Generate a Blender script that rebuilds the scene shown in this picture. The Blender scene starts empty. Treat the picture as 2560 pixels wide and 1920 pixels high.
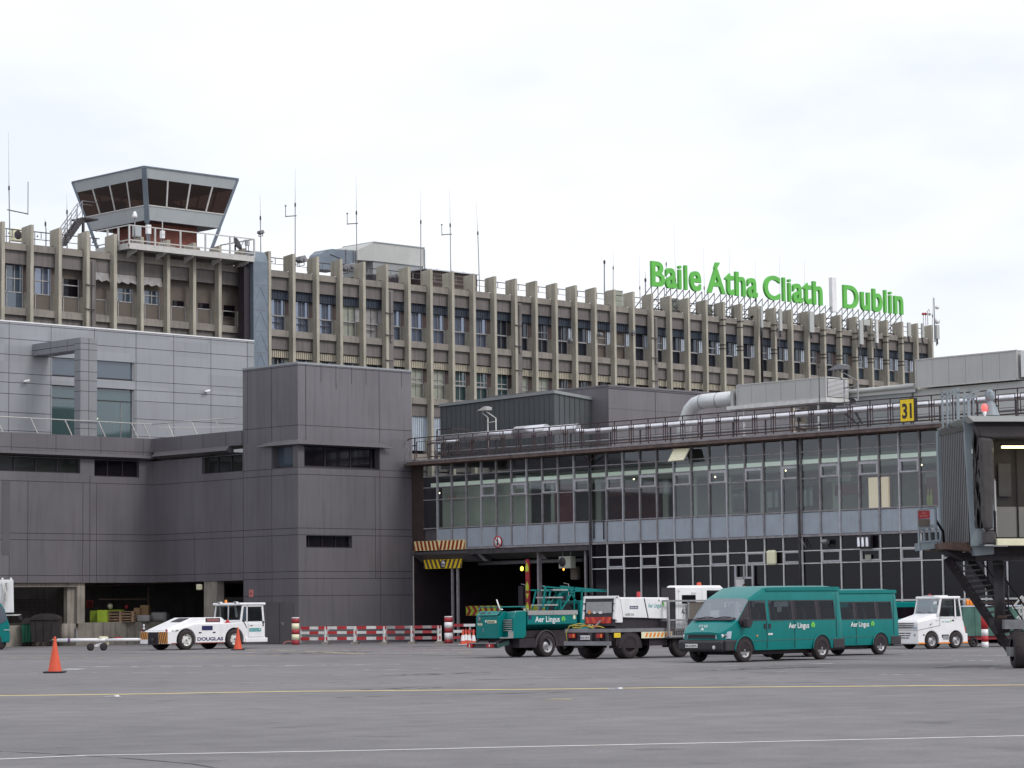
import bpy, bmesh, math, random
from mathutils import Vector, Matrix
R = math.radians
random.seed(7)
S = bpy.context.scene
COL = S.collection
# ------------------------------------------------------------------ camera
# world axes: +X runs away to the right along the office facade, +Y away to the left
AL, PI_, RO, FPX, EYE = 0.803716, 0.0868468, -0.01138513, 6480.33, 1.7
FW = Vector((math.cos(AL), math.sin(AL), 0)); RT = Vector((math.sin(AL), -math.cos(AL), 0))
CF = math.cos(PI_)*FW + math.sin(PI_)*Vector((0, 0, 1)); U0 = RT.cross(CF)
CR = math.cos(RO)*RT + math.sin(RO)*U0; CU = -math.sin(RO)*RT + math.cos(RO)*U0
CP = Vector((0, 0, EYE))
cd = bpy.data.cameras.new('camera'); cam = bpy.data.objects.new('camera', cd); COL.objects.link(cam)
m = Matrix((CR, CU, -CF)).transposed().to_4x4(); m.translation = CP; cam.matrix_world = m
cd.sensor_width = 36; cd.lens = FPX/2560*36; cd.clip_start = 0.5; cd.clip_end = 4000
S.camera = cam
def _ray(x, y): return CF + CR*((x-1280)/FPX) - CU*((y-960)/FPX)
def GP(x, y, z=0):            # surveyed ground point
    d = _ray(x, y); return CP + d*((z-CP.z)/d.z)
def XP(x, y, v):              # (Y, Z) on the wall plane X = v
    d = _ray(x, y); p = CP + d*(v/d.x); return p.y, p.z
def YP(x, y, v):              # (X, Z) on the wall plane Y = v
    d = _ray(x, y); p = CP + d*(v/d.y); return p.x, p.z
# ------------------------------------------------------------------ sky, sun, exposure
W = bpy.data.worlds.new('World'); S.world = W; W.use_nodes = True
nt = W.node_tree; nt.nodes.clear()
def wn(t): return nt.nodes.new(t)
out = wn('ShaderNodeOutputWorld'); bg = wn('ShaderNodeBackground')
sky = wn('ShaderNodeTexSky'); sky.sky_type = 'NISHITA'; sky.sun_disc = False
SUN_EL, SUN_AZ = R(42), R(-80)      # azimuth of the sun measured from +X (counter-clockwise)
sky.sun_elevation = SUN_EL; sky.sun_rotation = R(90)-SUN_AZ
tc = wn('ShaderNodeTexCoord'); mp = wn('ShaderNodeMapping'); mp.inputs['Scale'].default_value = (1, 1, 2.6)
nz = wn('ShaderNodeTexNoise'); nz.inputs['Scale'].default_value = 4.2; nz.inputs['Detail'].default_value = 5; nz.inputs['Roughness'].default_value = .5
mp.inputs['Location'].default_value = (1.9, .1, .35)
cr = wn('ShaderNodeValToRGB')
cr.color_ramp.elements[0].position = .38; cr.color_ramp.elements[0].color = (.82, .835, .885, 1)
cr.color_ramp.elements[1].position = .58; cr.color_ramp.elements[1].color = (.985, .985, 1.01, 1)
e = cr.color_ramp.elements.new(.47); e.color = (.92, .928, .96, 1)
sx = wn('ShaderNodeSeparateXYZ'); mr = wn('ShaderNodeMapRange')
mr.inputs['From Min'].default_value = .25; mr.inputs['From Max'].default_value = 1; mr.inputs['To Min'].default_value = 1.0; mr.inputs['To Max'].default_value = 1.35
mul = wn('ShaderNodeVectorMath'); mul.operation = 'SCALE'
sk = wn('ShaderNodeVectorMath'); sk.operation = 'SCALE'; sk.inputs['Scale'].default_value = .03
ad = wn('ShaderNodeVectorMath'); ad.operation = 'ADD'
L = nt.links.new
L(tc.outputs['Generated'], mp.inputs[0]); L(mp.outputs[0], nz.inputs['Vector']); L(nz.outputs['Fac'], cr.inputs[0])
L(tc.outputs['Generated'], sx.inputs[0]); L(sx.outputs['Z'], mr.inputs['Value'])
L(cr.outputs[0], mul.inputs[0]); L(mr.outputs[0], mul.inputs['Scale'])
L(sky.outputs[0], sk.inputs[0]); L(mul.outputs[0], ad.inputs[0]); L(sk.outputs[0], ad.inputs[1])
L(ad.outputs[0], bg.inputs[0]); bg.inputs[1].default_value = .97; L(bg.outputs[0], out.inputs[0])
sd = bpy.data.lights.new('sun', 'SUN'); sd.energy = 1.5; sd.angle = R(18); sd.color = (1, .96, .9)
so = bpy.data.objects.new('sun', sd); COL.objects.link(so)
sv = Vector((math.cos(SUN_EL)*math.cos(SUN_AZ), math.cos(SUN_EL)*math.sin(SUN_AZ), math.sin(SUN_EL)))
so.rotation_euler = sv.to_track_quat('Z', 'Y').to_euler()
S.view_settings.view_transform = 'Standard'; S.view_settings.look = 'None'; S.view_settings.exposure = 0; S.view_settings.gamma = 1
S.render.engine = 'CYCLES'
# ------------------------------------------------------------------ helpers
def W_(o):
    v = Vector((0, 0, 0))
    while o: v += o.location; o = o.parent
    return v
UNIT = [1.0, 0.0]            # metres per survey unit and datum height; the office survey uses 1.13 m units
def U_(v): return Vector(v)*UNIT[0]+Vector((0, 0, UNIT[1]))
def tag(o, label=None, cat=None, group=None, kind=None):
    for k, v in (('label', label), ('category', cat), ('group', group), ('kind', kind)):
        if v: o[k] = v
    return o
def thing(name, label, cat, loc=(0, 0, 0), group=None):
    o = bpy.data.objects.new(name, None); COL.objects.link(o); o.location = U_(loc); o.empty_display_size = .2
    return tag(o, label, cat, group)
def copy_tree(o, parent=None):
    c = o.copy(); COL.objects.link(c)
    if parent: c.parent = parent
    for ch in [q for q in list(bpy.data.objects) if q.parent == o]: copy_tree(ch, c)
    return c
class MB:
    def __init__(s): s.v = []; s.f = []; s.m = []; s.s = []; s.mats = []
    def mi(s, mt):
        if mt not in s.mats: s.mats.append(mt)
        return s.mats.index(mt)
    def add(s, vs, fs, mt, smooth=False):
        b = len(s.v); s.v += [Vector(v) for v in vs]; k = s.mi(mt)
        for f in fs: s.f.append([b+i for i in f]); s.m.append(k); s.s.append(smooth)
        return s
    def box(s, x0, x1, y0, y1, z0, z1, mt):
        x0, x1 = sorted((x0, x1)); y0, y1 = sorted((y0, y1)); z0, z1 = sorted((z0, z1))
        return s.add([(x0, y0, z0), (x1, y0, z0), (x1, y1, z0), (x0, y1, z0), (x0, y0, z1), (x1, y0, z1), (x1, y1, z1), (x0, y1, z1)],
                     [(0, 3, 2, 1), (4, 5, 6, 7), (0, 1, 5, 4), (1, 2, 6, 5), (2, 3, 7, 6), (3, 0, 4, 7)], mt)
    def quad(s, a, b, c, d, mt): return s.add([a, b, c, d], [(0, 1, 2, 3)], mt)
    def prism(s, pts, ax, a, b, mt):     # pts: 2D polygon in the two other axes (order x,y,z without ax)
        def P(p, t):
            return {'X': (t, p[0], p[1]), 'Y': (p[0], t, p[1]), 'Z': (p[0], p[1], t)}[ax]
        n = len(pts); vs = [P(p, a) for p in pts]+[P(p, b) for p in pts]
        ar = sum(pts[i][0]*pts[(i+1) % n][1]-pts[(i+1) % n][0]*pts[i][1] for i in range(n))
        fl = (ar > 0) ^ (ax == 'Y') ^ (b < a)
        fs = [tuple(range(n))[::-1] if fl else tuple(range(n)), tuple(range(n, 2*n)) if fl else tuple(range(n, 2*n))[::-1]]
        for i in range(n):
            j = (i+1) % n; fs.append((i, j, n+j, n+i) if fl else (j, i, n+i, n+j))
        return s.add(vs, fs, mt)
    def tube(s, pts, r, mt, n=8, r2=None, smooth=True):
        pts = [Vector(p) for p in pts]; vs = []; N = len(pts)
        up = None
        for i, p in enumerate(pts):
            d = (pts[min(i+1, N-1)]-pts[max(i-1, 0)]).normalized()
            if up is None or abs(d.dot(up)) > .97: up = Vector((0, 0, 1)) if abs(d.z) < .9 else Vector((1, 0, 0))
            a = d.cross(up).normalized(); b = a.cross(d).normalized(); up = b
            rr = r if r2 is None else r+(r2-r)*i/(N-1)
            for k in range(n):
                t = 2*math.pi*k/n; vs.append(p+a*math.cos(t)*rr+b*math.sin(t)*rr)
        fs = []
        for i in range(N-1):
            for k in range(n):
                k2 = (k+1) % n; fs.append((i*n+k, (i+1)*n+k, (i+1)*n+k2, i*n+k2))
        s.add(vs, fs, mt, smooth)
        b = len(s.v)-len(vs); k = s.mi(mt)
        s.f.append([b+i for i in range(n)]); s.m.append(k); s.s.append(False)
        s.f.append([b+(N-1)*n+i for i in range(n)][::-1]); s.m.append(k); s.s.append(False)
        return s
    def bar(s, p0, p1, w, h, mt):         # rectangular bar, w sideways, h upwards
        p0 = Vector(p0); p1 = Vector(p1); d = (p1-p0).normalized()
        up = Vector((0, 0, 1)) if abs(d.z) < .95 else Vector((0, 1, 0))
        a = d.cross(up).normalized()*w/2; b = a.cross(d).normalized()*h/2
        vs = [p+q for p in (p0, p1) for q in (-a-b, a-b, a+b, -a+b)]
        return s.add(vs, [(0, 1, 2, 3), (7, 6, 5, 4), (0, 4, 5, 1), (1, 5, 6, 2), (2, 6, 7, 3), (3, 7, 4, 0)], mt)
    def lathe(s, prof, c, ax, mt, n=24, smooth=True):   # prof [(r, t)] along axis ax from centre c
        c = Vector(c); e = {'X': (Vector((0, 1, 0)), Vector((0, 0, 1)), Vector((1, 0, 0))), 'Y': (Vector((1, 0, 0)), Vector((0, 0, 1)), Vector((0, 1, 0))),
             'Z': (Vector((1, 0, 0)), Vector((0, 1, 0)), Vector((0, 0, 1)))}[ax]
        vs = []
        for r, t in prof:
            for k in range(n):
                a = 2*math.pi*k/n; vs.append(c+e[0]*math.cos(a)*r+e[1]*math.sin(a)*r+e[2]*t)
        fs = []
        for i in range(len(prof)-1):
            for k in range(n):
                k2 = (k+1) % n; fs.append((i*n+k, i*n+k2, (i+1)*n+k2, (i+1)*n+k))
        return s.add(vs, fs, mt, smooth)
    def build(s, name, parent=None, bevel=0, seg=2, label=None, recalc=True):
        o_ = W_(parent); me = bpy.data.meshes.new(name)
        me.from_pydata([U_(v)-o_ for v in s.v], [], s.f)
        for mt in s.mats: me.materials.append(mt)
        me.polygons.foreach_set('material_index', s.m); me.polygons.foreach_set('use_smooth', s.s)
        if recalc:
            bm = bmesh.new(); bm.from_mesh(me); bmesh.ops.recalc_face_normals(bm, faces=bm.faces); bm.to_mesh(me); bm.free()
        me.update()
        o = bpy.data.objects.new(name, me); COL.objects.link(o)
        if parent: o.parent = parent
        if bevel:
            b = o.modifiers.new('bevel', 'BEVEL'); b.width = bevel; b.segments = seg; b.limit_method = 'ANGLE'; b.angle_limit = R(40)
        if label: o['label'] = label
        return o
def smooth(o, ang=38):       # weld the sheet and shade it round except at sharp edges
    bm = bmesh.new(); bm.from_mesh(o.data); bmesh.ops.remove_doubles(bm, verts=bm.verts, dist=1e-4); bmesh.ops.recalc_face_normals(bm, faces=bm.faces); bm.to_mesh(o.data); bm.free()
    for p in o.data.polygons: p.use_smooth = True
    o.data.set_sharp_from_angle(angle=R(ang)); return o
def wall(mb, ax, pos, u0, u1, z0, z1, holes, mt, depth=.2, rev=None, jt=None, side=1):
    """wall sheet in the plane ax=pos with holes (u0,u1,z0,z1) and reveals going inward (+ax)"""
    rev = rev or mt
    us = sorted({u0, u1, *[h[i] for h in holes for i in (0, 1) if u0 < h[i] < u1]}); zs = sorted({z0, z1, *[h[i] for h in holes for i in (2, 3) if z0 < h[i] < z1]})
    P = (lambda u, z, d=0: (pos+d, u, z)) if ax == 'X' else (lambda u, z, d=0: (u, pos+d, z))
    for i in range(len(us)-1):
        for j in range(len(zs)-1):
            cu = (us[i]+us[i+1])/2; cz = (zs[j]+zs[j+1])/2
            if any(h[0] < cu < h[1] and h[2] < cz < h[3] for h in holes): continue
            mb.quad(P(us[i], zs[j]), P(us[i+1], zs[j]), P(us[i+1], zs[j+1]), P(us[i], zs[j+1]), mt)
    for h in holes:
        a, b, c, d = h[:4]; D = depth*side
        mb.quad(P(a, c), P(a, d), P(a, d, D), P(a, c, D), rev); mb.quad(P(b, c), P(b, c, D), P(b, d, D), P(b, d), rev)
        mb.quad(P(a, c), P(a, c, D), P(b, c, D), P(b, c), rev); mb.quad(P(a, d), P(b, d), P(b, d, D), P(a, d, D), rev)
def text(name, s, mt, parent, org, size, face='-Y', ext=.004, sx=1.0, bold=0.0, fit=None, align='LEFT', fith=None, shear=0):
    cu = bpy.data.curves.new(name, 'FONT'); cu.body = s; cu.size = 1; cu.extrude = 0; cu.offset = bold; cu.shear = shear
    cu.align_x = align; cu.resolution_u = 6
    to = bpy.data.objects.new(name, cu); COL.objects.link(to)
    bpy.context.view_layer.update(); cu.extrude = ext/size
    dg = bpy.context.evaluated_depsgraph_get()
    me = bpy.data.meshes.new_from_object(to.evaluated_get(dg))
    bpy.data.objects.remove(to); bpy.data.curves.remove(cu)
    xs = [v.co.x for v in me.vertices]; x0, x1 = min(xs), max(xs); ys = [v.co.y for v in me.vertices]
    kx = size*sx; ky = size
    if fith: ky = fith/(max(ys)-min(ys))
    if fit: kx = fit/(x1-x0)
    r = {'-Y': Vector((1, 0, 0)), '-X': Vector((0, -1, 0)), 'UP': Vector((1, 0, 0))}[face]
    n = {'-Y': Vector((0, -1, 0)), '-X': Vector((-1, 0, 0)), 'UP': Vector((0, 0, 1))}[face]; up = n.cross(r)
    o_ = U_(org)-W_(parent); kx *= UNIT[0]; ky *= UNIT[0]
    for v in me.vertices:
        c = v.co.copy(); xx = (c.x-(x0 if align == 'LEFT' else 0))*kx
        v.co = o_+r*xx+up*(c.y*ky)+n*(c.z*size)
    me.materials.clear(); me.materials.append(mt)
    for p in me.polygons: p.material_index = 0; p.use_smooth = False
    me.name = name; o = bpy.data.objects.new(name, me); COL.objects.link(o); o.parent = parent
    return o
# ------------------------------------------------------------------ materials
def pm(name, col, rough=.6, metal=0, var=.12, scale=1.5, bump=0, bscale=30, streak=0, spec=.4, dirt=None, emit=None, fine=0, cell=None):
    mt = bpy.data.materials.new(name); mt.use_nodes = True; t = mt.node_tree; b = t.nodes['Principled BSDF']
    b.inputs['Roughness'].default_value = rough; b.inputs['Metallic'].default_value = metal
    b.inputs['Specular IOR Level'].default_value = spec
    c = (*col, 1)
    if emit:
        b.inputs['Base Color'].default_value = c
        b.inputs['Emission Color'].default_value = (*emit[0], 1); b.inputs['Emission Strength'].default_value = emit[1]; return mt
    g = t.nodes.new('ShaderNodeNewGeometry'); n = t.nodes.new('ShaderNodeTexNoise'); n.inputs['Scale'].default_value = scale; n.inputs['Detail'].default_value = 4
    t.links.new(g.outputs['Position'], n.inputs['Vector'])
    mx = t.nodes.new('ShaderNodeMix'); mx.data_type = 'RGBA'
    mx.inputs['A'].default_value = (*[k*(1-var) for k in col], 1); mx.inputs['B'].default_value = (*[min(1, k*(1+var)) for k in col], 1)
    mrn = t.nodes.new('ShaderNodeMapRange'); mrn.inputs['From Min'].default_value = .3; mrn.inputs['From Max'].default_value = .7
    t.links.new(n.outputs['Fac'], mrn.inputs['Value']); t.links.new(mrn.outputs[0], mx.inputs['Factor'])
    last = mx.outputs['Result']
    if cell:                 # each cladding sheet a shade of its own
        cv = t.nodes.new('ShaderNodeVectorMath'); cv.operation = 'SNAP'; cv.inputs[1].default_value = cell; t.links.new(g.outputs['Position'], cv.inputs[0])
        wv = t.nodes.new('ShaderNodeTexWhiteNoise'); t.links.new(cv.outputs[0], wv.inputs['Vector'])
        rv = t.nodes.new('ShaderNodeMapRange'); rv.inputs['To Min'].default_value = .94; rv.inputs['To Max'].default_value = 1.06; t.links.new(wv.outputs['Value'], rv.inputs['Value'])
        sv_ = t.nodes.new('ShaderNodeVectorMath'); sv_.operation = 'SCALE'; t.links.new(last, sv_.inputs[0]); t.links.new(rv.outputs[0], sv_.inputs['Scale']); last = sv_.outputs[0]
    if fine:
        n3 = t.nodes.new('ShaderNodeTexNoise'); n3.inputs['Scale'].default_value = 28; n3.inputs['Detail'].default_value = 3
        t.links.new(g.outputs['Position'], n3.inputs['Vector'])
        r3 = t.nodes.new('ShaderNodeMapRange'); r3.inputs['From Min'].default_value = .35; r3.inputs['From Max'].default_value = .65; r3.inputs['To Min'].default_value = 1-fine; r3.inputs['To Max'].default_value = 1+fine
        t.links.new(n3.outputs['Fac'], r3.inputs['Value'])
        v3 = t.nodes.new('ShaderNodeVectorMath'); v3.operation = 'SCALE'; t.links.new(last, v3.inputs[0]); t.links.new(r3.outputs[0], v3.inputs['Scale']); last = v3.outputs[0]
    if streak:
        mpp = t.nodes.new('ShaderNodeMapping'); mpp.inputs['Scale'].default_value = (5, 5, .35); t.links.new(g.outputs['Position'], mpp.inputs[0])
        n2 = t.nodes.new('ShaderNodeTexNoise'); n2.inputs['Scale'].default_value = 1; n2.inputs['Detail'].default_value = 4
        t.links.new(mpp.outputs[0], n2.inputs['Vector'])
        r2 = t.nodes.new('ShaderNodeMapRange'); r2.inputs['From Min'].default_value = .5; r2.inputs['From Max'].default_value = .72; r2.inputs['To Max'].default_value = streak
        t.links.new(n2.outputs['Fac'], r2.inputs['Value'])
        m2 = t.nodes.new('ShaderNodeMix'); m2.data_type = 'RGBA'; t.links.new(r2.outputs[0], m2.inputs['Factor']); t.links.new(last, m2.inputs['A'])
        dc = dirt or tuple(k*.45 for k in col); m2.inputs['B'].default_value = (*dc, 1); last = m2.outputs['Result']
    t.links.new(last, b.inputs['Base Color'])
    if bump:
        n4 = t.nodes.new('ShaderNodeTexNoise'); n4.inputs['Scale'].default_value = bscale; t.links.new(g.outputs['Position'], n4.inputs['Vector'])
        bp = t.nodes.new('ShaderNodeBump'); bp.inputs['Strength'].default_value = bump; bp.inputs['Distance'].default_value = .02
        t.links.new(n4.outputs['Fac'], bp.inputs['Height']); t.links.new(bp.outputs[0], b.inputs['Normal'])
    return mt
def glass(name, tint=(.6, .7, .68), thru=.5, body=(.02, .022, .025), rough=.05, gloss=.12, gcol=(.8, .85, .95)):
    mt = bpy.data.materials.new(name); mt.use_nodes = True; t = mt.node_tree; t.nodes.clear()
    o = t.nodes.new('ShaderNodeOutputMaterial'); d = t.nodes.new('ShaderNodeBsdfDiffuse'); d.inputs[0].default_value = (*body, 1)
    tr = t.nodes.new('ShaderNodeBsdfTransparent'); tr.inputs[0].default_value = (*tint, 1)
    gl = t.nodes.new('ShaderNodeBsdfGlossy'); gl.inputs['Roughness'].default_value = rough; gl.inputs[0].default_value = (*gcol, 1)
    m1 = t.nodes.new('ShaderNodeMixShader'); m1.inputs[0].default_value = thru; m2 = t.nodes.new('ShaderNodeMixShader')
    lw = t.nodes.new('ShaderNodeLayerWeight'); lw.inputs[0].default_value = .35
    mrn = t.nodes.new('ShaderNodeMapRange'); mrn.inputs['To Min'].default_value = gloss*.7; mrn.inputs['To Max'].default_value = min(1, gloss*2.6+.05)
    t.links.new(lw.outputs['Facing'], mrn.inputs['Value']); t.links.new(mrn.outputs[0], m2.inputs[0])
    t.links.new(d.outputs[0], m1.inputs[1]); t.links.new(tr.outputs[0], m1.inputs[2]); t.links.new(m1.outputs[0], m2.inputs[1]); t.links.new(gl.outputs[0], m2.inputs[2])
    t.links.new(m2.outputs[0], o.inputs[0]); return mt
M = dict(
 conc=pm('concrete', (.245, .222, .202), .9, var=.16, scale=.8, streak=.55, bump=.15, fine=.1),
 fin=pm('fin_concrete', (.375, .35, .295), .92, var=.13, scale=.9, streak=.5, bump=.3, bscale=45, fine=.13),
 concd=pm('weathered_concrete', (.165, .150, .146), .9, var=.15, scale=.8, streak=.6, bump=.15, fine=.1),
 dock=pm('dock_concrete', (.26, .235, .205), .9, var=.2, scale=1.2, streak=.7, bump=.2, fine=.1),
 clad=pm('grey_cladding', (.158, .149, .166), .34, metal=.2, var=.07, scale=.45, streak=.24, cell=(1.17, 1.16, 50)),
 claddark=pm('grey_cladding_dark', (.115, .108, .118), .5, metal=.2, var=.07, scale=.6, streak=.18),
 portal=pm('portal_cladding', (.235, .245, .265), .42, metal=.12, var=.05, scale=.5, streak=.15),
 guard=pm('dull_window_frame', (.33, .32, .325), .6, var=.15, scale=4),
 clear=pm('clearance_cream', (.80, .66, .33), .5, var=.06, scale=4),
 clearred=pm('clearance_red', (.26, .035, .02), .5, var=.12, scale=4),
 cladl=pm('light_grey_cladding', (.285, .300, .325), .42, metal=.12, var=.04, scale=.4, streak=.12, cell=(2.9, 50, .95)),
 joint=pm('joint_black', (.02, .018, .025), .8, var=.1),
 roofdark=pm('dark_seam_cladding', (.085, .095, .103), .5, metal=.1, var=.1, scale=.6),
 ahu=pm('galvanised_panel', (.42, .43, .42), .5, metal=.1, var=.05, scale=.8, streak=.1),
 ahud=pm('galvanised_panel_dull', (.27, .29, .30), .5, metal=.2, var=.08, scale=1.2),
 silver=pm('silver_lagging', (.62, .62, .66), .28, metal=.85, var=.08, scale=3),
 white=pm('white_paint', (.76, .76, .78), .35, var=.05, scale=2, spec=.5, streak=.12, dirt=(.40, .38, .36)),
 whited=pm('worn_white_paint', (.62, .62, .62), .5, var=.12, scale=3, streak=.25),
 alu=pm('aluminium_frame', (.42, .42, .45), .5, metal=.2, var=.12, scale=4, streak=.25),
 alud=pm('weathered_frame', (.25, .235, .25), .6, var=.2, scale=4, streak=.35),
 rail=pm('rusty_brown_rail', (.06, .038, .042), .8, var=.4, scale=6),
 canopy=pm('canopy_edge', (.13, .095, .085), .85, var=.25, scale=2, streak=.5),
 canopyb=pm('canopy_brown', (.10, .062, .05), .8, var=.25, scale=2.5, streak=.4),
 blue=pm('pale_blue_panel', (.31, .35, .405), .45, var=.06, scale=1.5, streak=.15),
 teal=pm('teal_paint', (.002, .165, .162), .33, var=.07, scale=1.4, spec=.22, streak=.14),
 teald=pm('teal_paint_dull', (.055, .135, .11), .5, var=.2, scale=2.5, streak=.35),
 tealhood=pm('teal_blind', (.035, .048, .07), .7, var=.15, scale=4),
 corr=pm('cream_corrugated', (.42, .385, .31), .7, var=.12, scale=3, streak=.3),
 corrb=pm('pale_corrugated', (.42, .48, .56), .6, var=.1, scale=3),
 black=pm('black_rubber', (.018, .013, .018), .75, var=.25, scale=5),
 tyre=pm('tyre_rubber', (.03, .024, .026), .85, var=.25, scale=9),
 chassis=pm('dark_chassis', (.028, .021, .027), .7, var=.3, scale=5),
 trim=pm('black_trim', (.028, .022, .03), .5, var=.1, scale=4),
 bumper=pm('grey_plastic', (.030, .028, .033), .6, var=.08, scale=4),
 rim=pm('steel_rim', (.38, .38, .40), .5, metal=.4, var=.12, scale=9),
 rimw=pm('white_rim', (.6, .6, .58), .5, var=.15, scale=9),
 brick=pm('red_brick', (.17, .06, .045), .85, var=.2, scale=3, fine=.15),
 cabp=pm('cab_panel', (.37, .40, .42), .45, var=.04, scale=1, streak=.08),
 duct=pm('zinc_duct', (.165, .20, .245), .45, metal=.25, var=.12, scale=2),
 steel=pm('grey_steel', (.22, .22, .24), .5, metal=.3, var=.15, scale=4),
 steeld=pm('dark_steel', (.06, .055, .06), .6, metal=.2, var=.25, scale=4),
 railw=pm('pale_railing', (.48, .47, .46), .6, var=.1, scale=4),
 red=pm('signal_red', (.42, .025, .03), .5, var=.12, scale=4),
 redd=pm('worn_red', (.30, .03, .04), .6, var=.25, scale=3),
 orange=pm('orange_cone', (.60, .085, .04), .6, var=.08, scale=4),
 yellow=pm('yellow_paint', (.72, .52, .03), .55, var=.08, scale=4),
 ysign=pm('yellow_board', (.82, .58, .02), .5, var=.04, scale=4),
 cream=pm('cream_board', (.75, .72, .52), .5, var=.06, scale=4),
 lime=pm('lime_board', (.42, .50, .05), .6, var=.12, scale=4),
 orangey=pm('tug_orange', (.70, .28, .03), .5, var=.08),
 amber=pm('amber_lens', (.8, .25, .03), .3, var=.05),
 redl=pm('red_lens', (.35, .015, .02), .25, var=.1),
 green=pm('sign_green', (.115, .46, .07), .45, var=.08, scale=1.2),
 shamrock=pm('logo_green', (.16, .52, .07), .5, var=.05),
 navy=pm('navy_print', (.02, .02, .09), .5, var=.05),
 tealprint=pm('teal_print', (.02, .28, .30), .5, var=.05),
 bin_=pm('black_bin', (.03, .026, .026), .5, var=.25, scale=3),
 bing=pm('green_bin', (.02, .14, .085), .5, var=.2, scale=3),
 wood=pm('pallet_wood', (.36, .24, .16), .8, var=.2, scale=6),
 card=pm('cardboard', (.30, .19, .10), .85, var=.15, scale=3),
 sheet=pm('clear_wrap', (.28, .27, .27), .35, var=.15, scale=4),
 mesh=pm('mesh_steel', (.30, .30, .31), .5, metal=.3, var=.1, scale=8),
 canvas=pm('grey_canvas', (.06, .055, .056), .75, var=.15, scale=2, bump=.7, bscale=5),
 jbsteel=pm('bridge_blue_grey', (.23, .27, .30), .45, var=.08, scale=1, streak=.2),
 jbdark=pm('bridge_shutter', (.17, .17, .18), .5, metal=.2, var=.1, scale=3),
 jbin=pm('bridge_interior', (.13, .12, .13), .6, var=.08, scale=1.5),
 jbwall=pm('bridge_kickplate', (.60, .60, .60), .5, var=.03),
 tread=pm('tread_plate', (.38, .38, .38), .4, metal=.5, var=.2, scale=14),
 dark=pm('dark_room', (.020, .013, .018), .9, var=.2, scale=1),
 inwall=pm('interior_wall', (.40, .43, .38), .8, var=.12, scale=.7),
 inpale=pm('interior_pale', (.50, .56, .50), .7, var=.08, scale=.7),
 inred=pm('interior_red', (.16, .04, .045), .8, var=.3, scale=1.2),
 ceil=pm('interior_ceiling', (.10, .11, .105), .8, var=.2, scale=.9),
 curtain=pm('window_curtain', (.30, .32, .27), .8, var=.15, scale=2),
 brown=pm('brown_infill', (.05, .032, .03), .6, var=.15, scale=2),
 beige=pm('beige_infill', (.125, .105, .092), .8, var=.1, scale=1.5, streak=.2),
 hose=pm('yellow_hose', (.45, .38, .06), .5, var=.15, scale=8),
 skin=pm('skin', (.42, .22, .15), .6, var=.05), hair=pm('dark_hair', (.02, .013, .01), .7, var=.2), cloth=pm('dark_clothing', (.03, .03, .045), .8, var=.2),
 pink=pm('faded_sign', (.55, .2, .18), .6, var=.1),
 lampon=pm('lit_tube', (1, 1, 1), .5, emit=((1, .83, .45), 9.0)),
 lampw=pm('lit_downlight', (1, 1, 1), .5, emit=((1, .82, .5), 6.0)),
 glowedge=pm('glowing_ceiling_edge', (1, 1, 1), .5, emit=((.62, .78, .64), .32)),  # glow added to a pale painted ceiling edge, not a lamp
 lampposter=pm('lit_poster', (1, 1, 1), .5, emit=((.75, .52, .27), .5)),
 lampy=pm('lit_amber', (1, .8, .2), .5, emit=((1, .72, .05), 5.0)),
 lampr=pm('lit_red', (1, .2, .2), .5, emit=((1, .04, .03), 1.6)),
 lampo=pm('lit_orange', (1, .4, .1), .5, emit=((1, .30, .04), 5.0)),
 g_term=glass('terminal_glass', (.80, .85, .81), .84, (.05, .055, .053), .03, .085),
 g_dark=glass('dark_glass', (.3, .3, .3), .0, (.008, .006, .009), .08, .02),
 g_low=glass('low_window_glass', (.3, .35, .3), .0, (.020, .022, .020), .06, .045),
 g_off=glass('office_glass', (.3, .35, .4), .0, (.022, .026, .036), .06, .07),
 g_blue=glass('blue_glass', (.3, .4, .45), .0, (.055, .075, .10), .05, .12),
 g_teal=glass('teal_glass', (.45, .62, .60), .25, (.055, .10, .105), .05, .12),
 g_cab=glass('bronze_glass', (.34, .25, .21), .42, (.022, .014, .014), .04, .04, (.9, .8, .7)),
 g_sky=glass('reflecting_glass', (.3, .3, .3), .0, (.10, .12, .17), .05, .22, (.7, .78, .95)),
 g_van=glass('van_glass', (.60, .66, .64), .70, (.004, .003, .005), .04, .018),
 g_ws=glass('windscreen_glass', (.62, .68, .66), .55, (.22, .24, .26), .05, .13),
)
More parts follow.
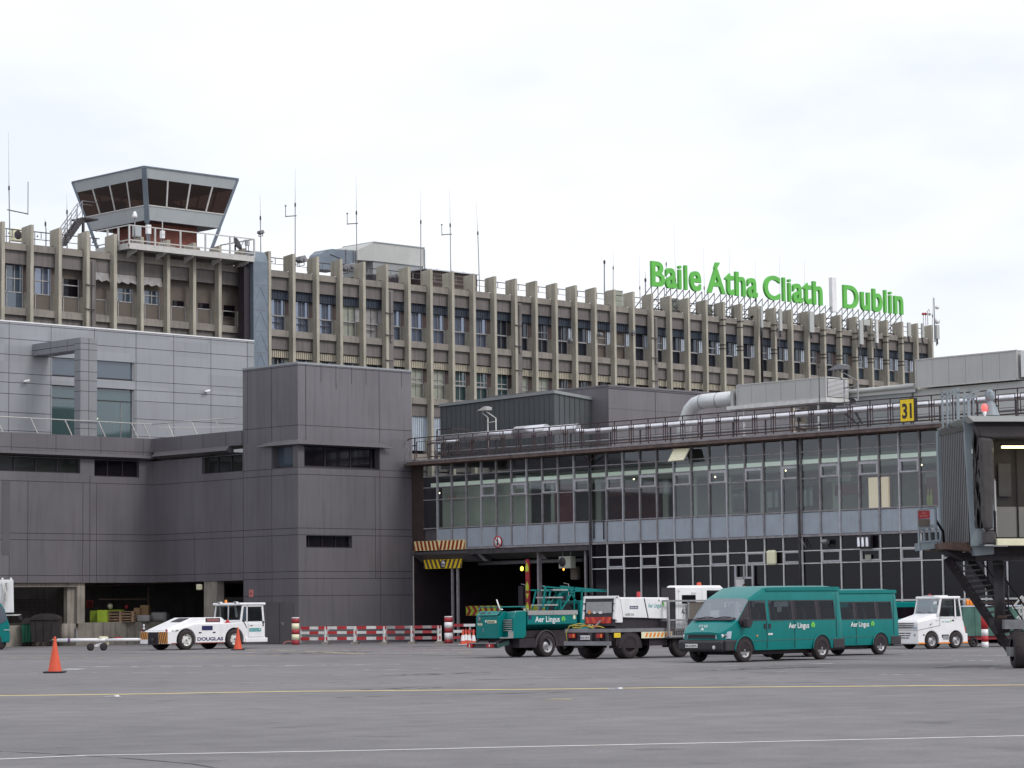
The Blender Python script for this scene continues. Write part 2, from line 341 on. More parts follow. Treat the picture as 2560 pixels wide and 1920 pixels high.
# ================================================================== GROUND
def ground_mat():
    mt = bpy.data.materials.new('apron_asphalt'); mt.use_nodes = True; t = mt.node_tree; b = t.nodes['Principled BSDF']
    N = t.nodes.new; K = t.links.new
    g = N('ShaderNodeNewGeometry')
    def noise(sc, det, mscale=(1, 1, 1), rot=0):
        mp = N('ShaderNodeMapping'); mp.inputs['Scale'].default_value = mscale; mp.inputs['Rotation'].default_value = (0, 0, rot)
        K(g.outputs['Position'], mp.inputs[0]); n = N('ShaderNodeTexNoise'); n.inputs['Scale'].default_value = sc; n.inputs['Detail'].default_value = det
        K(mp.outputs[0], n.inputs['Vector']); return n.outputs['Fac']
    def rng(v, a, b_, c, d):
        r = N('ShaderNodeMapRange'); r.inputs['From Min'].default_value = a; r.inputs['From Max'].default_value = b_; r.inputs['To Min'].default_value = c; r.inputs['To Max'].default_value = d
        K(v, r.inputs['Value']); return r.outputs[0]
    def scl(c, f):
        s = N('ShaderNodeVectorMath'); s.operation = 'SCALE'
        if hasattr(c, 'is_linked'): K(c, s.inputs[0])
        else: s.inputs[0].default_value = c
        K(f, s.inputs['Scale']); return s.outputs[0]
    mx = N('ShaderNodeMix'); mx.data_type = 'RGBA'; mx.inputs['A'].default_value = (.150, .144, .152, 1); mx.inputs['B'].default_value = (.180, .172, .176, 1)
    K(rng(noise(.12, 4), .35, .65, 0, 1), mx.inputs['Factor'])
    c = scl(mx.outputs['Result'], rng(noise(1.1, 5), .3, .7, .88, 1.12))
    c = scl(c, rng(noise(14, 3), .3, .7, .90, 1.10))
    c = scl(c, rng(noise(60, 2), .3, .7, .88, 1.12))
    c = scl(c, rng(noise(1, 5, (.08, 1.2, 1), R(3)), .55, .78, 1, .90))       # long tyre and seam stains along the stand
    c = scl(c, rng(noise(1, 4, (1.1, .10, 1), R(12)), .60, .80, 1, .93))
    c = scl(c, rng(noise(.8, 6), .62, .72, 1, .74)); c = scl(c, rng(noise(1, 6, (.035, .5, 1), R(-38)), .56, .74, 1, .93)); c = scl(c, rng(noise(1, 6, (.05, .9, 1), R(-44)), .58, .74, 1, 1.07))                              # oil spots
    K(c, b.inputs['Base Color']); b.inputs['Roughness'].default_value = .88; b.inputs['Specular IOR Level'].default_value = .25
    bp = N('ShaderNodeBump'); bp.inputs['Strength'].default_value = .35; bp.inputs['Distance'].default_value = .01; K(noise(35, 3), bp.inputs['Height']); K(bp.outputs[0], b.inputs['Normal'])
    return mt
mb = MB(); mb.quad((-600, -600, 0), (1500, -600, 0), (1500, 1500, 0), (-600, 1500, 0), ground_mat())
tag(mb.build('apron_ground', recalc=False), kind='structure')
def wornpaint(name, col, worn=.5):
    mt = pm(name, col, .8, var=.15, scale=3)
    t = mt.node_tree; b = t.nodes['Principled BSDF']; o = [n for n in t.nodes if n.type == 'OUTPUT_MATERIAL'][0]
    g = t.nodes.new('ShaderNodeNewGeometry'); n = t.nodes.new('ShaderNodeTexNoise'); n.inputs['Scale'].default_value = 2.2; n.inputs['Detail'].default_value = 8
    t.links.new(g.outputs['Position'], n.inputs['Vector']); r = t.nodes.new('ShaderNodeMapRange')
    r.inputs['From Min'].default_value = worn-.08; r.inputs['From Max'].default_value = worn+.08
    t.links.new(n.outputs['Fac'], r.inputs['Value']); tr = t.nodes.new('ShaderNodeBsdfTransparent'); ms = t.nodes.new('ShaderNodeMixShader')
    t.links.new(r.outputs[0], ms.inputs[0]); t.links.new(b.outputs[0], ms.inputs[1]); t.links.new(tr.outputs[0], ms.inputs[2]); t.links.new(ms.outputs[0], o.inputs[0])
    return mt
py_ = wornpaint('yellow_line_paint', (.80, .64, .26), .95); pw_ = wornpaint('white_line_paint', (.72, .72, .70), .9)
pww = wornpaint('worn_white_line_paint', (.45, .45, .45), .50); pyw = wornpaint('worn_yellow_line_paint', (.50, .42, .22), .52); pr_ = wornpaint('worn_red_line_paint', (.35, .12, .10), .5)
tar = wornpaint('tar_seam_paint', (.035, .033, .036), .56)
def line(name, px, w, mt, z=.004):
    pts = [GP(*p) for p in px]; mb = MB()
    for i in range(len(pts)-1):
        a, b = pts[i], pts[i+1]; d = (b-a).normalized(); n = Vector((-d.y, d.x, 0))*w/2
        if i == 0: l0, r0 = a+n, a-n
        l1, r1 = b+n, b-n; Z = Vector((0, 0, z)); mb.quad(l0+Z, r0+Z, r1+Z, l1+Z, mt); l0, r0 = l1, r1
    tag(mb.build(name, recalc=False), kind='structure')
line('yellow_line', [(-60, 1740), (300, 1736), (700, 1729), (1000, 1726.5), (1300, 1724), (1700, 1719), (2130, 1716), (2640, 1712)], .26, py_)
line('white_line', [(-60, 1901), (215, 1889), (900, 1877), (1280, 1868), (1900, 1855), (2640, 1838)], .10, pw_)
line('worn_white_line', [(100, 1667), (420, 1666), (720, 1664.5), (1000, 1661)], .5, pww)
line('worn_white_line', [(1750, 1665), (1920, 1664), (2090, 1658.5)], .3, pww)
line('worn_white_line', [(1935, 1680), (2055, 1680)], .22, pww)
line('worn_white_line', [(160, 1673), (205, 1673)], .55, pw_)
line('worn_white_line', [(30, 1683), (590, 1681)], .16, pww)
line('worn_white_line', [(340, 1631), (470, 1629.5), (640, 1632)], .6, pww)
line('worn_white_line', [(700, 1628.5), (1000, 1625), (1240, 1623.5), (1420, 1622)], .7, pww)
line('worn_white_line', [(900, 1675), (1000, 1675), (1180, 1668), (1420, 1666)], .25, pww)
line('worn_white_line', [(1200, 1671.5), (1500, 1670), (1660, 1667)], .2, pww)
line('worn_white_line', [(2200, 1686), (2310, 1688)], .25, pww)
line('worn_white_line', [(2465, 1672), (2520, 1668)], .3, pww)
line('worn_white_line', [(2240, 1637), (2560, 1639)], .4, pww)
line('worn_yellow_line', [(-40, 1645), (220, 1645), (420, 1643), (700, 1638)], .35, pyw)
line('worn_yellow_line', [(620, 1626.5), (700, 1626), (900, 1634), (1180, 1631.5)], .5, pyw)
line('worn_yellow_line', [(1340, 1748), (1430, 1748)], .3, pyw)
line('worn_yellow_line', [(2380, 1651), (2560, 1652)], .3, pww)
line('worn_red_line', [(780, 1622), (1010, 1621.5), (1180, 1622.5)], .5, pr_)
line('tar_seam', [(-40, 1634), (300, 1634), (600, 1634.5), (1000, 1637), (1250, 1640), (1500, 1643)], .35, tar, .003)
line('tar_seam', [(1550, 1643), (1800, 1645), (2200, 1650), (2560, 1652)], .3, tar, .003)
line('tar_seam', [(1875, 1681.5), (1935, 1683), (2125, 1681)], .16, tar, .003)
line('tar_seam', [(840, 1744), (1000, 1739), (1420, 1731)], .12, tar, .003)
line('tar_seam', [(-60, 1876), (120, 1884), (330, 1897), (480, 1910), (560, 1924)], .05, tar, .003)
line('tar_seam', [(1180, 1700), (1500, 1694), (1680, 1696)], .12, tar, .003)
line('tar_seam', [(1840, 1708), (2060, 1706)], .10, tar, .003)
tm = wornpaint('tyre_mark_paint', (.085, .080, .084), .40)
line('tyre_mark', [(700, 1690), (1000, 1684), (1500, 1690), (2000, 1699)], .2, tm, .0025)
line('tyre_mark', [(300, 1716), (900, 1706), (1400, 1712)], .2, tm, .0025)
oil = wornpaint('oil_stain_paint', (.05, .046, .048), .43)
for k, (x, y, a, b) in enumerate(((64.2, 61.6, 1.6, 1.0), (65.2, 67.6, 1.8, .9), (61.5, 54.2, 1.3, .9), (71.5, 57.3, 1.5, .8), (73.6, 99.4, 1.4, 1.2), (80.0, 64.5, 1.6, 1.0), (55, 47, 2.5, .8), (47, 52, 1.8, .7), (58.5, 43, 1.6, .6), (38, 43, 1.2, .5), (70, 84, 3, 1.2), (84, 92, 3, 1.5))):
    mb = MB(); mb.add([(x+math.cos(q*.5236)*a*(1+.25*math.sin(q*2.3+k)), y+math.sin(q*.5236)*b*(1+.25*math.cos(q*1.7+k)), .0035) for q in range(12)], [tuple(range(12))], oil); tag(mb.build('oil_stain', recalc=False), kind='structure')
# stand lights set into the yellow line
for i, (x, y, lb) in enumerate(((281, 1743, 'small inset ground light on yellow line, left one near the orange cone side'), (1537, 1724, 'small inset ground light on yellow line, in front of the teal minibus'))):
    g = GP(x, y); t = thing('ground_light', lb, 'ground light', (g.x, g.y, 0), 'inset lights on the yellow line')
    mb = MB(); mb.lathe([(.0, .035), (.09, .035), (.16, .02), (.2, .004)], g, 'Z', M['steel'], 16); mb.build('housing', t)
    mb = MB(); mb.box(g.x-.05, g.x+.05, g.y-.17, g.y-.12, .01, .05, M['white']); mb.build('lens', t)
# ================================================================== CLAD BUILDING
def jointsX(mb, X0, y0, y1, z0, z1, zs, ys, w=.03, eps=.004):    # thin dark joint strips standing a hair proud of a cladding face x = X0
    for z in zs: mb.quad((X0-eps, y0, z-w/2), (X0-eps, y1, z-w/2), (X0-eps, y1, z+w/2), (X0-eps, y0, z+w/2), M['joint'])
    for y, a, b in ys: mb.quad((X0-eps-.001, y-w/2, a), (X0-eps-.001, y+w/2, a), (X0-eps-.001, y+w/2, b), (X0-eps-.001, y-w/2, b), M['joint'])
def jointsY(mb, Y0, x0, x1, zs, xs, w=.03, eps=.004):
    for z in zs: mb.quad((x0, Y0-eps, z-w/2), (x1, Y0-eps, z-w/2), (x1, Y0-eps, z+w/2), (x0, Y0-eps, z+w/2), M['joint'])
    for x, a, b in xs: mb.quad((x-w/2, Y0-eps-.001, a), (x+w/2, Y0-eps-.001, a), (x+w/2, Y0-eps-.001, b), (x-w/2, Y0-eps-.001, b), M['joint'])
XT, YT, Y1, Y2 = 87.91, 107.76, 120.93, 125.9
cb = thing('clad_building', 'grey metal clad terminal block with stepped tower, light upper storey and dark loading bay', 'building', (XT, YT, 0))
TOP = 15.0
# tower walls
mb = MB()
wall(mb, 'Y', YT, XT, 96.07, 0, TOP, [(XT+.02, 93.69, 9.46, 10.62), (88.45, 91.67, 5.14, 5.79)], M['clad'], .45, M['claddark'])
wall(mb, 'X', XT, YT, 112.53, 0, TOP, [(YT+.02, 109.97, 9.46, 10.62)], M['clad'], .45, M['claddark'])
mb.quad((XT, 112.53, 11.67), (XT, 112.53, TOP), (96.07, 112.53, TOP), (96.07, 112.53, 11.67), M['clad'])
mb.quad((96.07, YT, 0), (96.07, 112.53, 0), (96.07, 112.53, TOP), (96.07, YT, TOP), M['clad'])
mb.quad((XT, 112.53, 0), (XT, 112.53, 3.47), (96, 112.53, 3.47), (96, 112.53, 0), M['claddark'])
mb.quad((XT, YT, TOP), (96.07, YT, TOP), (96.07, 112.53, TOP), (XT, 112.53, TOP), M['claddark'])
jointsY(mb, YT, XT, 96.07, [14.92, 11.70, 9.43, 9.06, 6.18, 5.79+.03, 3.87, 3.49, 2.58], [(93.68, 0, TOP), (93.34, 3.5, 9.06)]+[(x, 10.9, TOP) for x in (88.45,)]+[(x, 14.1, TOP) for x in (89.53, 90.58, 91.7, 92.73, 95.35)], .028)
jointsX(mb, XT, YT, 112.53, 0, TOP, [14.90, 11.70, 9.43, 9.06, 6.18, 5.82, 3.87, 3.49, 2.58], [(110.01, 0, TOP), (112.1, 10.9, TOP), (112.50, 0, 11)], .028)
# faint vertical folds of the narrow cladding sheets
for k in range(1, 14):
    x = XT+k*.585
    for a, b in ((9.45, 11.68), (6.2, 9.04), (0, 3.4), (11.72, 14.9)):
        if (a < 10 < b) and x < 93.69: a = 10.95
        mb.quad((x-.006, YT-.003, a), (x+.006, YT-.003, a), (x+.006, YT-.003, b), (x-.006, YT-.003, b), M['claddark'])
for k in range(1, 8):
    y = YT+k*.58
    for a, b in ((6.2, 9.04), (0, 3.4), (11.72, 14.9)):
        mb.quad((XT-.003, y-.006, a), (XT-.003, y+.006, a), (XT-.003, y+.006, b), (XT-.003, y-.006, b), M['claddark'])
for x in (90.6, 93.7):   # run-off stains under the top seam
    mb.quad((x-.05, YT-.006, 13.75), (x+.05, YT-.006, 13.75), (x+.08, YT-.006, 14.1), (x-.08, YT-.006, 14.1), M['claddark'])
tw = mb.build('tower_wall', cb, recalc=False)
mb = MB(); mb.box(XT-.03, 96.1, YT-.03, YT+.1, TOP, TOP+.1, M['cladl']); mb.box(XT-.03, XT+.1, YT+.1, 112.55, TOP, TOP+.1, M['cladl']); mb.build('coping', cb)
# corner window with its flared hood
mb = MB(); y0 = YT+.42; x0 = XT+.42
mb.quad((x0, y0, 9.46), (93.69, y0, 9.46), (93.69, y0, 10.62), (x0, y0, 10.62), M['g_dark'])
mb.quad((x0, y0, 9.46), (x0, 109.97, 9.46), (x0, 109.97, 10.62), (x0, y0, 10.62), M['g_blue'])
w1 = mb.build('window', cb, recalc=False)
mb = MB()
for x in (90.1, 91.9, 93.4): mb.box(x-.03, x+.03, y0-.04, y0+.02, 9.46, 10.62, M['trim'])
mb.box(x0, 93.69, y0-.07, y0, 9.46, 9.56, M['trim']); mb.box(x0-.07, x0, y0, 109.97, 9.46, 9.56, M['trim']); mb.box(x0-.06, x0+.02, y0-.06, y0+.03, 9.46, 10.62, M['claddark'])
mb.build('frame', w1)
mb = MB(); mb.box(93.2, 93.42, y0+.5, y0+.55, 9.85, 10.15, M['lampon']); mb.build('lit_lamp', w1, label='small lit orange lamp behind the window')
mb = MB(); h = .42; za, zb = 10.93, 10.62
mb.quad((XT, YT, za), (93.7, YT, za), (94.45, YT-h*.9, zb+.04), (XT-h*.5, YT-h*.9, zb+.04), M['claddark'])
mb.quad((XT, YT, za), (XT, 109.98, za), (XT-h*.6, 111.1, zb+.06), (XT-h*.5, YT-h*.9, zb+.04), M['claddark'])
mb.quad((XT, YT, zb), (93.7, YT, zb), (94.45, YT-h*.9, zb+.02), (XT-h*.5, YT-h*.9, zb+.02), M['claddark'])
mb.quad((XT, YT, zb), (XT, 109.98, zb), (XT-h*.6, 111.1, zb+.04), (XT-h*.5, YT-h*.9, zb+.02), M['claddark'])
mb.build('window_hood', cb)
mb = MB(); mb.quad((88.45, YT+.3, 5.14), (91.67, YT+.3, 5.14), (91.67, YT+.3, 5.79), (88.45, YT+.3, 5.79), M['g_dark']); w = mb.build('window', cb, recalc=False)
mb = MB()
for x in (88.8, 89.75, 90.7): mb.box(x-.02, x+.02, YT+.24, YT+.3, 5.14, 5.79, M['trim'])
mb.box(88.45, 91.67, YT+.22, YT+.3, 5.14, 5.2, M['trim']); mb.build('frame', w)
# lower block: parapet, fascia canopy, walls above the loading bay
mb = MB()
# faces towards -X  (Y 112.53..120.93)
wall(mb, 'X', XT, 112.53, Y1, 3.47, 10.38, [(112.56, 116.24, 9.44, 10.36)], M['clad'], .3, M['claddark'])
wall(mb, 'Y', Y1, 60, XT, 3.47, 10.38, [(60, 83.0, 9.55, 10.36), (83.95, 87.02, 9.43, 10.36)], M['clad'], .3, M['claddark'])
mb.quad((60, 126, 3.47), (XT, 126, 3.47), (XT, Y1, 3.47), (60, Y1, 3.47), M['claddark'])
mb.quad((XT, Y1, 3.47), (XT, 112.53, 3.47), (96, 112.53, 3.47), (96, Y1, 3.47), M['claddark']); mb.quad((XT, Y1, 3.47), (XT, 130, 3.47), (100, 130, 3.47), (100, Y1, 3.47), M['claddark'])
jointsX(mb, XT, 112.53, Y1, 0, 0, [9.03, 6.18, 5.82, 3.87], [(113.6, 3.5, 9), (116.9, 3.5, 6)], .028)
jointsY(mb, Y1, 60, XT, [9.04, 6.18, 5.82, 3.87], [(x, 3.5, 9.04) for x in (78.38, 79.57, 83.18, 84.11, 76.0, 73.8)]+[(83.65, 3.47, 9.44)], .028)
lo = mb.build('lower_wall', cb, recalc=False)
mb = MB(); mb.box(77.9, 78.4, Y1-.02, Y1+.2, 5.0, 9.0, M['claddark']); mb.build('recess_panel', cb)
mb = MB(); o = .12
mb.box(60, XT-o, Y1-o, Y1+.25, 10.70, 11.67, M['clad']); mb.box(XT-o, XT+.2, 112.53, Y1+.25, 10.88, 11.67, M['clad'])
mb.prism([(XT-o, 10.88), (XT-o-.25, 10.62), (XT+.2, 10.45), (XT+.2, 10.88)], 'Y', 113.6, Y1-.4, M['claddark'])
mb.prism([(Y1-o, 10.70), (Y1-o-.3, 10.52), (Y1+.25, 10.40), (Y1+.25, 10.70)], 'X', 60, XT-o, M['claddark'])
for x in (78.4, 84.3, 87.2, 81.3): mb.box(x-.012, x+.012, Y1-o-.004, Y1-o, 10.7, 11.66, M['joint'])
for y in (113.9, 116.0, 118.0): mb.box(XT-o-.004, XT-o, y-.012, y+.012, 10.9, 11.66, M['joint'])
mb.box(60, XT-o, Y1-o-.004, Y1-o, 10.86, 10.885, M['joint'])
mb.build('fascia', cb)
mb = MB(); mb.quad((60, Y1, 11.5), (XT, Y1, 11.5), (XT, 126.1, 11.5), (60, 126.1, 11.5), M['concd']); mb.quad((XT, 112.5, 11.5), (96, 112.5, 11.5), (96, 126.1, 11.5), (XT, 126.1, 11.5), M['concd']); mb.build('terrace_deck', cb)
for nm, ax, a, b, c, d, g in (('window', 'X', 112.58, 116.24, 9.44, 10.36, 'g_low'), ('window', 'Y', 76, 83.0, 9.55, 10.36, 'g_low'), ('window', 'Y', 83.95, 87.02, 9.43, 10.36, 'g_dark')):
    mb = MB(); q = (XT if ax == 'X' else Y1)+.26
    P = (lambda u, z, t=0: (q+t, u, z)) if ax == 'X' else (lambda u, z, t=0: (u, q+t, z))
    mb.quad(P(a, c), P(b, c), P(b, d), P(a, d), M[g]); w = mb.build(nm, cb, recalc=False)
    mb = MB(); n = 3 if b-a < 5 else 5
    for k in range(n+1):
        u = a+(b-a)*k/n
        if ax == 'X': mb.box(q-.06, q, u-.03, u+.03, c, d, M['trim'])
        else: mb.box(u-.03, u+.03, q-.06, q, c, d, M['trim'])
    if ax == 'X': mb.box(q-.07, q, a, b, c, c+.06, M['trim'])
    else: mb.box(a, b, q-.07, q, c, c+.06, M['trim'])
    mb.build('frame', w)
mb = MB(); mb.box(79.15, 79.45, Y1+.4, Y1+.45, 9.75, 10.05, M['inpale']); mb.build('notice', cb)
# upper light storey
UZ = 18.42; XR = 99.25
mb = MB(); Hl = [18.30, 17.45, 16.55, 15.48, 14.95, 14.30, 13.24, 12.2]; xs = [81.52, 84.36, 87.38, 90.35, 93.12, 95.91, 98.72, 78.6, 75.7]
wins = [(84.42, 86.95, 15.49, 16.57), (87.52, 90.24, 15.49, 16.57), (84.42, 86.95, 12.0, 14.94), (87.52, 90.24, 12.0, 14.94)]
wall(mb, 'Y', Y2, 60, XR, 11.5, UZ, wins, M['cladl'], .25, M['clad'])
mb.quad((XR, Y2, 11.5), (XR, 137, 11.5), (XR, 137, UZ), (XR, Y2, UZ), M['cladl']); mb.quad((60, Y2, UZ), (XR, Y2, UZ), (XR, 114.2+14, UZ), (60, 114.2+14, UZ), M['clad'])
segs = lambda z: [(60, 84.42), (86.95, 87.52), (90.24, XR)] if (12.0 < z < 14.95 or 15.48 < z < 16.57) else [(60, XR)]
for z in Hl:
    for a, b in segs(z): jointsY(mb, Y2, a, b, [z], [], .028)
jointsY(mb, Y2, 0, 0, [], [(x, 11.6, UZ) for x in xs if not (84.3 < x < 90.3)]+[(x, c, d) for x in (84.36, 87.38) for c, d in ((11.6, UZ),)]+[(90.35, 11.6, UZ)], .028)
mb.box(60, XR, Y2-.03, Y2+.1, UZ, UZ+.07, M['white'])
mb.build('upper_wall', cb, recalc=False)
for i, (a, b, c, d) in enumerate(wins):
    mb = MB(); mb.quad((a, Y2+.2, c), (b, Y2+.2, c), (b, Y2+.2, d), (a, Y2+.2, d), M['g_blue' if i < 2 else 'g_teal']); w = mb.build('window', cb, recalc=False)
    mb = MB(); mb.box(a, a+.07, Y2+.08, Y2+.2, c, d, M['alu']); mb.box(b-.07, b, Y2+.08, Y2+.2, c, d, M['alu']); mb.box(a, b, Y2+.1, Y2+.2, c, c+.08, M['trim'])
    if i > 1:
        mb.box(a, b, Y2+.16, Y2+.21, 14.2, 14.25, M['trim'])
        for x in (a+(b-a)*.68,): mb.box(x, x+.04, Y2+.17, Y2+.21, c, 14.2, M['alud'])
    mb.build('frame', w)
    if i == 3:
        mb = MB(); mb.box(a+1.9, a+2.5, Y2+.5, Y2+.9, c, 14.2, M['inpale']); mb.box(a+.6, a+2.4, Y2+.5, Y2+.7, 14.4, 14.6, M['inpale']); mb.box(a, b, Y2+2.5, Y2+2.6, c, d, M['inwall']); mb.build('interior_column', cb)
        mb = MB(); mb.lathe([(0, -.06), (.06, 0), (0, .06)], (a+.3, Y2+.3, 13.15), 'Z', M['lampw'], 10); mb.build('lit_lamp', w)
    if i == 2:
        mb = MB(); mb.box(a+.2, a+1.6, Y2+1.4, Y2+1.5, 12.2, 13.7, M['ceil']); mb.box(a+1.35, a+1.8, Y2+1.2, Y2+1.3, 12, 13.6, M['inred']); mb.box(a, b, Y2+.6, Y2+.8, 13.65, 13.9, M['inpale'])
        mb.lathe([(.15, 0), (.19, 0), (.19, .02), (.15, .02)], (a+.85, Y2+1.38, 13.15), 'Y', M['trim'], 20); mb.build('interior_screen', cb)
# portal frame standing on the parapet
mb = MB(); xa = YP(204, 1050, Y1+.1)[0]
xa = 83.1; xb = xa+1.12
mb.box(xa, xb, Y1+.15, Y1+.75, 11.67, 17.22, M['portal'])
mb.box(xa, xb, Y1+.75, Y2-.02, 16.55, 17.22, M['portal'])
for z in (16.9, 16.55, 15.95, 15.3, 14.8, 14.2, 13.1, 12.1): mb.box(xa-.004, xb, Y1+.15-.004, Y1+.75, z-.012, z+.012, M['joint'])
mb.box(xa+.55, xa+.575, Y1+.15-.005, Y1+.15, 11.7, 17.2, M['joint'])
mb.box(xa-.004, xa, Y1+.75, Y2-.02, 16.83, 16.86, M['joint'])
for y in (122.4, 124.1): mb.box(xa-.004, xa, y-.012, y+.012, 16.55, 17.2, M['joint'])
mb.build('portal_frame', cb)
# loading bay
mb = MB()
mb.box(82.95, 83.45, 121.1, 121.69, 1.2, 3.47, M['dock']); mb.box(82.45, 82.95, 121.35, 121.69, 1.2, 3.47, M['dock']); mb.build('column', cb)
mb = MB(); mb.box(XT+.05, XT+.55, 114.95, 116.12, 0, 3.47, M['dock']); mb.box(XT+.04, XT+.06, 114.9, 114.98, 0, 3.47, M['concd']); mb.build('column', cb)
mb = MB(); mb.box(60, 82.95, 121.15, 121.5, 3.24, 3.45, M['dock']); mb.build('lintel', cb)
mb = MB()
mb.quad((60, 131, 0), (100, 131, 0), (100, 131, 3.5), (60, 131, 3.5), M['claddark']); mb.quad((100, 112.6, 0), (100, 131, 0), (100, 131, 3.5), (100, 112.6, 3.5), M['dark'])
mb.box(86.0, 86.9, 130.7, 131, 1.2, 3.47, M['claddark']); mb.build('bay_wall', cb)
mb = MB(); x0 = 88.4
mb.box(x0+3.2, x0+3.3, 117.2, 120.1, .2, 2.6, M['claddark']); mb.box(x0+3.14, x0+3.2, 117.5, 118.6, 1.2, 2.35, M['beige']); mb.box(x0+3.14, x0+3.2, 118.75, 119.8, 1.2, 2.35, M['beige']); mb.build('door', cb, label='pale double door deep in the loading bay')
mb = MB(); mb.box(60, 84.2, 126.0, 126.2, 1.95, 2.62, M['concd'])
for k in range(9): mb.box(60, 84.2, 125.97, 126, 1.97+k*.075, 1.995+k*.075, M['joint'])
mb.build('roller_shutter', cb)
mb = MB(); DX = YP(450, 1580, 121.7)[0]; DL = YP(185, 1580, 121.7)[0]
mb.box(60, DL, 121.75, 131, 0, 1.15, M['dock']); mb.box(DL, DX, 121.7, 131, 0, 1.25, M['dock'])
for x in (DL+2, DL+3.6, DL+5.2): mb.box(x-.01, x+.01, 121.696, 121.7, 0, 1.22, M['joint'])
mb.build('loading_dock', cb)
mb = MB(); mb.box(90.6, 91.0, 117.4, 117.8, 0, .9, M['dock']); mb.build('kerb_block', cb)
mb = MB()   # thin steel frame standing on the dock
XP_ = YP(371, 1500, 122.3)[0]
for a, b in (((XP_, 122.3, 1.24), (XP_, 122.3, 3.3)), ((XP_-3.4, 122.3, 3.3), (XP_, 122.3, 3.42)), ((XP_-3.4, 122.3, 2.55), (XP_, 122.3, 2.55)), ((XP_, 122.3, 3.42), (XP_+2, 121.8, 3.47)), ((XP_-3.4, 122.3, 3.3), (XP_-3.4, 130, 3.3))): mb.bar(a, b, .05, .05, M['canopyb'])
tag(mb.build('steel_frame'), 'thin rusty steel frame standing on the loading dock beside the cartons', 'frame')
# grey door in the tower base
yd0, yd1 = 108.2, 110.45
mb = MB(); mb.box(XT-.05, XT, yd0, yd1, 0.02, 2.25, M['claddark']); d = mb.build('door', cb, label='dark grey double door with lever handle')
mb = MB(); mb.box(XT-.056, XT-.05, 109.3, 109.33, .03, 2.2, M['joint']); mb.build('leaf_gap', d)
mb = MB(); mb.box(XT-.11, XT-.05, 108.98, 109.0, 1.0, 1.18, M['alu']); mb.box(XT-.11, XT-.09, 108.98, 109.14, 1.12, 1.15, M['alu']); mb.build('handle', d)
# small things fixed to the clad building
mb = MB(); mb.box(XT-.03, XT-.005, 111.62, 111.98, 2.55, 2.95, M['pink']); o = mb.build('wall_sign'); tag(o, 'small faded red square sign on grey cladding above the tug cab', 'sign')
text('sign_figure', '4', M['redd'], o, (XT-.034, 111.88, 2.63), .3, '-X')
def flood(name, label, c, dx, dy, s=.3, cat='floodlight', group=None):   # small floodlight with yoke
    t = thing(name, label, cat, c, group); c = Vector(c)
    mb = MB(); mb.prism([(c.x-dx*s*.5, c.z-s*.25), (c.x+dx*s*.1, c.z-s*.45), (c.x+dx*s*.5, c.z-s*.1), (c.x+dx*s*.2, c.z+s*.35), (c.x-dx*s*.4, c.z+s*.15)], 'Y', c.y-s*.5, c.y+s*.5, M['steel']); mb.build('housing', t)
    mb = MB(); mb.bar(c+Vector((0, -s*.55, -s*.1)), c+Vector((0, -s*.55, -s*.75)), .03, .03, M['steeld']); mb.bar(c+Vector((0, s*.55, -s*.1)), c+Vector((0, s*.55, -s*.75)), .03, .03, M['steeld']); mb.bar(c+Vector((0, -s*.55, -s*.75)), c+Vector((0, s*.55, -s*.75)), .03, .03, M['steeld']); mb.build('yoke', t)
    return t
for (x, z), lb in ((YP(65, 953, Y2-.2), 'small silver camera on the light grey wall, left of the portal frame'), (YP(517, 978, Y2-.2), 'small silver camera on the light grey wall, right of the tall windows')):
    t = thing('wall_camera', lb, 'camera', (x, Y2-.2, z), 'cameras on the light grey wall')
    mb = MB(); mb.bar((x-.22, Y2-.3, z-.02), (x+.2, Y2-.22, z+.07), .12, .11, M['white']); mb.build('body', t)
    mb = MB(); mb.bar((x+.02, Y2-.2, z), (x+.02, Y2, z-.08), .05, .05, M['steeld']); mb.build('bracket', t)
mb = MB(); c = (XT-.12, 116.35, 3.15); mb.box(c[0]-.1, c[0]+.12, c[1]-.18, c[1]+.16, c[2]-.16, c[2]+.16, M['cream']); o = mb.build('bulkhead_lamp', bevel=.05); tag(o, 'small cream bulkhead lamp beside the concrete column over the loading bay', 'lamp')
# terrace handrail with raking struts
t = thing('terrace_rail', 'thin pale handrail on raking struts along the terrace parapet', 'handrail', (80, Y1, 11.67))
mb = MB(); mb.tube([(60, Y1+.05, 12.52), (XT+.05, Y1+.05, 12.52)], .028, M['railw']); mb.tube([(XT+.05, Y1+.05, 12.52), (XT+.05, 113.0, 12.42)], .028, M['railw']); mb.tube([(XT+.05, Y1-.4, 12.3), (XT+6, Y1+.05, 12.6)], .02, M['railw']); mb.build('rail', t)
for x in [XT-.9-2.25*k for k in range(6)]+[XT-.05]:
    mb = MB(); mb.bar((x-.5, Y1+.05, 12.5), (x, Y1+.1, 11.66), .05, .05, M['railw']); mb.build('strut', t)
for y in (119.0, 116.8, 114.6):
    mb = MB(); mb.bar((XT+.05, y+.5, 12.48), (XT+.1, y, 11.66), .05, .05, M['railw']); mb.build('strut', t)

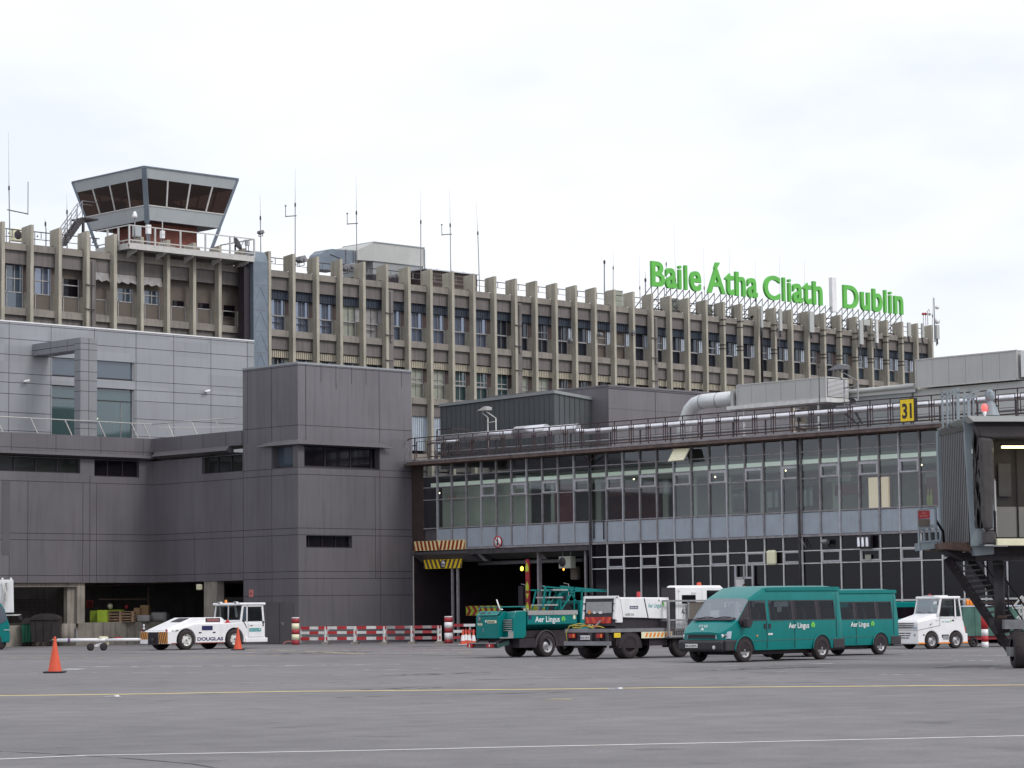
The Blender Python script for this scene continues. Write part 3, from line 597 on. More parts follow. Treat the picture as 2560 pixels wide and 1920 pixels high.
# ================================================================== OFFICE BUILDING WITH FINS
YO = 114.35; BAY = 1.7625; X0F = 91.39
UNIT[:] = [1.13, EYE*(1-1.13)]
ob = thing('office_building', 'long beige concrete office block with rows of tall vertical fins and recessed windows', 'building', (X0F, YO, 0))
K0, K1 = -13, 35
xl = X0F+K0*BAY-1; xr = X0F+K1*BAY+.35
mb = MB()
zs = [(9, 10.30), (13.97, 13.95+.02)]
FLO = [17.32, 13.97, 10.62]      # underside of the floor beams
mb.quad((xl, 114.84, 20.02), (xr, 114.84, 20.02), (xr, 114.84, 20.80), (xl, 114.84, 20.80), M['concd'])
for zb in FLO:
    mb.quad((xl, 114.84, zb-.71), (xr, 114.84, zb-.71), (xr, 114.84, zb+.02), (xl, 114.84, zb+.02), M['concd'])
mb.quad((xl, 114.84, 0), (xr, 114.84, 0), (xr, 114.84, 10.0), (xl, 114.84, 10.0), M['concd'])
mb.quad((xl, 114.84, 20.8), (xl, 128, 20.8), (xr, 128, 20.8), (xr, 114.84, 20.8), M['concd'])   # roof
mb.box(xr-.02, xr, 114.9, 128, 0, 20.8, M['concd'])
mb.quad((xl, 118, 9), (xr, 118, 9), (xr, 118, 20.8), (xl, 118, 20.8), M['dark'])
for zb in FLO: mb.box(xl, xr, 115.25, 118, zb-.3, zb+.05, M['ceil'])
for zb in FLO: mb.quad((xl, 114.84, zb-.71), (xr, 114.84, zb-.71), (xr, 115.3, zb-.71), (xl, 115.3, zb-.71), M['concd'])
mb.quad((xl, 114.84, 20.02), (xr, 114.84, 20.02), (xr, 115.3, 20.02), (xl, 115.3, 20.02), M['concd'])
mb.build('facade_wall', ob)
mb = MB(); mb.box(xl, xr, 114.66, 114.95, 20.73, 21.1, M['conc']); mb.build('parapet', ob)
for zb in FLO:
    mb = MB(); mb.box(xl, xr, 114.66, 115.2, zb, zb+.37, M['conc']); mb.build('floor_beam', ob)
fm = None
def fin_mb(x):
    mb = MB(); a, b = x-.2, x
    mb.prism([(a, YO), (b, YO), (b, YO+.38), (a, YO+.38)], 'Z', 8.6, 22.05, M['fin'])
    mb.v[-1].z += .0
    mb.add([(a, YO, 22.05), (b, YO, 22.05), (b, YO+.38, 22.05), (a, YO+.38, 22.05), (a, YO, 22.10), (b, YO, 22.10), (b, YO+.86, 22.02), (a, YO+.86, 22.02), (a, YO+.86, 21.18), (b, YO+.86, 21.18), (b, YO+.381, 21.18), (a, YO+.381, 21.18), (a, YO+.381, 22.05), (b, YO+.381, 22.05)],
           [(0, 1, 5, 4), (4, 5, 6, 7), (7, 6, 9, 8), (8, 9, 10, 11), (11, 10, 13, 12), (0, 4, 7, 12, 3), (12, 7, 8, 11), (1, 2, 13, 6, 5), (13, 10, 9, 6), (0, 3, 2, 1)], M['fin'])
    for z0, z1 in ((17.3, 18.58), (13.95, 15.3), (10.6, 11.95)): mb.box(a+.004, b-.004, YO+.381, YO+.84, z0, z1, M['fin'])
    return mb
f0 = fin_mb(X0F).build('fin', ob)
for k in range(K0, K1+1):
    if k: c = f0.copy(); COL.objects.link(c); c.parent = ob; c.location.x = k*BAY*UNIT[0]
# window units
def unit(name, x0, z0, z1, cols, trans, gmat, fmat, infill, sky_slivers=False, y=115.2, parent=ob, white=False):
    """glazed window x0..x0+1.04 plus the infill beside it"""
    x1 = x0+1.04
    mb = MB(); mb.quad((x0, y, z0), (x1, y, z0), (x1, y, z1), (x0, y, z1), M[gmat]); w = mb.build(name, parent, recalc=False)
    mb = MB(); f = .045
    for x in (x0, x1-f): mb.box(x, x+f, y-.05, y+.02, z0, z1, M[fmat])
    for i in range(1, cols): xm = x0+(x1-x0)*i/cols; mb.box(xm-f/2, xm+f/2, y-.05, y+.02, z0, z1, M[fmat])
    for zt in trans: mb.box(x0+f, x1-f, y-.045, y+.02, zt-.03, zt+.03, M[fmat])
    mb.box(x0+f, x1-f, y-.04, y+.02, z0, z0+f, M[fmat])
    mb.build('frame', w)
    mb = MB(); mb.quad((x1, y, z0), (x0+BAY, y, z0), (x0+BAY, y, z1), (x1, y, z1), M[infill])
    if sky_slivers:
        for a, b in ((x1+.10, x1+.24), (x1+.30, x1+.42)): mb.box(a, b, y-.06, y-.005, z0+(z1-z0)*(.28), z1-.1, M['corrb'])  # pale strips painted as bright sky glimpsed through the building
    mb.build('infill', w, recalc=False)
    return w
rnd = random.Random(3)
for k in range(K0, K1):
    x = X0F+k*BAY+.58
    # top storey
    if k < -1:
        if k in (-10, -9, -11, -12, -13): unit('window', x, 17.7, 20.02, 2, [19.3, 18.4], 'g_blue' if k < -9 else 'g_sky', 'guard', 'beige' if k > -10 else 'brown')
        elif k in (-8,): unit('window', x, 18.2, 19.55, 1, [19.2], 'g_dark', 'guard', 'beige')
        elif k in (-6, -5): unit('window', x, 18.1, 19.3, 2, [19.05], 'g_blue', 'guard', 'beige')
        else:
            mb = MB(); mb.quad((x-.05, 115.19, 17.6), (x+BAY, 115.19, 17.6), (x+BAY, 115.19, 19.6), (x-.05, 115.19, 19.6), M['beige'])
            if k in (-4, -3, -2): mb.box(x+.2, x+.9, 115.1, 115.18, 18.3, 18.9, M['g_dark'])
            mb.build('blank_panel', ob, recalc=False)
        mb = MB(); mb.quad((x-.06, 115.195, 17.5), (x+BAY, 115.195, 17.5), (x+BAY, 115.195, 20.03), (x-.06, 115.195, 20.03), M['beige'] if k > -9 else M['brown']); mb.v = [v+Vector((0, .05, 0)) for v in mb.v]; mb.build('backing_panel', ob, recalc=False)
    else:
        g = 'g_sky' if k < 10 else ('g_off' if k < 30 else 'g_blue')
        if k in (3, 4): g = 'curtain' if k == 3 else 'sheet'
        if k in (15, 16): g = 'beige'
        tr = [18.55] if k < 10 else ([19.0, 18.6] if k % 3 == 0 else [18.6])
        unit('window', x, 17.65, 19.55, 2 if k < 14 else 1, tr, g, 'steel' if k < 14 else 'guard', 'brown' if k not in (3, 4) else 'sheet', sky_slivers=(k >= 13 and k not in (27, 28, 29)))
        mb = MB(); mb.quad((x-.6, 115.0, 19.5), (x-.6+BAY, 115.0, 19.5), (x-.6+BAY, 115.0, 20.02), (x-.6, 115.0, 20.02), M['tealhood'])
        for q in range(9): mb.box(x-.6+q*BAY/9, x-.6+q*BAY/9+.02, 114.985, 115.0, 19.5, 20.02, M['dark'])
        mb.quad((x-.6, 115.0, 19.5), (x-.6+BAY, 115.0, 19.5), (x-.6+BAY, 115.25, 19.5), (x-.6, 115.25, 19.5), M['joint']); mb.build('blind_box', ob, recalc=False)
    # second storey
    if k >= -2:
        g = rnd.choice(['g_blue', 'curtain', 'g_off', 'g_teal']) if k < 13 else 'g_off'
        unit('window', x, 14.3, 16.15, 2, [15.55, 15.3], g, 'guard', 'brown' if k > 3 else 'curtain')
        mb = MB(); mb.quad((x-.6, 114.97, 16.13), (x-.6+BAY, 114.97, 16.13), (x-.6+BAY, 114.97, 16.61), (x-.6, 114.97, 16.61), M['brown'])
        for q in range(12): mb.box(x-.6+q*BAY/12, x-.6+q*BAY/12+.105, 114.945, 114.97, 16.15, 16.56, M['corr'])
        mb.quad((x-.6, 114.97, 16.13), (x-.6+BAY, 114.97, 16.13), (x-.6+BAY, 115.25, 16.13), (x-.6, 115.25, 16.13), M['joint']); mb.build('corrugated_panel', ob, recalc=False)
    if 4 <= k <= 10:
        mb = MB(); mb.quad((x-.6, 114.97, 11.2), (x-.6+BAY, 114.97, 11.2), (x-.6+BAY, 114.97, 13.3), (x-.6, 114.97, 13.3), M['duct'])
        for q in range(12): mb.box(x-.6+q*BAY/12, x-.6+q*BAY/12+.10, 114.94, 114.97, 11.2, 13.3, M['corrb'])
        mb.build('corrugated_panel', ob, recalc=False)
    # balcony guards in front of the windows
    for z0, z1, ok in ((17.71, 18.58, True), (14.36, 15.27, k >= 4 and k < 14)):
        if not ok: continue
        a, b = X0F+k*BAY+.02, X0F+k*BAY+1.56; mb = MB(); f = .05; Y = 115.02
        mb.box(a, b, Y-.02, Y+.03, z1-f, z1, M['guard']); mb.box(a, b, Y-.02, Y+.03, z0, z0+f*.8, M['guard']); mb.box(b-f-.02, b-.02, Y-.02, Y+.03, z0, z1, M['guard']); mb.box(a+.5, a+.5+f, Y-.02, Y+.03, z0, z1, M['guard'])
        if k < -2 and z0 > 17: mb.quad((a, Y+.01, z0), (b, Y+.01, z0), (b, Y+.01, z1), (a, Y+.01, z1), M['g_blue' if k < -9 else 'beige'])
        elif k < 3 or k == 4: mb.box(a+.6, a+1.3, Y+.05, Y+.08, z0+.42, z0+.47, M['trim'])
        mb.build('balcony_guard', ob, recalc=False)
# torn cream sheet hanging over two bays
mb = MB()
for kk, (a, b) in enumerate(((X0F-7*BAY+.1, X0F-6*BAY-.2), (X0F-6*BAY, X0F-5*BAY-.2), (X0F-5*BAY, X0F-4*BAY-.25))):
    n = 8
    for i in range(n):
        u0 = a+(b-a)*i/n; u1 = a+(b-a)*(i+1)/n; w0 = .07*math.sin(i*2.1+kk); w1 = .07*math.sin((i+1)*2.1+kk)
        mb.quad((u0, 114.72+w0*.4, 19.55+w0), (u1, 114.72+w1*.4, 19.55+w1), (u1, 114.80, 20.0), (u0, 114.80, 20.0), M['sheet'])
o = mb.build('dust_sheet', recalc=False); tag(o, 'torn white sheet hanging under the roof beam behind the fins', 'sheet')
# dark pipes down the facade
for i, (k, lb) in enumerate(((-7, 'dark service riser beside fins under the control tower'), (5, 'dark riser with bands beside a fin right of the grey tower'), (11, 'grey service riser beside a fin near the long facade middle'), (18, 'grey service riser in the facade left of the green sign'))):
    x = X0F+k*BAY+.08; t = thing('service_riser', lb, 'riser', (x, 114.6, 9), 'risers between the office fins')
    mb = MB(); mb.box(x, x+.38, 114.45, 114.65, 13.5, 20.6, M['concd']); mb.box(x+.1, x+.25, 114.38, 114.45, 17.5 if i else 16.8, 20.5, M['concd']); mb.build('casing', t)
    mb = MB()
    for z in (19.2, 17.9, 16.4): mb.tube([(x-.4, 114.3, z), (x+.2, 114.28, z-.03)], .03, M['steeld'], 6)
    mb.build('clamp', t)
mb = MB(); x = X0F+24*BAY+.3; mb.tube([(x-.6, 114.9, 21.3), (x-.3, 114.7, 21.5), (x, 114.5, 21.2), (x, 114.5, 15)], .09, M['black'], 8); o = mb.build('cable_bundle', ob)
o['label'] = 'thick black cable bundle down the facade'
# big zinc duct riser at the facade
t = thing('duct_riser', 'tall blue grey zinc duct rising up the facade beside the light grey block', 'duct', (90, 113.9, 9))
mb = MB(); a, b = 89.48, 90.5; ya = 113.55
prof = [(ya, 9.0), (ya, 21.3), (ya+.08, 21.6), (ya+.25, 21.85), (ya+.5, 21.95), (114.5, 21.95), (114.5, 9.0)]
mb.prism(prof, 'X', a, b, M['duct'])
for z in (20.0, 18.6, 17.4, 16.2, 15.0): mb.box(a-.015, b+.015, ya-.015, ya, z-.015, z+.015, M['steel'])
for z0 in (18.6, 17.4, 16.2, 15.0, 20.0):
    for s in (0, 1):
        p0 = (a+.02, ya-.006, z0-1.15) if s else (b-.02, ya-.006, z0-1.15); p1 = ((a+b)/2, ya-.006, z0-.1); mb.bar(p0, p1, .02, .012, M['duct'])
mb.build('casing', t)
mb = MB(); mb.box(a-.42, a-.02, ya+.3, 114.4, 9, 21.0, M['trim']); mb.build('gap_shade_strip', t)  # solid dark strip, stands for the shade in the gap beside the duct
# roof edge railing behind the fins
t = thing('roof_railing', 'dark rail with small brackets running behind the fin tops of the office roof', 'railing', (100, 115.6, 21.1))
mb = MB(); Y = 115.55
mb.tube([(xl, Y, 21.95), (80.5, Y, 21.95)], .03, M['steeld'], 6); mb.tube([(90.5, Y, 21.95), (xr, Y, 21.95)], .028, M['steeld'], 6)
mb.tube([(xl, Y, 21.55), (80.5, Y, 21.55)], .02, M['steeld'], 6); mb.tube([(90.5, Y, 21.6), (xr, Y, 21.6)], .018, M['steel'], 6); mb.build('rail', t)
for k in range(K0, K1):
    if -6 < k < -1: continue
    x = X0F+k*BAY; mb = MB()
    for q in (.45, .85, 1.25): mb.box(x+q-.015, x+q+.015, Y-.02, Y+.02, 21.1 if q == .85 else 21.6, 21.95, M['steel'])
    mb.lathe([(0, -.06), (.06, 0), (0, .06)], (x+1.0, Y-.02, 21.72), 'Z', M['steeld'], 6)
    mb.build('post', t)
# ================================================================== CONTROL TOWER CAB on the office roof (still in office survey units)
def LD(r, d): return CP*0+RT*r+FW*d      # lateral / depth to world
T0 = LD(-20.10, 141.0); A_ = Vector((1, 0, 0)); B_ = Vector((0, 1, 0))
ct = thing('control_tower', 'small control tower cab with outward leaning bronze windows on the office roof', 'control tower', (T0.x+1.1, T0.y+1.1, 21.0))
LA, LB = 6.5, 6.9; SL = .268
def cc(i, z):            # corner i at height z: 0 near, 1 right (+X), 2 far, 3 left (+Y)
    e = (26.2-z)*SL
    return Vector((T0.x+(e if i in (0, 3) else LA-e), T0.y+(e if i in (0, 1) else LB-e), z))
def band(mb, z0, z1, mt, off=0):
    for i in range(4):
        j = (i+1) % 4; mb.quad(cc(i, z0), cc(j, z0), cc(j, z1), cc(i, z1), mt)
mb = MB(); band(mb, 25.62, 26.2, M['cabp']); mb.quad(*[cc(i, 26.2) for i in range(4)], M['cabp']); mb.quad(*[cc(i, 25.62) for i in range(4)], M['ceil']); mb.build('roof_fascia', ct)
mb = MB(); o = .1
for i in range(4):
    a, b = cc(i, 26.2), cc((i+1) % 4, 26.2); mb.bar(a+Vector((0, 0, .03)), b+Vector((0, 0, .03)), .14, .06, M['duct'])
mb.build('roof_edge', ct)
mb = MB(); band(mb, 23.42, 24.2, M['cabp']); mb.quad(*[cc(i, 23.42) for i in range(4)], M['trim']); mb.quad(*[cc(i, 23.46)+Vector((0, 0, .4)) for i in range(4)], M['ceil']); mb.build('apron_panel', ct)
for i in range(4):
    j = (i+1) % 4
    for q in range(4):
        t0, t1 = q/4, (q+1)/4
        a0, a1 = cc(i, 24.2).lerp(cc(j, 24.2), t0), cc(i, 24.2).lerp(cc(j, 24.2), t1); b0, b1 = cc(i, 25.62).lerp(cc(j, 25.62), t0), cc(i, 25.62).lerp(cc(j, 25.62), t1)
        mb = MB(); mb.quad(a0, a1, b1, b0, M['g_cab']); w = mb.build('window', ct, recalc=False)
        mb = MB(); mb.bar(a0, b0, .09, .09, M['railw']); mb.bar(a0, a1, .06, .06, M['railw']); mb.build('frame', w)
    mb = MB(); w_ = .26 if i == 0 else .13; mb.bar(cc(i, 23.3), cc(i, 26.2), w_, w_, M['duct']); mb.build('corner_post', ct)
    mb = MB(); mb.bar(cc(i, 21.3), cc(i, 23.42), .17, .17, M['duct']); mb.build('strut', ct)
    q = (cc(i, 24.2)+cc(j, 24.2))/2; f = cc(i, 24.25).lerp(cc(j, 24.25), .5)
# interior consoles seen through the glass
mb = MB(); x, y = T0.x, T0.y
mb.box(x+1.2, x+5.2, y+1.3, y+1.9, 24.0, 24.55, M['trim']); mb.box(x+3.4, x+4.9, y+3.6, y+4.6, 23.9, 25.1, M['beige']); mb.box(x+1.0, x+2.1, y+4.6, y+5.6, 24, 25.0, M['brown']); mb.build('console', ct)
mb = MB(); mb.box(x+1.65, x+LA-1.65, y+1.65, y+LB-1.65, 20.8, 23.42, M['brick']); mb.build('brick_base', ct)
# platform with guard rail projecting over the fins
pf = thing('roof_platform', 'pale steel viewing platform with guard rails below the control tower cab', 'platform', (81.06, 113.5, 21.3))
xa, xb, ya, yb = 81.0, 89.5, 113.5, 116.6
mb = MB(); mb.box(xa, xb, ya, yb, 21.36, 21.46, M['railw']); mb.box(xa, xb, ya-.03, ya+.07, 21.24, 21.56, M['railw']); mb.box(xa-.03, xa+.05, ya+.07, yb, 21.24, 21.56, M['railw']); mb.box(xb-.05, xb+.03, ya+.07, yb, 21.24, 21.56, M['railw']); mb.build('deck', pf)
mb = MB()
for z in (22.52, 21.72): mb.bar((xa, ya, z), (xb, ya, z), .05, .06, M['railw']); mb.bar((xa, ya, z), (xa, yb, z), .05, .06, M['railw']); mb.bar((xb, ya, z), (xb, yb, z), .05, .06, M['railw'])
mb.build('rail', pf)
for i in range(6):
    x = xa+(xb-xa)*i/5; mb = MB(); mb.box(x-.04, x+.04, ya-.04, ya+.04, 21.46, 22.52, M['railw']); mb.build('post', pf)
for i in (1, 2): mb = MB(); mb.box(xa-.04, xa+.04, ya+i-.04, ya+i+.04, 21.46, 22.52, M['railw']); mb.build('post', pf)
for i in range(5):
    mb = MB(); x = xa+.5+i*1.9; mb.prism([(ya+.1, 21.24), (ya+.1, 21.16), (114.4, 20.9), (114.4, 21.24)], 'X', x, x+.08, M['railw']); mb.build('bracket', pf)
# equipment on the platform
def eq(name, label, cat, x, y, z, sx, sy, sz, mt, legs=True, group=None):
    t = thing(name, label, cat, (x, y, z), group)
    mb = MB(); mb.box(x-sx/2, x+sx/2, y-sy/2, y+sy/2, z, z+sz, mt); mb.build('housing', t, bevel=min(sx, sy, sz)*.08)
    if legs:
        mb = MB()
        for s in (-1, 1): mb.box(x+s*sx*.35-.02, x+s*sx*.35+.02, y-.02, y+.02, z-legs, z, M['steel'])
        mb.build('stand', t)
    return t
def at(px, py, Y): x, z = YP(px, py, Y*1.13); return x/1.13, Y, (z-UNIT[1])/1.13
x, y, z = at(342, 592, 114.2); eq('instrument_cabinet', 'grey louvred cabinet on a stand behind the platform rail, leftmost on the platform', 'cabinet', x, y, z, .45, .25, .62, M['cabp'], .5, 'equipment on the roof platform')
x, y, z = at(371, 585, 114.4); eq('instrument_cabinet', 'small light grey box beside the louvred cabinet on the platform', 'cabinet', x, y, z, .25, .2, .5, M['white'], .5, 'equipment on the roof platform')
x, y, z = at(406, 596, 113.9); t = eq('weather_sensor', 'white capsule shaped sensor on a mast at the platform rail', 'sensor', x, y, z, .22, .2, .42, M['white'], 1.0, 'equipment on the roof platform')
mb = MB(); mb.box(x-.02, x+.02, y-.02, y+.02, z+.42, z+1.0, M['railw']); mb.build('mast', t)
x, y, z = at(337, 544, 114); t = thing('dome_camera', 'white dome camera on a short pole above the platform rail', 'camera', (x, y, z)); mb = MB(); mb.lathe([(0, .34), (.06, .33), (.1, .24), (.14, .1), (.14, 0), (.05, -.02)], (x, y, z), 'Z', M['white'], 12); mb.build('housing', t); mb = MB(); mb.tube([(x, y, z), (x, y, 21.5)], .03, M['steel'], 6); mb.build('pole', t)
x, y, z = at(618, 614, 114.2); eq('junction_box', 'small grey box near the right end of the platform', 'box', x, y, z, .25, .15, .33, M['cabp'], .5)
for (px, py, w, h, lb) in ((415, 620, .9, .32, 'low concrete ballast block on the platform, left of the pair'), (478, 622, .8, .3, 'low concrete ballast block on the platform, right of the pair')):
    x, y, z = at(px, py, 115.3); mb = MB(); mb.box(x-w/2, x+w/2, y-.3, y+.3, 21.47, z+.1, M['conc']); tag(mb.build('ballast_block', bevel=.03), lb, 'block', 'ballast blocks on the platform')
# dish on the platform
x, y, z = at(588, 612, 115.2); t = thing('satellite_dish', 'grey dish antenna tilted upward behind the platform rail', 'satellite dish', (x, y, 21.46))
mb = MB(); n = 14; R_ = .48
ax = Vector((.72, -.35, .45)).normalized(); u = ax.cross(Vector((0, 0, 1))).normalized(); v = u.cross(ax)
vs = []; C0 = Vector((x, y, z))
for i in range(6):
    r = R_*i/5
    for k in range(n): a = 2*math.pi*k/n; vs.append(C0+ax*(r*r*.8)+u*math.cos(a)*r+v*math.sin(a)*r)
mb.add(vs, [(i*n+k, i*n+(k+1) % n, (i+1)*n+(k+1) % n, (i+1)*n+k) for i in range(5) for k in range(n)], M['steel'], True); mb.build('dish', t, recalc=False)
mb = MB(); mb.tube([C0, (x, y, 21.46)], .05, M['steeld'], 6); mb.tube([C0-v*.4, C0+ax*.6], .02, M['steeld'], 6); mb.build('mount', t)
# roof stair beside the cab
t = thing('roof_stair', 'dark open steel stair with handrails climbing to the control tower cab', 'stair', (79, 118, 21))
def s2(px, py, Y): return Vector(at(px, py, Y))
lo = s2(160, 612, 118.5); hi = s2(206, 547, 118.5); lo2, hi2 = lo+Vector((.35, 1.0, 0)), hi+Vector((.35, 1.0, 0))
for a, b in ((lo, hi), (lo2, hi2)): mb = MB(); mb.bar(a, b, .06, .26, M['steeld']); mb.build('stringer', t)
for i in range(10):
    f = (i+.5)/10; a = lo.lerp(hi, f); b = lo2.lerp(hi2, f); mb = MB(); mb.bar(a, b, .34, .05, M['steeld']); mb.build('tread', t)
mb = MB(); mb.box(hi.x, hi.x+1.0, hi.y-.1, hi.y+1.1, hi.z, hi.z+.08, M['steeld']); mb.box(hi.x, hi.x+.12, hi.y-.05, hi.y+.07, 21, hi.z, M['steeld']); mb.build('landing', t)
mb = MB(); Z = Vector((0, 0, 1.0))
for a, b in ((lo, hi), (lo2, hi2)):
    mb.tube([a+Z-Vector((.5, 0, .7)), a+Z, b+Z, b+Z+Vector((1.0, 0, 0))], .025, M['steel'], 6); mb.tube([a+Z*.5, b+Z*.5], .018, M['steel'], 6)
    for f in (0, .33, .66, 1): p = a.lerp(b, f); mb.tube([p, p+Z], .02, M['steel'], 6)
mb.build('handrail', t)
# air-conditioning unit on the far left roof
x, y, z = at(48, 590, 116.2); t = thing('roof_ac_unit', 'cream outdoor fan unit behind the fins at the far left roof edge', 'air conditioner', (x, y, 21.1)); mb = MB(); mb.box(x-.5, x+.5, y-.2, y+.2, z-.3, z+.35, M['cream']); mb.build('casing', t, bevel=.03)
mb = MB(); mb.lathe([(0, -.01), (.2, -.01), (.24, 0)], (x-.2, y-.205, z+.02), 'Y', M['trim'], 16); mb.build('fan', t)
# aerial masts
def mast(px, pyb, pxt, pyt, lb, Y=117.0, sw=None, arm=None, r=.03, grp='aerial masts on the office roof'):
    b = s2(px, pyb, Y); tt = s2(pxt, pyt, Y); t = thing('radio_mast', lb, 'mast', (b.x, Y, 21.2), grp)
    sw = s2((px+pxt)/2, sw, Y) if sw else b.lerp(tt, .35)
    mb = MB(); mb.tube([(b.x, Y, 21.0), b, sw], r, M['steel'], 6); mb.lathe([(0, .14), (r*1.6, .1), (r*1.6, -.1), (0, -.14)], sw, 'Z', M['steeld'], 8); mb.build('pole', t)
    mb = MB(); mb.tube([sw, sw.lerp(tt, .5), tt], r*.5, M['railw'], 5, r2=r*.3); mb.build('whip', t)
    if arm:
        ap, dx, up = arm; a = s2(px, ap, Y); mb = MB(); e = a+Vector((dx, .0, -.12 if dx < 0 else -.1)); mb.tube([a-Vector((dx*.12, 0, 0)), e], .03, M['steeld'], 6)
        mb.tube([e-Vector((0, 0, .05)), e+Vector((0, 0, up))], .02, M['steeld'], 5); mb.lathe([(0, .1), (.07, .05), (.05, 0), (0, -.02)], e+Vector((0, 0, up*.9)), 'Z', M['steel'], 6) if up < 1 else None
        mb.build('side_arm', t)
    return t
mast(24, 560, 21, 330, 'tall radio mast with a side arm and whip, leftmost on the roof edge', sw=470, arm=(525, 1.15, 1.75))
mast(115, 575, 112, 545, 'short stub aerial between the first fins from the left', sw=560)
mast(168, 545, 167, 485, 'thin short aerial beside the roof stair', sw=530)
mast(652, 632, 650, 486, 'radio mast standing at the right end of the platform', sw=545)
mast(738, 635, 738, 423, 'radio mast with folded side arm, next right of the platform', sw=512, arm=(539, -.72, .66))
mast(892, 650, 890, 438, 'radio mast with side arm in front of the silver rooftop duct', sw=532, arm=(558, -.75, .66))
mast(1052, 672, 1052, 476, 'tall plain mast at the right end of the white rooftop plant box', sw=555)
mast(1127, 680, 1124, 476, 'radio mast with side arm above the low rooftop shed', sw=563, arm=(585, -.75, .66))
mast(1199, 725, 1190, 500, 'slightly bent tall mast just right of the low rooftop shed', sw=583)
for i, (px, b, pt, tp, sw, lb) in enumerate(((1511, 725, 1511, 652, 655, 'thick short aerial left of the green sign, left of a close pair'), (1533, 725, 1533, 625, 670, 'thin aerial left of the green sign, right of a close pair'), (1600, 735, 1599, 638, 720, 'aerial just left of the sign letter B'), (1614, 735, 1613, 678, 700, 'short thick aerial at the foot of the sign letter B'),
      (1666, 730, 1665, 645, 660, 'aerial rising behind the first sign letters'), (1693, 740, 1685, 560, 700, 'tallest thin leaning whip behind the first sign word'), (1762, 745, 1759, 615, 720, 'thin whip in the gap before the accented letter'), (1824, 760, 1823, 622, 740, 'thin whip behind the letters t and h of the second word'),
      (1889, 765, 1888, 651, 750, 'thin whip behind the last letter of the second word'), (1950, 770, 1949, 640, 750, 'thin whip behind the start of the third word'), (2013, 780, 2011, 647, 760, 'thin whip behind the end of the third word'), (2331, 815, 2331, 738, 790, 'thin whip at the right end of the office roof'))):
    mast(px, b, pt, tp, lb, Y=118.2, sw=sw, r=.045 if 'thick' in lb else .025)
# rooftop plant: silver duct and white box
t = thing('rooftop_plant_box', 'pale metal rooftop plant box with sloped intake, behind the fins', 'plant box', (105, 121, 21))
mb = MB(); Yp = 121.0; x0, x1 = 104.85, 109.06
mb.box(x0, x1, Yp, Yp+3, 23.4, 24.55, M['ahu']); mb.box(x0, x1+.0, Yp+.1, Yp+3, 22.6, 23.4, M['ahud']); mb.box(x0-.02, x1+.02, Yp-.04, Yp+3, 24.55, 24.62, M['ahud']); mb.box(x1-.04, x1+.04, Yp-.05, Yp, 22.6, 24.5, M['ahud']); mb.build('casing', t)
mb = MB(); mb.add([(x0-.01, Yp, 23.4), (x0-.01, Yp+2.6, 23.4), (x0-.01, Yp+2.6, 24.58), (x0-.01, Yp, 24.58), (x0-1.1, Yp+.3, 23.4), (x0-1.1, Yp+2.4, 23.4), (x0-1.1, Yp+2.4, 24.3), (x0-1.1, Yp+.3, 24.0)], [(0, 1, 2, 3), (4, 5, 6, 7), (0, 4, 7, 3), (1, 5, 6, 2), (3, 7, 6, 2), (0, 1, 5, 4)], M['ahu']); mb.build('intake_hood', t)
mb = MB(); mb.prism([(Yp+.1, 22.2), (Yp+2, 22.2), (Yp+2, 22.6), (Yp+.1, 22.6)], 'X', x0, x1, M['trim']); mb.build('support', t)
t = thing('roof_duct', 'silver ribbed duct with bent end running into the rooftop plant box', 'duct', (101, 121, 21))
mb = MB(); prof = [(100.75, 22.6), (100.8, 23.1), (101.0, 23.55), (101.4, 23.85), (101.9, 23.95), (103.75, 23.95), (103.75, 23.1), (102.5, 23.1), (102.3, 22.6)]
mb.prism(prof, 'Y', 121.5, 122.6, M['duct']); mb.build('casing', t)
mb = MB()
for x in (103.0, 103.6): mb.box(x-.03, x+.03, 121.44, 122.66, 23.05, 24.0, M['steel'])
mb.bar((101.7, 121.47, 23.6), (102.5, 121.47, 23.4), .03, .03, M['steeld']); mb.build('flange', t)
t = thing('rooftop_shed', 'low brown slatted rooftop shed with pale edge behind the fins', 'shed', (111, 119.5, 21)); x0, x1 = 107.9, 112.2
mb = MB(); mb.box(x0, x1, 119.5, 122, 21, 22.95, M['brown'])
for i in range(6): mb.box(x0, x1, 119.47, 119.5, 21.4+i*.26, 21.46+i*.26, M['beige'])
mb.build('wall', t)
mb = MB(); mb.box(x0-.2, x1+.1, 119.35, 122.1, 22.95, 23.02, M['silver']); mb.build('roof', t)
for i, x in enumerate((109.2, 110.5, 111.5)): mb = MB(); mb.lathe([(.14, 0), (.16, .08), (0, .16)], (x, 120, 23.02), 'Z', M['steel'], 8); mb.build('vent', t)
# floodlights on the office roof edge
def s3(px, py, Y): return s2(px, py, Y)
for px, py, s, lb in ((752, 647, .55, 'square floodlight tilted up beside the second fin right of the zinc duct'), (862, 668, .5, 'cluster floodlight between fins below the silver duct'), (880, 664, .45, 'floodlight next to the fin at the silver duct end'), (985, 690, .4, 'small floodlight on the roof edge below the white plant box')):
    p = s3(px, py, 115.6); flood('roof_floodlight', lb, (p.x, p.y, p.z), 1, 0, s, group='floodlights on the office roof edge')
p = s3(652, 580, 114.2)
t = flood('roof_floodlight', 'flat floodlight on a bracket at the right end of the platform', (p.x, p.y, p.z), 1, 0, .32, group='floodlights on the office roof edge')
# facade floodlights below window sills
for px, py, lb in ((1425, 850, 'dark small floodlight bracket on a fin below the sign, left one'), (1500, 835, 'dark small floodlight in front of an office window'), (1582, 830, 'bracket lamp sticking out from a fin under the sign start')):
    p = s3(px, py, 114.2); flood('facade_floodlight', lb, (p.x, p.y, p.z), -1, 0, .28, group='small lamps on the office fins')
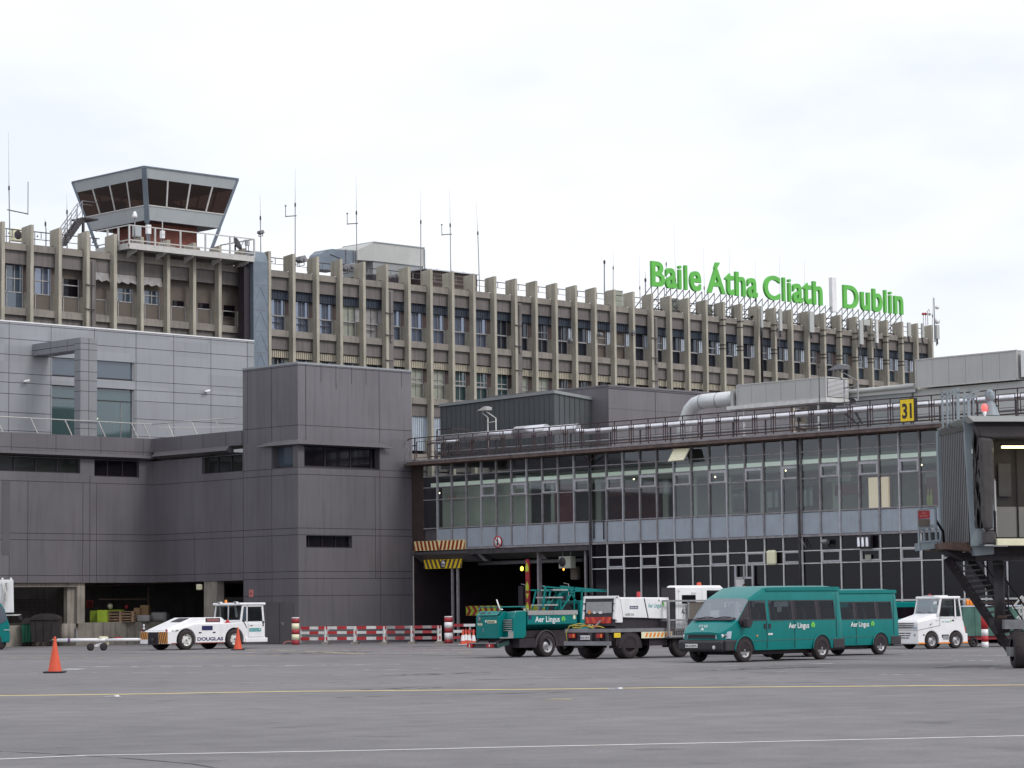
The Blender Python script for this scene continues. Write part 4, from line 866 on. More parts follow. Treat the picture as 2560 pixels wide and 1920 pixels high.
# ------------------------------------------------------------------ green sign
YS = 115.0
sg = thing('rooftop_sign', 'large green letters reading Baile Atha Cliath and Dublin on the office roof', 'sign', (137, YS, 21))
def letters(word, pxl, pxr, size):
    """one mesh per letter, spaced by the font's own advance and fitted between two surveyed ends"""
    xa = s2(pxl, 720, YS).x; xb = s2(pxr, 760, YS).x
    x = [0]; full = 0; obs = []
    cu = bpy.data.curves.new('m', 'FONT'); to = bpy.data.objects.new('m', cu); COL.objects.link(to); ws = []
    for i in range(len(word)):
        r = []
        for s in (word[:i+1], word[i]):
            cu.body = s; bpy.context.view_layer.update(); me = to.to_mesh(); r.append((min(v.co.x for v in me.vertices), max(v.co.x for v in me.vertices))); to.to_mesh_clear()
        ws.append((r[0][1]-(r[1][1]-r[1][0]), r[0][1]))
    bpy.data.objects.remove(to); bpy.data.curves.remove(cu)
    k = (xb-xa)/(ws[-1][1]-ws[0][0])
    zb = 22.76*UNIT[0]+UNIT[1]; cap = FM['B']*size*UNIT[0]; xh = FM['x']*size*UNIT[0]; asc = FM['l']*size*UNIT[0]
    for ch, (a, b) in zip(word, ws):
        o = text('letter', ch, M['green'], sg, (xa+(a-ws[0][0])*k, YS, 22.76), size, '-Y', .11, fit=(b-a)*k, bold=.02)
        if ch.islower():     # tall lower case like the sign's: x-height .8 of the capitals
            oz = W_(sg).z
            for v in o.data.vertices:
                h = v.co.z+oz-zb
                if h > 0: v.co.z = zb-oz+(h*.79*cap/xh if h < xh else .79*cap+(h-xh)*.21*cap/max(asc-xh, .01))
        o['label'] = 'green letter '+ch
LS = 2.3; FM = {}
cu_ = bpy.data.curves.new('m', 'FONT'); to_ = bpy.data.objects.new('m', cu_); COL.objects.link(to_)
for ch_ in 'Bxl': cu_.body = ch_; bpy.context.view_layer.update(); me_ = to_.to_mesh(); FM[ch_] = max(v.co.y for v in me_.vertices); to_.to_mesh_clear()
bpy.data.objects.remove(to_); bpy.data.curves.remove(cu_)
letters('Baile', 1628, 1752, LS); letters('Átha', 1768, 1893, LS); letters('Cliath', 1909, 2055, LS); letters('Dublin', 2107, 2256, LS)
xa = s2(2076, 700, YS).x; xb = s2(2086.5, 700, YS).x; mb = MB(); mb.box(xa, xb, YS-.15, YS+.15, 22.35, 24.78, M['white']); mb.build('divider', sg, label='tall white divider bar')
xs0, xs1 = s2(1620, 730, YS).x, s2(2256, 790, YS).x; n = 44
for i in range(n):
    x = xs0+.35+(xs1-xs0-.5)*i/(n-1); mb = MB(); mb.tube([(x, YS, 22.75), (x, YS, 21.1)], .035, M['steel'], 5); mb.tube([(x, YS, 22.72), (x-.2, YS+1.7, 21.1)], .035, M['steel'], 5); mb.build('strut', sg)
mb = MB(); mb.bar((xs0, YS+.1, 21.25), (xs1, YS+.1, 21.25), .08, .08, M['steeld']); mb.bar((xs0, YS+1.6, 21.25), (xs1, YS+1.6, 21.25), .08, .08, M['steeld'])
for i in range(22): x = xs0+(xs1-xs0)*i/22; mb.bar((x, YS+.5, 21.2), (x+(xs1-xs0)/22, YS+.5, 21.95), .03, .03, M['steeld']); mb.bar((x+(xs1-xs0)/22, YS+.5, 21.2), (x, YS+.5, 21.95), .03, .03, M['steeld'])
mb.bar((xs0, YS+.5, 21.95), (xs1, YS+.5, 21.95), .05, .05, M['steeld']); mb.build('base_frame', sg)
# clutter boxes behind the sign feet
for i, (px, py, w) in enumerate(((1545, 735, .9), (1690, 755, .5), (1775, 770, .5))):
    p = s3(px, py, 116.4); mb = MB(); mb.box(p.x-w/2, p.x+w/2, p.y, p.y+.6, 20.9, p.z+.2, M['curtain']); mb.box(p.x-w/2-.03, p.x+w/2+.03, p.y-.03, p.y+.63, p.z+.2, p.z+.24, M['railw'])
    tag(mb.build('roof_cabinet'), ('cream roof cabinet behind fins just left of the sign', 'small cream cabinet behind fins under the first sign word', 'small cream cabinet behind fins under the accented letter')[i], 'cabinet', 'cabinets on the office roof')
# cell antennas
for i, (px, t_, b_, w, lb) in enumerate(((1903, 765, 820, 6, 'slim pale antenna panel on a fin under the end of the second sign word'), (1950, 772, 828, 8, 'pale antenna panel on a fin under the letter C'), (2028, 778, 832, 12, 'wide pale antenna panel on a fin under the third sign word end'), (2152, 800, 862, 10, 'pale antenna panel on a fin under the letter D'),
        (2165, 798, 815, 16, 'square pale radio unit beside the panel under the letter D'), (2191, 798, 858, 7, 'slim bright antenna panel under the letters u and b'), (2272, 806, 842, 8, 'leaning pale antenna panel right of the last sign letter'), (2306, 808, 845, 6, 'slim antenna panel on the second last fin'), (2343, 812, 848, 8, 'bright antenna panel at the right corner of the office'))):
    Y = 114.1; a = s2(px-w/2, t_, Y); b = s2(px+w/2, b_, Y); t = thing('cell_antenna', lb, 'antenna', (a.x, Y, b.z), 'cell antennas on the office fins')
    mb = MB(); mb.box(a.x, b.x, Y-.1, Y+.06, b.z, a.z, M['ahu'] if i != 5 else M['whited']); mb.build('panel', t, bevel=.03)
    mb = MB(); x = (a.x+b.x)/2; mb.tube([(x, Y+.1, a.z-.2), (x, Y+.1, b.z-(1.2 if i % 2 else .5))], .035, M['steel'], 6); mb.tube([(x, Y, b.z), (x+.05, Y+.02, b.z-.4)], .05, M['steeld'], 6); mb.build('pole', t)
for i, k in enumerate((22, 23, 25, 28, 29, 30, 31, 32, 33)):
    x = X0F+k*BAY; t = thing('fin_clamp', 'pair of grey steel strap clamps round a concrete fin, %s' % ('under the second sign word', 'under the letter C', 'under the third sign word', 'under the divider', 'under the letter D', 'under the letter u', 'under the letter b', 'under the letter l', 'right of the last letter')[i], 'clamp', (x, YO, 20), 'strap clamps on the fins')
    for z in (20.9, 20.5, 19.2, 18.95): mb = MB(); mb.box(x-.24, x+.04, YO-.03, YO+.42, z-.03, z+.03, M['steeld']); mb.build('strap', t)
# corner mast with dish and warning lights at the right roof end
p = s2(2336, 800, 115.2); t = thing('radio_mast', 'mast with two small drum antennas at the right corner of the office roof', 'mast', (p.x, p.y, 21.1), 'aerial masts on the office roof')
mb = MB(); mb.tube([(p.x, p.y, 21.0), (p.x, p.y, s2(2336, 745, 115.2).z)], .05, M['steel'], 6); mb.build('pole', t)
for py, r in ((768, .14), (802, .22)): q = s2(2341, py, 115.2); mb = MB(); mb.lathe([(0, -.12), (r, -.1), (r, .1), (0, .12)], (q.x+.1, q.y, q.z), 'Y', M['white'], 12); mb.build('drum_antenna', t)
for px, lb in ((2308, 'red obstruction lamp on a thin pole near the right roof end, left one'), (2314, 'red obstruction lamp on a thin pole near the right roof end, right one')):
    p = s2(px, 785, 116); t = thing('obstruction_lamp', lb, 'warning lamp', (p.x, p.y, 21.1), 'obstruction lamps'); mb = MB(); mb.tube([(p.x, p.y, 21.0), p], .025, M['steel'], 5); mb.build('pole', t); mb = MB(); mb.lathe([(0, -.1), (.11, -.06), (.11, .06), (0, .12)], p, 'Z', M['redl'], 8); mb.build('lens', t)
p = s2(2322, 785, 116); t = thing('hook_lamp', 'round lamp hanging from a hooked pole at the right roof end', 'lamp', (p.x, p.y, 21.1)); mb = MB(); mb.tube([(p.x-.15, p.y, 21.0), (p.x-.15, p.y, p.z+.2), (p.x, p.y, p.z+.35), (p.x+.1, p.y, p.z+.2)], .025, M['steel'], 5); mb.build('pole', t); mb = MB(); mb.lathe([(0, -.15), (.15, 0), (0, .15)], (p.x+.1, p.y, p.z), 'Z', M['railw'], 8); mb.build('globe', t)
UNIT[:] = [1.0, 0.0]

# ================================================================== GLASS TERMINAL
XG = 96.01; YB0 = 105.57; P = 1.1755
gt = thing('glass_terminal', 'two storey glazed terminal pier with brown roof edge, pale blue spandrels and dark undercroft', 'building', (XG, 93.8, 0))
yE = 56.0
nb = int((YB0-yE)/P)      # mullion lines at YB0 - k*P
yk = [YB0-k*P for k in range(nb+1)]
# floor slabs, inner walls
mb = MB()
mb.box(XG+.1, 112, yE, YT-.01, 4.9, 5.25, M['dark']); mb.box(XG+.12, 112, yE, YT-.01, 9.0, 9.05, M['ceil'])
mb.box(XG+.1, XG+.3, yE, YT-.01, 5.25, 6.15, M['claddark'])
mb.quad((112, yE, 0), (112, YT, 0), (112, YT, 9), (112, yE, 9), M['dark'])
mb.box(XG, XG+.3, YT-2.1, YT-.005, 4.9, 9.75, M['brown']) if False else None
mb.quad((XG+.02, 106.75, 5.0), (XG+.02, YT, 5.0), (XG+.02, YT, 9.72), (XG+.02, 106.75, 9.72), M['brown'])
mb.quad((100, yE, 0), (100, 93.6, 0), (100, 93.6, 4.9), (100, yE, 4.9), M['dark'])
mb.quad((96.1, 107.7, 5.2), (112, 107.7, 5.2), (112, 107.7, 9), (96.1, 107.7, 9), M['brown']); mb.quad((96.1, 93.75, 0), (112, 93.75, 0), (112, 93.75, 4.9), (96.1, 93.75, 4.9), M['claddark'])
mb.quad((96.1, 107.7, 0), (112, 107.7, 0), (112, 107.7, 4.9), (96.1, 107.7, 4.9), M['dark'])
mb.build('inner_wall', gt, recalc=False)
mb = MB(); mb.box(XG-.5, 112, yE, YT-.01, 9.80, 9.98, M['concd']); mb.build('roof_slab', gt)
mb = MB(); mb.box(95.27, 95.52, yE, YT-.35, 9.72, 9.96, M['canopy']); mb.box(95.52, XG+.3, yE, YT-.35, 9.68, 9.79, M['canopyb']); mb.box(95.24, 95.27, yE, YT-.35, 9.88, 9.96, M['alud']); mb.build('roof_edge', gt)
# interior of the upper storey
mb = MB()
mb.box(101.4, 101.5, yE, YT-.1, 6.1, 8.55, M['inwall']); mb.build('interior_wall', gt)
mb = MB(); mb.box(98.1, 98.2, yE, 103, 8.35, 9.0, M['inpale']); mb.box(98.1, 101.4, yE, 103, 8.30, 8.36, M['inwall']); mb.build('ceiling_bulkhead', gt)
mb = MB(); mb.box(XG+.42, XG+.5, yE, 106.6, 8.52, 8.72, M['glowedge']); mb.build('glowing_ceiling_edge', gt, label='pale ceiling edge behind the glazing, made to glow')  # ceiling edge brightened by its own glow, no lamp in it
mb = MB(); mb.box(XG+.35, XG+.4, 98.6, 105.6, 6.2, 8.44, M['inwall']); mb.build('blind_wall', gt)
mb = MB(); mb.box(XG+.29, XG+.34, 103.7, 105.3, 7.72, 8.15, M['lime'] if False else M['curtain']); w = mb.build('interior_sign', gt)
text('sign_text', 'CARA', M['orange'], w, (XG+.285, 105.1, 7.8), .26, '-X')
def inner(name, y0, y1, z0, z1, x, mt, lab=None): mb = MB(); mb.box(x, x+.12, y0, y1, z0, z1, M[mt]); return mb.build(name, gt, label=lab)
inner('interior_panel', 96.3, 97.6, 6.2, 8.3, 97.2, 'inred', 'dark red interior panel'); inner('interior_panel', 92.4, 96.2, 6.2, 8.0, 99.8, 'inred'); inner('interior_column', 97.6, 97.85, 6.2, 8.5, 97.1, 'inpale')
for y in (95.4, 90.6, 88.6, 86.3, 84.0, 79.4): inner('interior_column', y, y+.36, 6.2, 8.5, 98.4, 'inpale')
for y in (93.2, 90.9): inner('interior_panel', y, y+1.6, 7.6, 8.15, 98.3, 'inred')
for y in (86.9, 84.6, 82.6): inner('interior_window', y, y+1.3, 6.6, 7.7, 100.6, 'trim'); inner('interior_pane', y+.1, y+1.2, 6.7, 7.6, 100.5, 'g_teal')
inner('lit_poster', 75.3, 76.45, 6.25, 7.72, 97.0, 'lampposter', 'warm lit poster panel'); inner('poster_frame', 75.2, 76.55, 6.2, 7.8, 97.15, 'brown')
inner('interior_panel', 78.0, 79.5, 7.65, 8.1, 97.6, 'curtain', 'yellowish hanging notice'); inner('interior_panel', 77.6, 79.3, 7.0, 7.5, 98, 'inred'); inner('interior_panel', 73.3, 74.8, 6.4, 7.4, 99, 'trim'); inner('interior_panel', 71.6, 74.8, 7.4, 8.0, 99.2, 'inpale')
inner('poster', 72.6, 73.3, 6.25, 7.6, 97.3, 'inred', 'poster with pale bottle shapes')
for y in (72.95, 73.12): mb = MB(); mb.lathe([(.07, 0), (.08, .35), (.03, .55), (.025, .75), (0, .76)], (97.2, y, 6.3), 'Z', M['lime'], 8); mb.build('bottle', gt)
for i, y in enumerate((106.2, 104.0, 101.9, 89.4, 86.0, 81.6, 78.3, 76.1, 73.4, 91.4, 95.2)): mb = MB(); mb.lathe([(0, -.05), (.045, 0), (0, .05)], (XG+.7+.2*(i % 3), y, 8.18+.12*(i % 4)), 'Z', M['lampw'], 8); mb.build('downlight', gt)
for i, (y, w_) in enumerate(((91.9, .9), (90.6, .7))): # pale posters high in the glazing
    inner('hanging_ring', y-w_, y, 9.05, 9.2, 97.6, 'inpale')
# upper glazing, one window per bay
LV = [6.22, 7.78, 8.46, 9.06, 9.72]
awn = {4, 6, 8, 10, 12, 14, 16, 18, 20, 22, 24, 26, 28, 30, 32}
edges = [106.75]+yk
for i in range(len(edges)-1):
    y1, y0 = edges[i], edges[i+1]
    mb = MB(); mb.quad((XG, y1, 6.18), (XG, y0, 6.18), (XG, y0, 9.72), (XG, y1, 9.72), M['g_term']); w = mb.build('window', gt, recalc=False)
    mb = MB()
    for z in LV[1:4]: mb.box(XG-.05, XG+.04, y0+.035, y1-.035, z-.025, z+.025, M['alud'])
    mb.box(XG-.05, XG+.04, y0+.035, y1-.035, 6.18, 6.24, M['alud'])
    if i-1 in (3, 5, 7, 9, 11, 13, 15, 17, 19, 21, 23, 25, 27, 29):
        for a, b, c, d in ((y0+.04, y1-.04, 8.30, 8.42), (y0+.04, y1-.04, 7.81, 7.88), (y0+.04, y0+.13, 7.88, 8.3), (y1-.13, y1-.04, 7.88, 8.3)): mb.box(XG-.08, XG+.03, a, b, c, d, M['alu'])
    mb.build('frame', w)
for i, y in enumerate(yk):
    mb = MB(); mb.box(XG-.09, XG+.05, y-.035, y+.035, 5.05, 9.71, M['alud'] if i % 3 else M['alu']); mb.build('mullion', gt)
    if i < len(yk)-1:
        mb = MB(); mb.box(XG-.02, XG+.03, y-P+.04, y-.04, 5.12, 6.15, M['blue']); mb.build('spandrel_panel', gt)
mb = MB(); mb.box(XG-.10, XG+.06, yE, YB0, 5.0, 5.1, M['alud']); mb.build('sill', gt)
# lower glazing
ylow = [y for y in yk if y < 93.9]
for i in range(len(ylow)-1):
    y1, y0 = ylow[i], ylow[i+1]
    zb = 1.9 if i < 14 else 1.72
    mb = MB(); mb.quad((XG, y1, .2), (XG, y0, .2), (XG, y0, 4.98), (XG, y1, 4.98), M['g_dark']); w = mb.build('window', gt, recalc=False)
    mb = MB()
    for z in (4.34, 3.74): mb.box(XG-.04, XG+.03, y0+.03, y1-.03, z-.022, z+.022, M['whited'])
    mb.box(XG-.05, XG+.03, y0+.03, y1-.03, 1.9, 1.98, M['whited'])
    if i % 2 == 1:
        for a, b, c, d in ((y0+.03, y1-.03, 4.25, 4.31), (y0+.03, y1-.03, 3.78, 3.86), (y0+.03, y0+.10, 3.86, 4.25), (y1-.10, y1-.03, 3.86, 4.25)): mb.box(XG-.06, XG+.03, a, b, c, d, M['alu'])
    mb.build('frame', w)
for y in ylow:
    mb = MB(); mb.box(XG-.07, XG+.04, y-.025, y+.025, .2, 4.98, M['whited']); mb.build('glazing_bar', gt)
# door with pale frame between bays
y = XP(1865, 1460, XG)[0]
mb = MB(); mb.box(XG-.12, XG-.08, y-.55, y+.55, .95, 3.05, M['g_dark']); d = mb.build('door', gt)
mb = MB(); z0 = .95
for a, b in ((y-.6, y-.5), (y+.5, y+.6)): mb.box(XG-.16, XG-.08, a, b, z0, 3.74, M['alu'])
mb.box(XG-.16, XG-.08, y-.03, y+.03, z0, 3.74, M['alu']); mb.box(XG-.16, XG-.08, y-.5, y+.5, 3.07, 3.16, M['alu']); mb.box(XG-.15, XG-.1, y+.03, y+.5, z0, 3.05, M['whited']); mb.build('frame', d)
mb = MB(); mb.box(XG-1.6, XG-.17, y-1, y+1, .02, .95, M['dock']); mb.build('door_landing', gt)
DOORY = y
# things on the glazed facade
for py, yy, lb in ((1195, 93.75, 'rusty dark downpipe with hopper and branch at the end of the undercroft'), (1195, 79.78, 'dark brown downpipe near the middle of the glazed facade')):
    t = thing('downpipe', lb, 'downpipe', (XG-.15, yy, 0), 'downpipes on the glazed facade')
    mb = MB(); mb.tube([(XG-.16, yy, 9.7), (XG-.16, yy, .1)], .06, M['steeld'], 8); mb.build('pipe', t)
    mb = MB()
    if yy > 90: mb.tube([(XG-.3, yy+.25, 9.6), (XG-.18, yy, 9.2), (XG-.3, yy-.7, 9.62)], .035, M['rail'], 6)
    else: mb.tube([(XG-.3, yy, 9.7), (XG-.7, yy-.6, 9.98)], .05, M['rail'], 6)
    mb.build('branch', t)
t = thing('bent_conduit', 'dark rectangular loop of conduit on the pale spandrel beside the downpipe', 'conduit', (XG-.1, 93, 5.2)); mb = MB(); mb.tube([(XG-.08, 93.55, 5.3), (XG-.08, 93.55, 6.2), (XG-.08, 92.85, 6.2), (XG-.08, 92.85, 5.25)], .035, M['steeld'], 6); mb.build('pipe', t)
y, z = XP(1705, 1136, 95.6); t = thing('roof_edge_board', 'tilted white board hanging from the roof edge of the glazed pier', 'board', (95.6, y, z)); mb = MB(); mb.add([(95.2, y+.6, z-.32), (95.2, y-.45, z-.3), (95.55, y-.55, z+.28), (95.55, y+.5, z+.3), (95.24, y+.6, z-.35), (95.24, y-.45, z-.33), (95.59, y-.55, z+.25), (95.59, y+.5, z+.27)], [(0, 1, 2, 3), (7, 6, 5, 4), (0, 4, 5, 1), (1, 5, 6, 2), (2, 6, 7, 3), (3, 7, 4, 0)], M['cream']); mb.build('panel', t)
y, z = XP(1932, 1394, XG-.1); t = thing('wall_box', 'rounded beige box on the lower dark glazing', 'box', (XG-.1, y, z)); mb = MB(); mb.box(XG-.28, XG-.08, y-.29, y+.29, z-.36, z+.36, M['cream']); mb.build('casing', t, bevel=.12)
y, z = XP(2165, 1355, XG-.1); t = thing('wall_heater', 'dark and silver extractor unit under the pale blue spandrels', 'extractor', (XG-.1, y, z)); mb = MB(); mb.box(XG-.3, XG-.08, y-.42, y+.42, z-.3, z+.3, M['trim']); mb.build('casing', t, bevel=.04); mb = MB()
for q in (-.25, 0, .25): mb.lathe([(.09, -.22), (.09, .22), (0, .22)], (XG-.32, y+q, z), 'Z', M['silver'], 10)
mb.build('tubes', t)
y, z = XP(2068, 1354, XG-.1); flood('facade_lamp', 'small black floodlight under the spandrels near the downpipe', (XG-.25, y, z), -1, 0, .3)
y, z = XP(2170, 1393, XG-.1); mb = MB(); mb.box(XG-.1, XG-.085, y-.17, y+.17, z-.12, z+.12, M['curtain']); tag(mb.build('window_notice'), 'small yellow paper notice stuck on the dark lower glazing', 'notice')
y, z = XP(2012, 1361, XG-.1); mb = MB(); mb.tube([(XG-.2, y+.12, z+.3), (XG-.2, y-.15, z-.18), (XG-.2, y+.12, z-.15), (XG-.2, y+.12, z+.3)], .02, M['steel'], 5); tag(mb.build('triangle_bracket'), 'small triangular wire bracket beside the brown downpipe', 'bracket')
# undercroft
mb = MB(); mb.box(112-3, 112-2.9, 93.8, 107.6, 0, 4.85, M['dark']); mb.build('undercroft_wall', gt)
mb = MB()
mb.box(XG-.05, XG+.3, 93.8, 106.9, 4.72, 4.98, M['steeld'])
mb.prism([(96.3, 4.98), (97.9, 4.45), (97.9, 4.98)], 'Y', 93.9, 103.0, M['ceil'])
mb.prism([(95.75, 4.92), (97.6, 4.92), (97.6, 4.35), (96.5, 4.35), (95.8, 4.78)], 'Y', 103.0, 107.5, M['claddark']); mb.build('soffit', gt)
for y in (102.65, 98.1): mb = MB(); mb.prism([(95.95, 4.95), (96.12, 4.95), (97.0, 4.35), (96.8, 4.35)], 'Y', y-.06, y+.1, M['alu']); mb.build('soffit_rib', gt)
mb = MB(); mb.tube([(97.6, 104, 4.25), (97.6, 96.0, 4.27)], .11, M['steel'], 10); mb.build('service_pipe', gt)
for y, lb in ((104.78, 0), (104.35, 0), (98.05, 1), (94.55, 2)):
    mb = MB(); mb.box(XG+.25, XG+.37 if lb != 1 else XG+.5, y-.055, y+.055, 0, 4.7, M['alud']); mb.build('column', gt)
mb = MB(); mb.box(XG+.02, XG+.12, 93.86, 93.98, 0, 4.98, M['whited']); mb.build('column', gt)
# signs over the undercroft
def chevron(name, label, X0, y1, y0, z0, z1, n, bg, fg, mode, parent=None, w=.5, lean=.35, trap=0):
    t = thing(name, label, 'sign board', (X0, (y0+y1)/2, z0))
    mb = MB()
    mb.prism([(y1, z1), (y0, z1), (y0+trap*.4, z0), (y1-trap, z0)], 'X', X0, X0+.05, M[bg]); mb.build('board', t)
    mb = MB(); Wd = y1-y0; p = Wd/n; e = X0-.004
    def clipq(a, b, c, d):   # y-coordinates bottom-left.. for one slanted stripe; clamp to the board
        ys = [min(max(v, y0+.01), y1-.01) for v in (a, b, c, d)]; mb.quad((e, ys[0], z0+.01), (e, ys[1], z0+.01), (e, ys[2], z1-.01), (e, ys[3], z1-.01), M[fg])
    mid = (y0+y1)/2
    if mode == 'V':
        for i in range(-1, n+2):
            c = i*p
            for s in (1, -1):   # stripes lean in towards the middle at the bottom
                a0 = c; a1 = c+p*w; q = [a0, a1, a1+lean, a0+lean]
                q = [min(max(v, 0), Wd/2) for v in q]
                if q[2] > q[3] or q[1] > q[0]: clipq(*[mid+s*v for v in q])
    if mode == '>':
        zm = (z0+z1)/2
        for i in range(-1, n+1):
            c = y1-i*p
            if i < 2:
                for za, zb_ in ((z0, zm), (z1, zm)):
                    q = [c, c-p*w, c-p*w-lean, c-lean]; q = [min(max(v, y0), y1) for v in q]; s = -1 if za == z0 else 1
                    mb.quad((e, q[0], za-s*.005), (e, q[1], za-s*.005), (e, q[2], zm), (e, q[3], zm), M[fg])
            else:
                q = [c-lean, c-lean-p*w, c-p*w, c]; clipq(*q)
    mb.build('stripes', t, recalc=False); return t
chevron('clearance_board', 'white and red striped clearance board, upper of two over the undercroft entrance', 95.85, 107.4, 103.25, 5.0, 5.52, 13, 'clear', 'clearred', 'V', w=.55, lean=.14)
t = chevron('clearance_board', 'yellow and brown striped clearance board, lower of two over the undercroft entrance', 96.2, 107.0, 103.9, 4.0, 4.5, 9, 'ysign', 'canopyb', 'V', lean=.22, trap=.15)
mb = MB(); mb.lathe([(0, 0), (.2, 0), (.2, .02)], (96.17, 105.38, 4.25), 'X', M['white'], 20); s = mb.build('height_disc', t)
mb = MB(); mb.lathe([(.18, -.004), (.215, -.004), (.215, .02), (.18, .02)], (96.165, 105.38, 4.25), 'X', M['trim'], 20); mb.build('disc_ring', s)
text('disc_text', '2.8m', M['trim'], s, (96.16, 105.54, 4.18), .16, '-X', fit=.32, bold=.02)
mb = MB(); mb.tube([(96.3, 106.8, 4.5), (96.3, 106.8, 4.95)], .02, M['steel'], 5); mb.tube([(96.3, 104.1, 4.5), (96.3, 104.1, 4.95)], .02, M['steel'], 5); mb.build('hanger', t)
t = thing('no_pedestrian_sign', 'round white sign with red ring and bar over a walking figure', 'sign', (95.9, 100.73, 5.33))
mb = MB(); mb.lathe([(0, 0), (.3, 0), (.3, .03), (0, .03)], (95.9, 100.73, 5.33), 'X', M['white'], 28); mb.build('disc', t)
mb = MB(); mb.lathe([(.26, -.006), (.32, -.006), (.32, .03), (.26, .03)], (95.9, 100.73, 5.33), 'X', M['red'], 28); mb.build('ring', t)
mb = MB(); e = 95.893; mb.prism([(100.73+.2, 5.33+.18), (100.73+.16, 5.33+.22), (100.73-.2, 5.33-.18), (100.73-.16, 5.33-.22)], 'X', e-.004, e, M['red']); mb.build('bar', t)
mb = MB(); mb.lathe([(0, -.004), (.045, -.004), (.045, 0)], (e-.004, 100.72, 5.52), 'X', M['trim'], 12)
mb.prism([(100.76, 5.46), (100.68, 5.46), (100.66, 5.3), (100.69, 5.12), (100.72, 5.12), (100.72, 5.25), (100.75, 5.12), (100.79, 5.12), (100.76, 5.3)], 'X', e-.008, e-.003, M['trim']); mb.build('figure', t)
chevron('barrier_board', 'red and yellow arrow striped board low in the undercroft, left one', 97.6, 105.1, 102.3, 1.40, 1.93, 6, 'lime', 'redd', '>', lean=.22)
chevron('barrier_board', 'red and yellow striped board low in the undercroft, right one', 97.6, 100.5, 97.3, 1.40, 1.95, 6, 'lime', 'redd', '/', lean=.22)
t = thing('striped_post', 'red and yellow arrow striped post carrying an amber lamp in the undercroft', 'post', (96.1, 98.7, 0))
mb = MB(); mb.box(96.0, 96.1, 98.47, 98.72, 0, 4.35, M['redd']); mb.build('post', t)
mb = MB()
for z in (4.05, 3.05, 1.95): mb.prism([(98.48, z-.35), (98.71, z-.35), (98.71, z-.1), (98.6, z+.15), (98.48, z-.1)], 'X', 95.99, 96.0, M['lime'])
for z in (2.55, 1.45): mb.prism([(98.48, z), (98.71, z), (98.6, z-.3)], 'X', 95.99, 96.0, M['lime'])
mb.build('arrow_marks', t)
mb = MB(); mb.box(95.85, 95.99, 98.45, 98.75, .95, 1.75, M['cream']); mb.build('control_box', t)
mb = MB(); mb.lathe([(0, -.12), (.075, -.08), (.075, .08), (0, .12)], (95.93, 98.92, 3.86), 'Z', M['lampy'], 10); mb.build('lit_lamp', t)
for i, (y, lb) in enumerate(((99.1, 'traffic signal with black heads beside the striped post'), (95.9, 'traffic signal with black heads at the right of the undercroft'))):
    t = thing('traffic_signal', lb, 'traffic signal', (96.3, y, 0), 'traffic signals in the undercroft')
    mb = MB(); mb.box(96.15, 96.4, y-.02, y+.34, 1.9, 2.95, M['trim']); mb.build('head', t); mb = MB(); mb.tube([(96.3, y-.1, 0 if i else 1.7), (96.3, y-.1, 3.0), (96.3, y+.25, 3.05)], .03, M['alu'], 6); mb.tube([(96.3, y-.1, 1.8), (96.3, y+.25, 1.78)], .025, M['alu'], 6); mb.build('bracket', t)
mb = MB(); y, z = XP(1409, 1421, 96.3); mb.lathe([(0, -.12), (.04, -.08), (.04, .08), (0, .12)], (96.3, y, z), 'Z', M['lampo'], 8); tag(mb.build('indicator_lamp'), 'tiny lit orange lamp under the fan unit in the undercroft', 'lamp')
y, z = XP(1417, 1405, 96.3); t = thing('fan_unit', 'cream air conditioner unit with round fan hung under the undercroft ceiling', 'air conditioner', (96.3, y, z-.3))
mb = MB(); mb.box(96.15, 96.55, y-.42, y+.45, z-.33, z+.3, M['curtain']); mb.build('casing', t, bevel=.02); mb = MB(); mb.lathe([(0, 0), (.24, 0), (.26, .03)], (96.13, y+.18, z), 'X', M['trim'], 20); mb.build('fan', t)
mb = MB(); mb.tube([(96.3, y+.3, z+.3), (96.3, y+.3, z+.7)], .03, M['steel'], 6); mb.tube([(96.3, y-.3, z+.3), (96.3, y-.3, z+.7)], .03, M['steel'], 6); mb.build('hanger', t)
y, z = XP(1432, 1433, 97); mb = MB(); mb.box(97, 97.3, y-.3, y+.22, z-.35, z+.35, M['beige']); tag(mb.build('electric_box', bevel=.08), 'dim rounded beige box below the undercroft fan unit', 'box')
# roof railing of the glass terminal
t = thing('pier_railing', 'rusty brown steel railing with framed infill panels along the pier roof edge', 'railing', (95.3, 90, 9.98))
mb = MB(); mb.bar((95.32, yE, 11.2), (95.32, 107.0, 11.2), .045, .05, M['rail']); mb.bar((95.32, 107.0, 11.2), (95.6, 107.6, 11.15), .05, .05, M['rail']); mb.bar((95.15, 107.3, 9.8), (95.3, 107.2, 10.7), .05, .05, M['alud']); mb.build('top_rail', t)
for k in range(-3, nb+1):
    y = YB0-(k-.0)*P-.08
    if not (yE < y < 107.1): continue
    mb = MB(); mb.box(95.30, 95.34, y-.022, y+.022, 9.98, 11.2, M['rail']); mb.box(95.28, 95.36, y-.14, y+.14, 10.76, 10.82, M['rail']); mb.build('post', t)
    if y-P < yE: continue
    mb = MB(); f = .026; a, b = y-P+.13, y-.13
    mb.box(95.3, 95.34, a, b, 10.97, 10.97+f, M['rail']); mb.box(95.3, 95.34, a, b, 10.08, 10.08+f, M['rail']); mb.box(95.3, 95.34, a, a+f, 10.1, 10.97, M['rail']); mb.box(95.3, 95.34, b-f, b, 10.1, 10.97, M['rail']); mb.box(95.31, 95.33, a, b, 10.36, 10.38, M['rail']); mb.build('infill_frame', t)
t = thing('stair_guard', 'dark small railing cage at the roof corner next to the grey tower', 'railing', (96.5, 107.2, 10))
mb = MB()
for y in (106.9, 105.7):
    for x in (97.2, 98.6): mb.bar((x, y, 10), (x, y, 11.75), .05, .05, M['rail'])
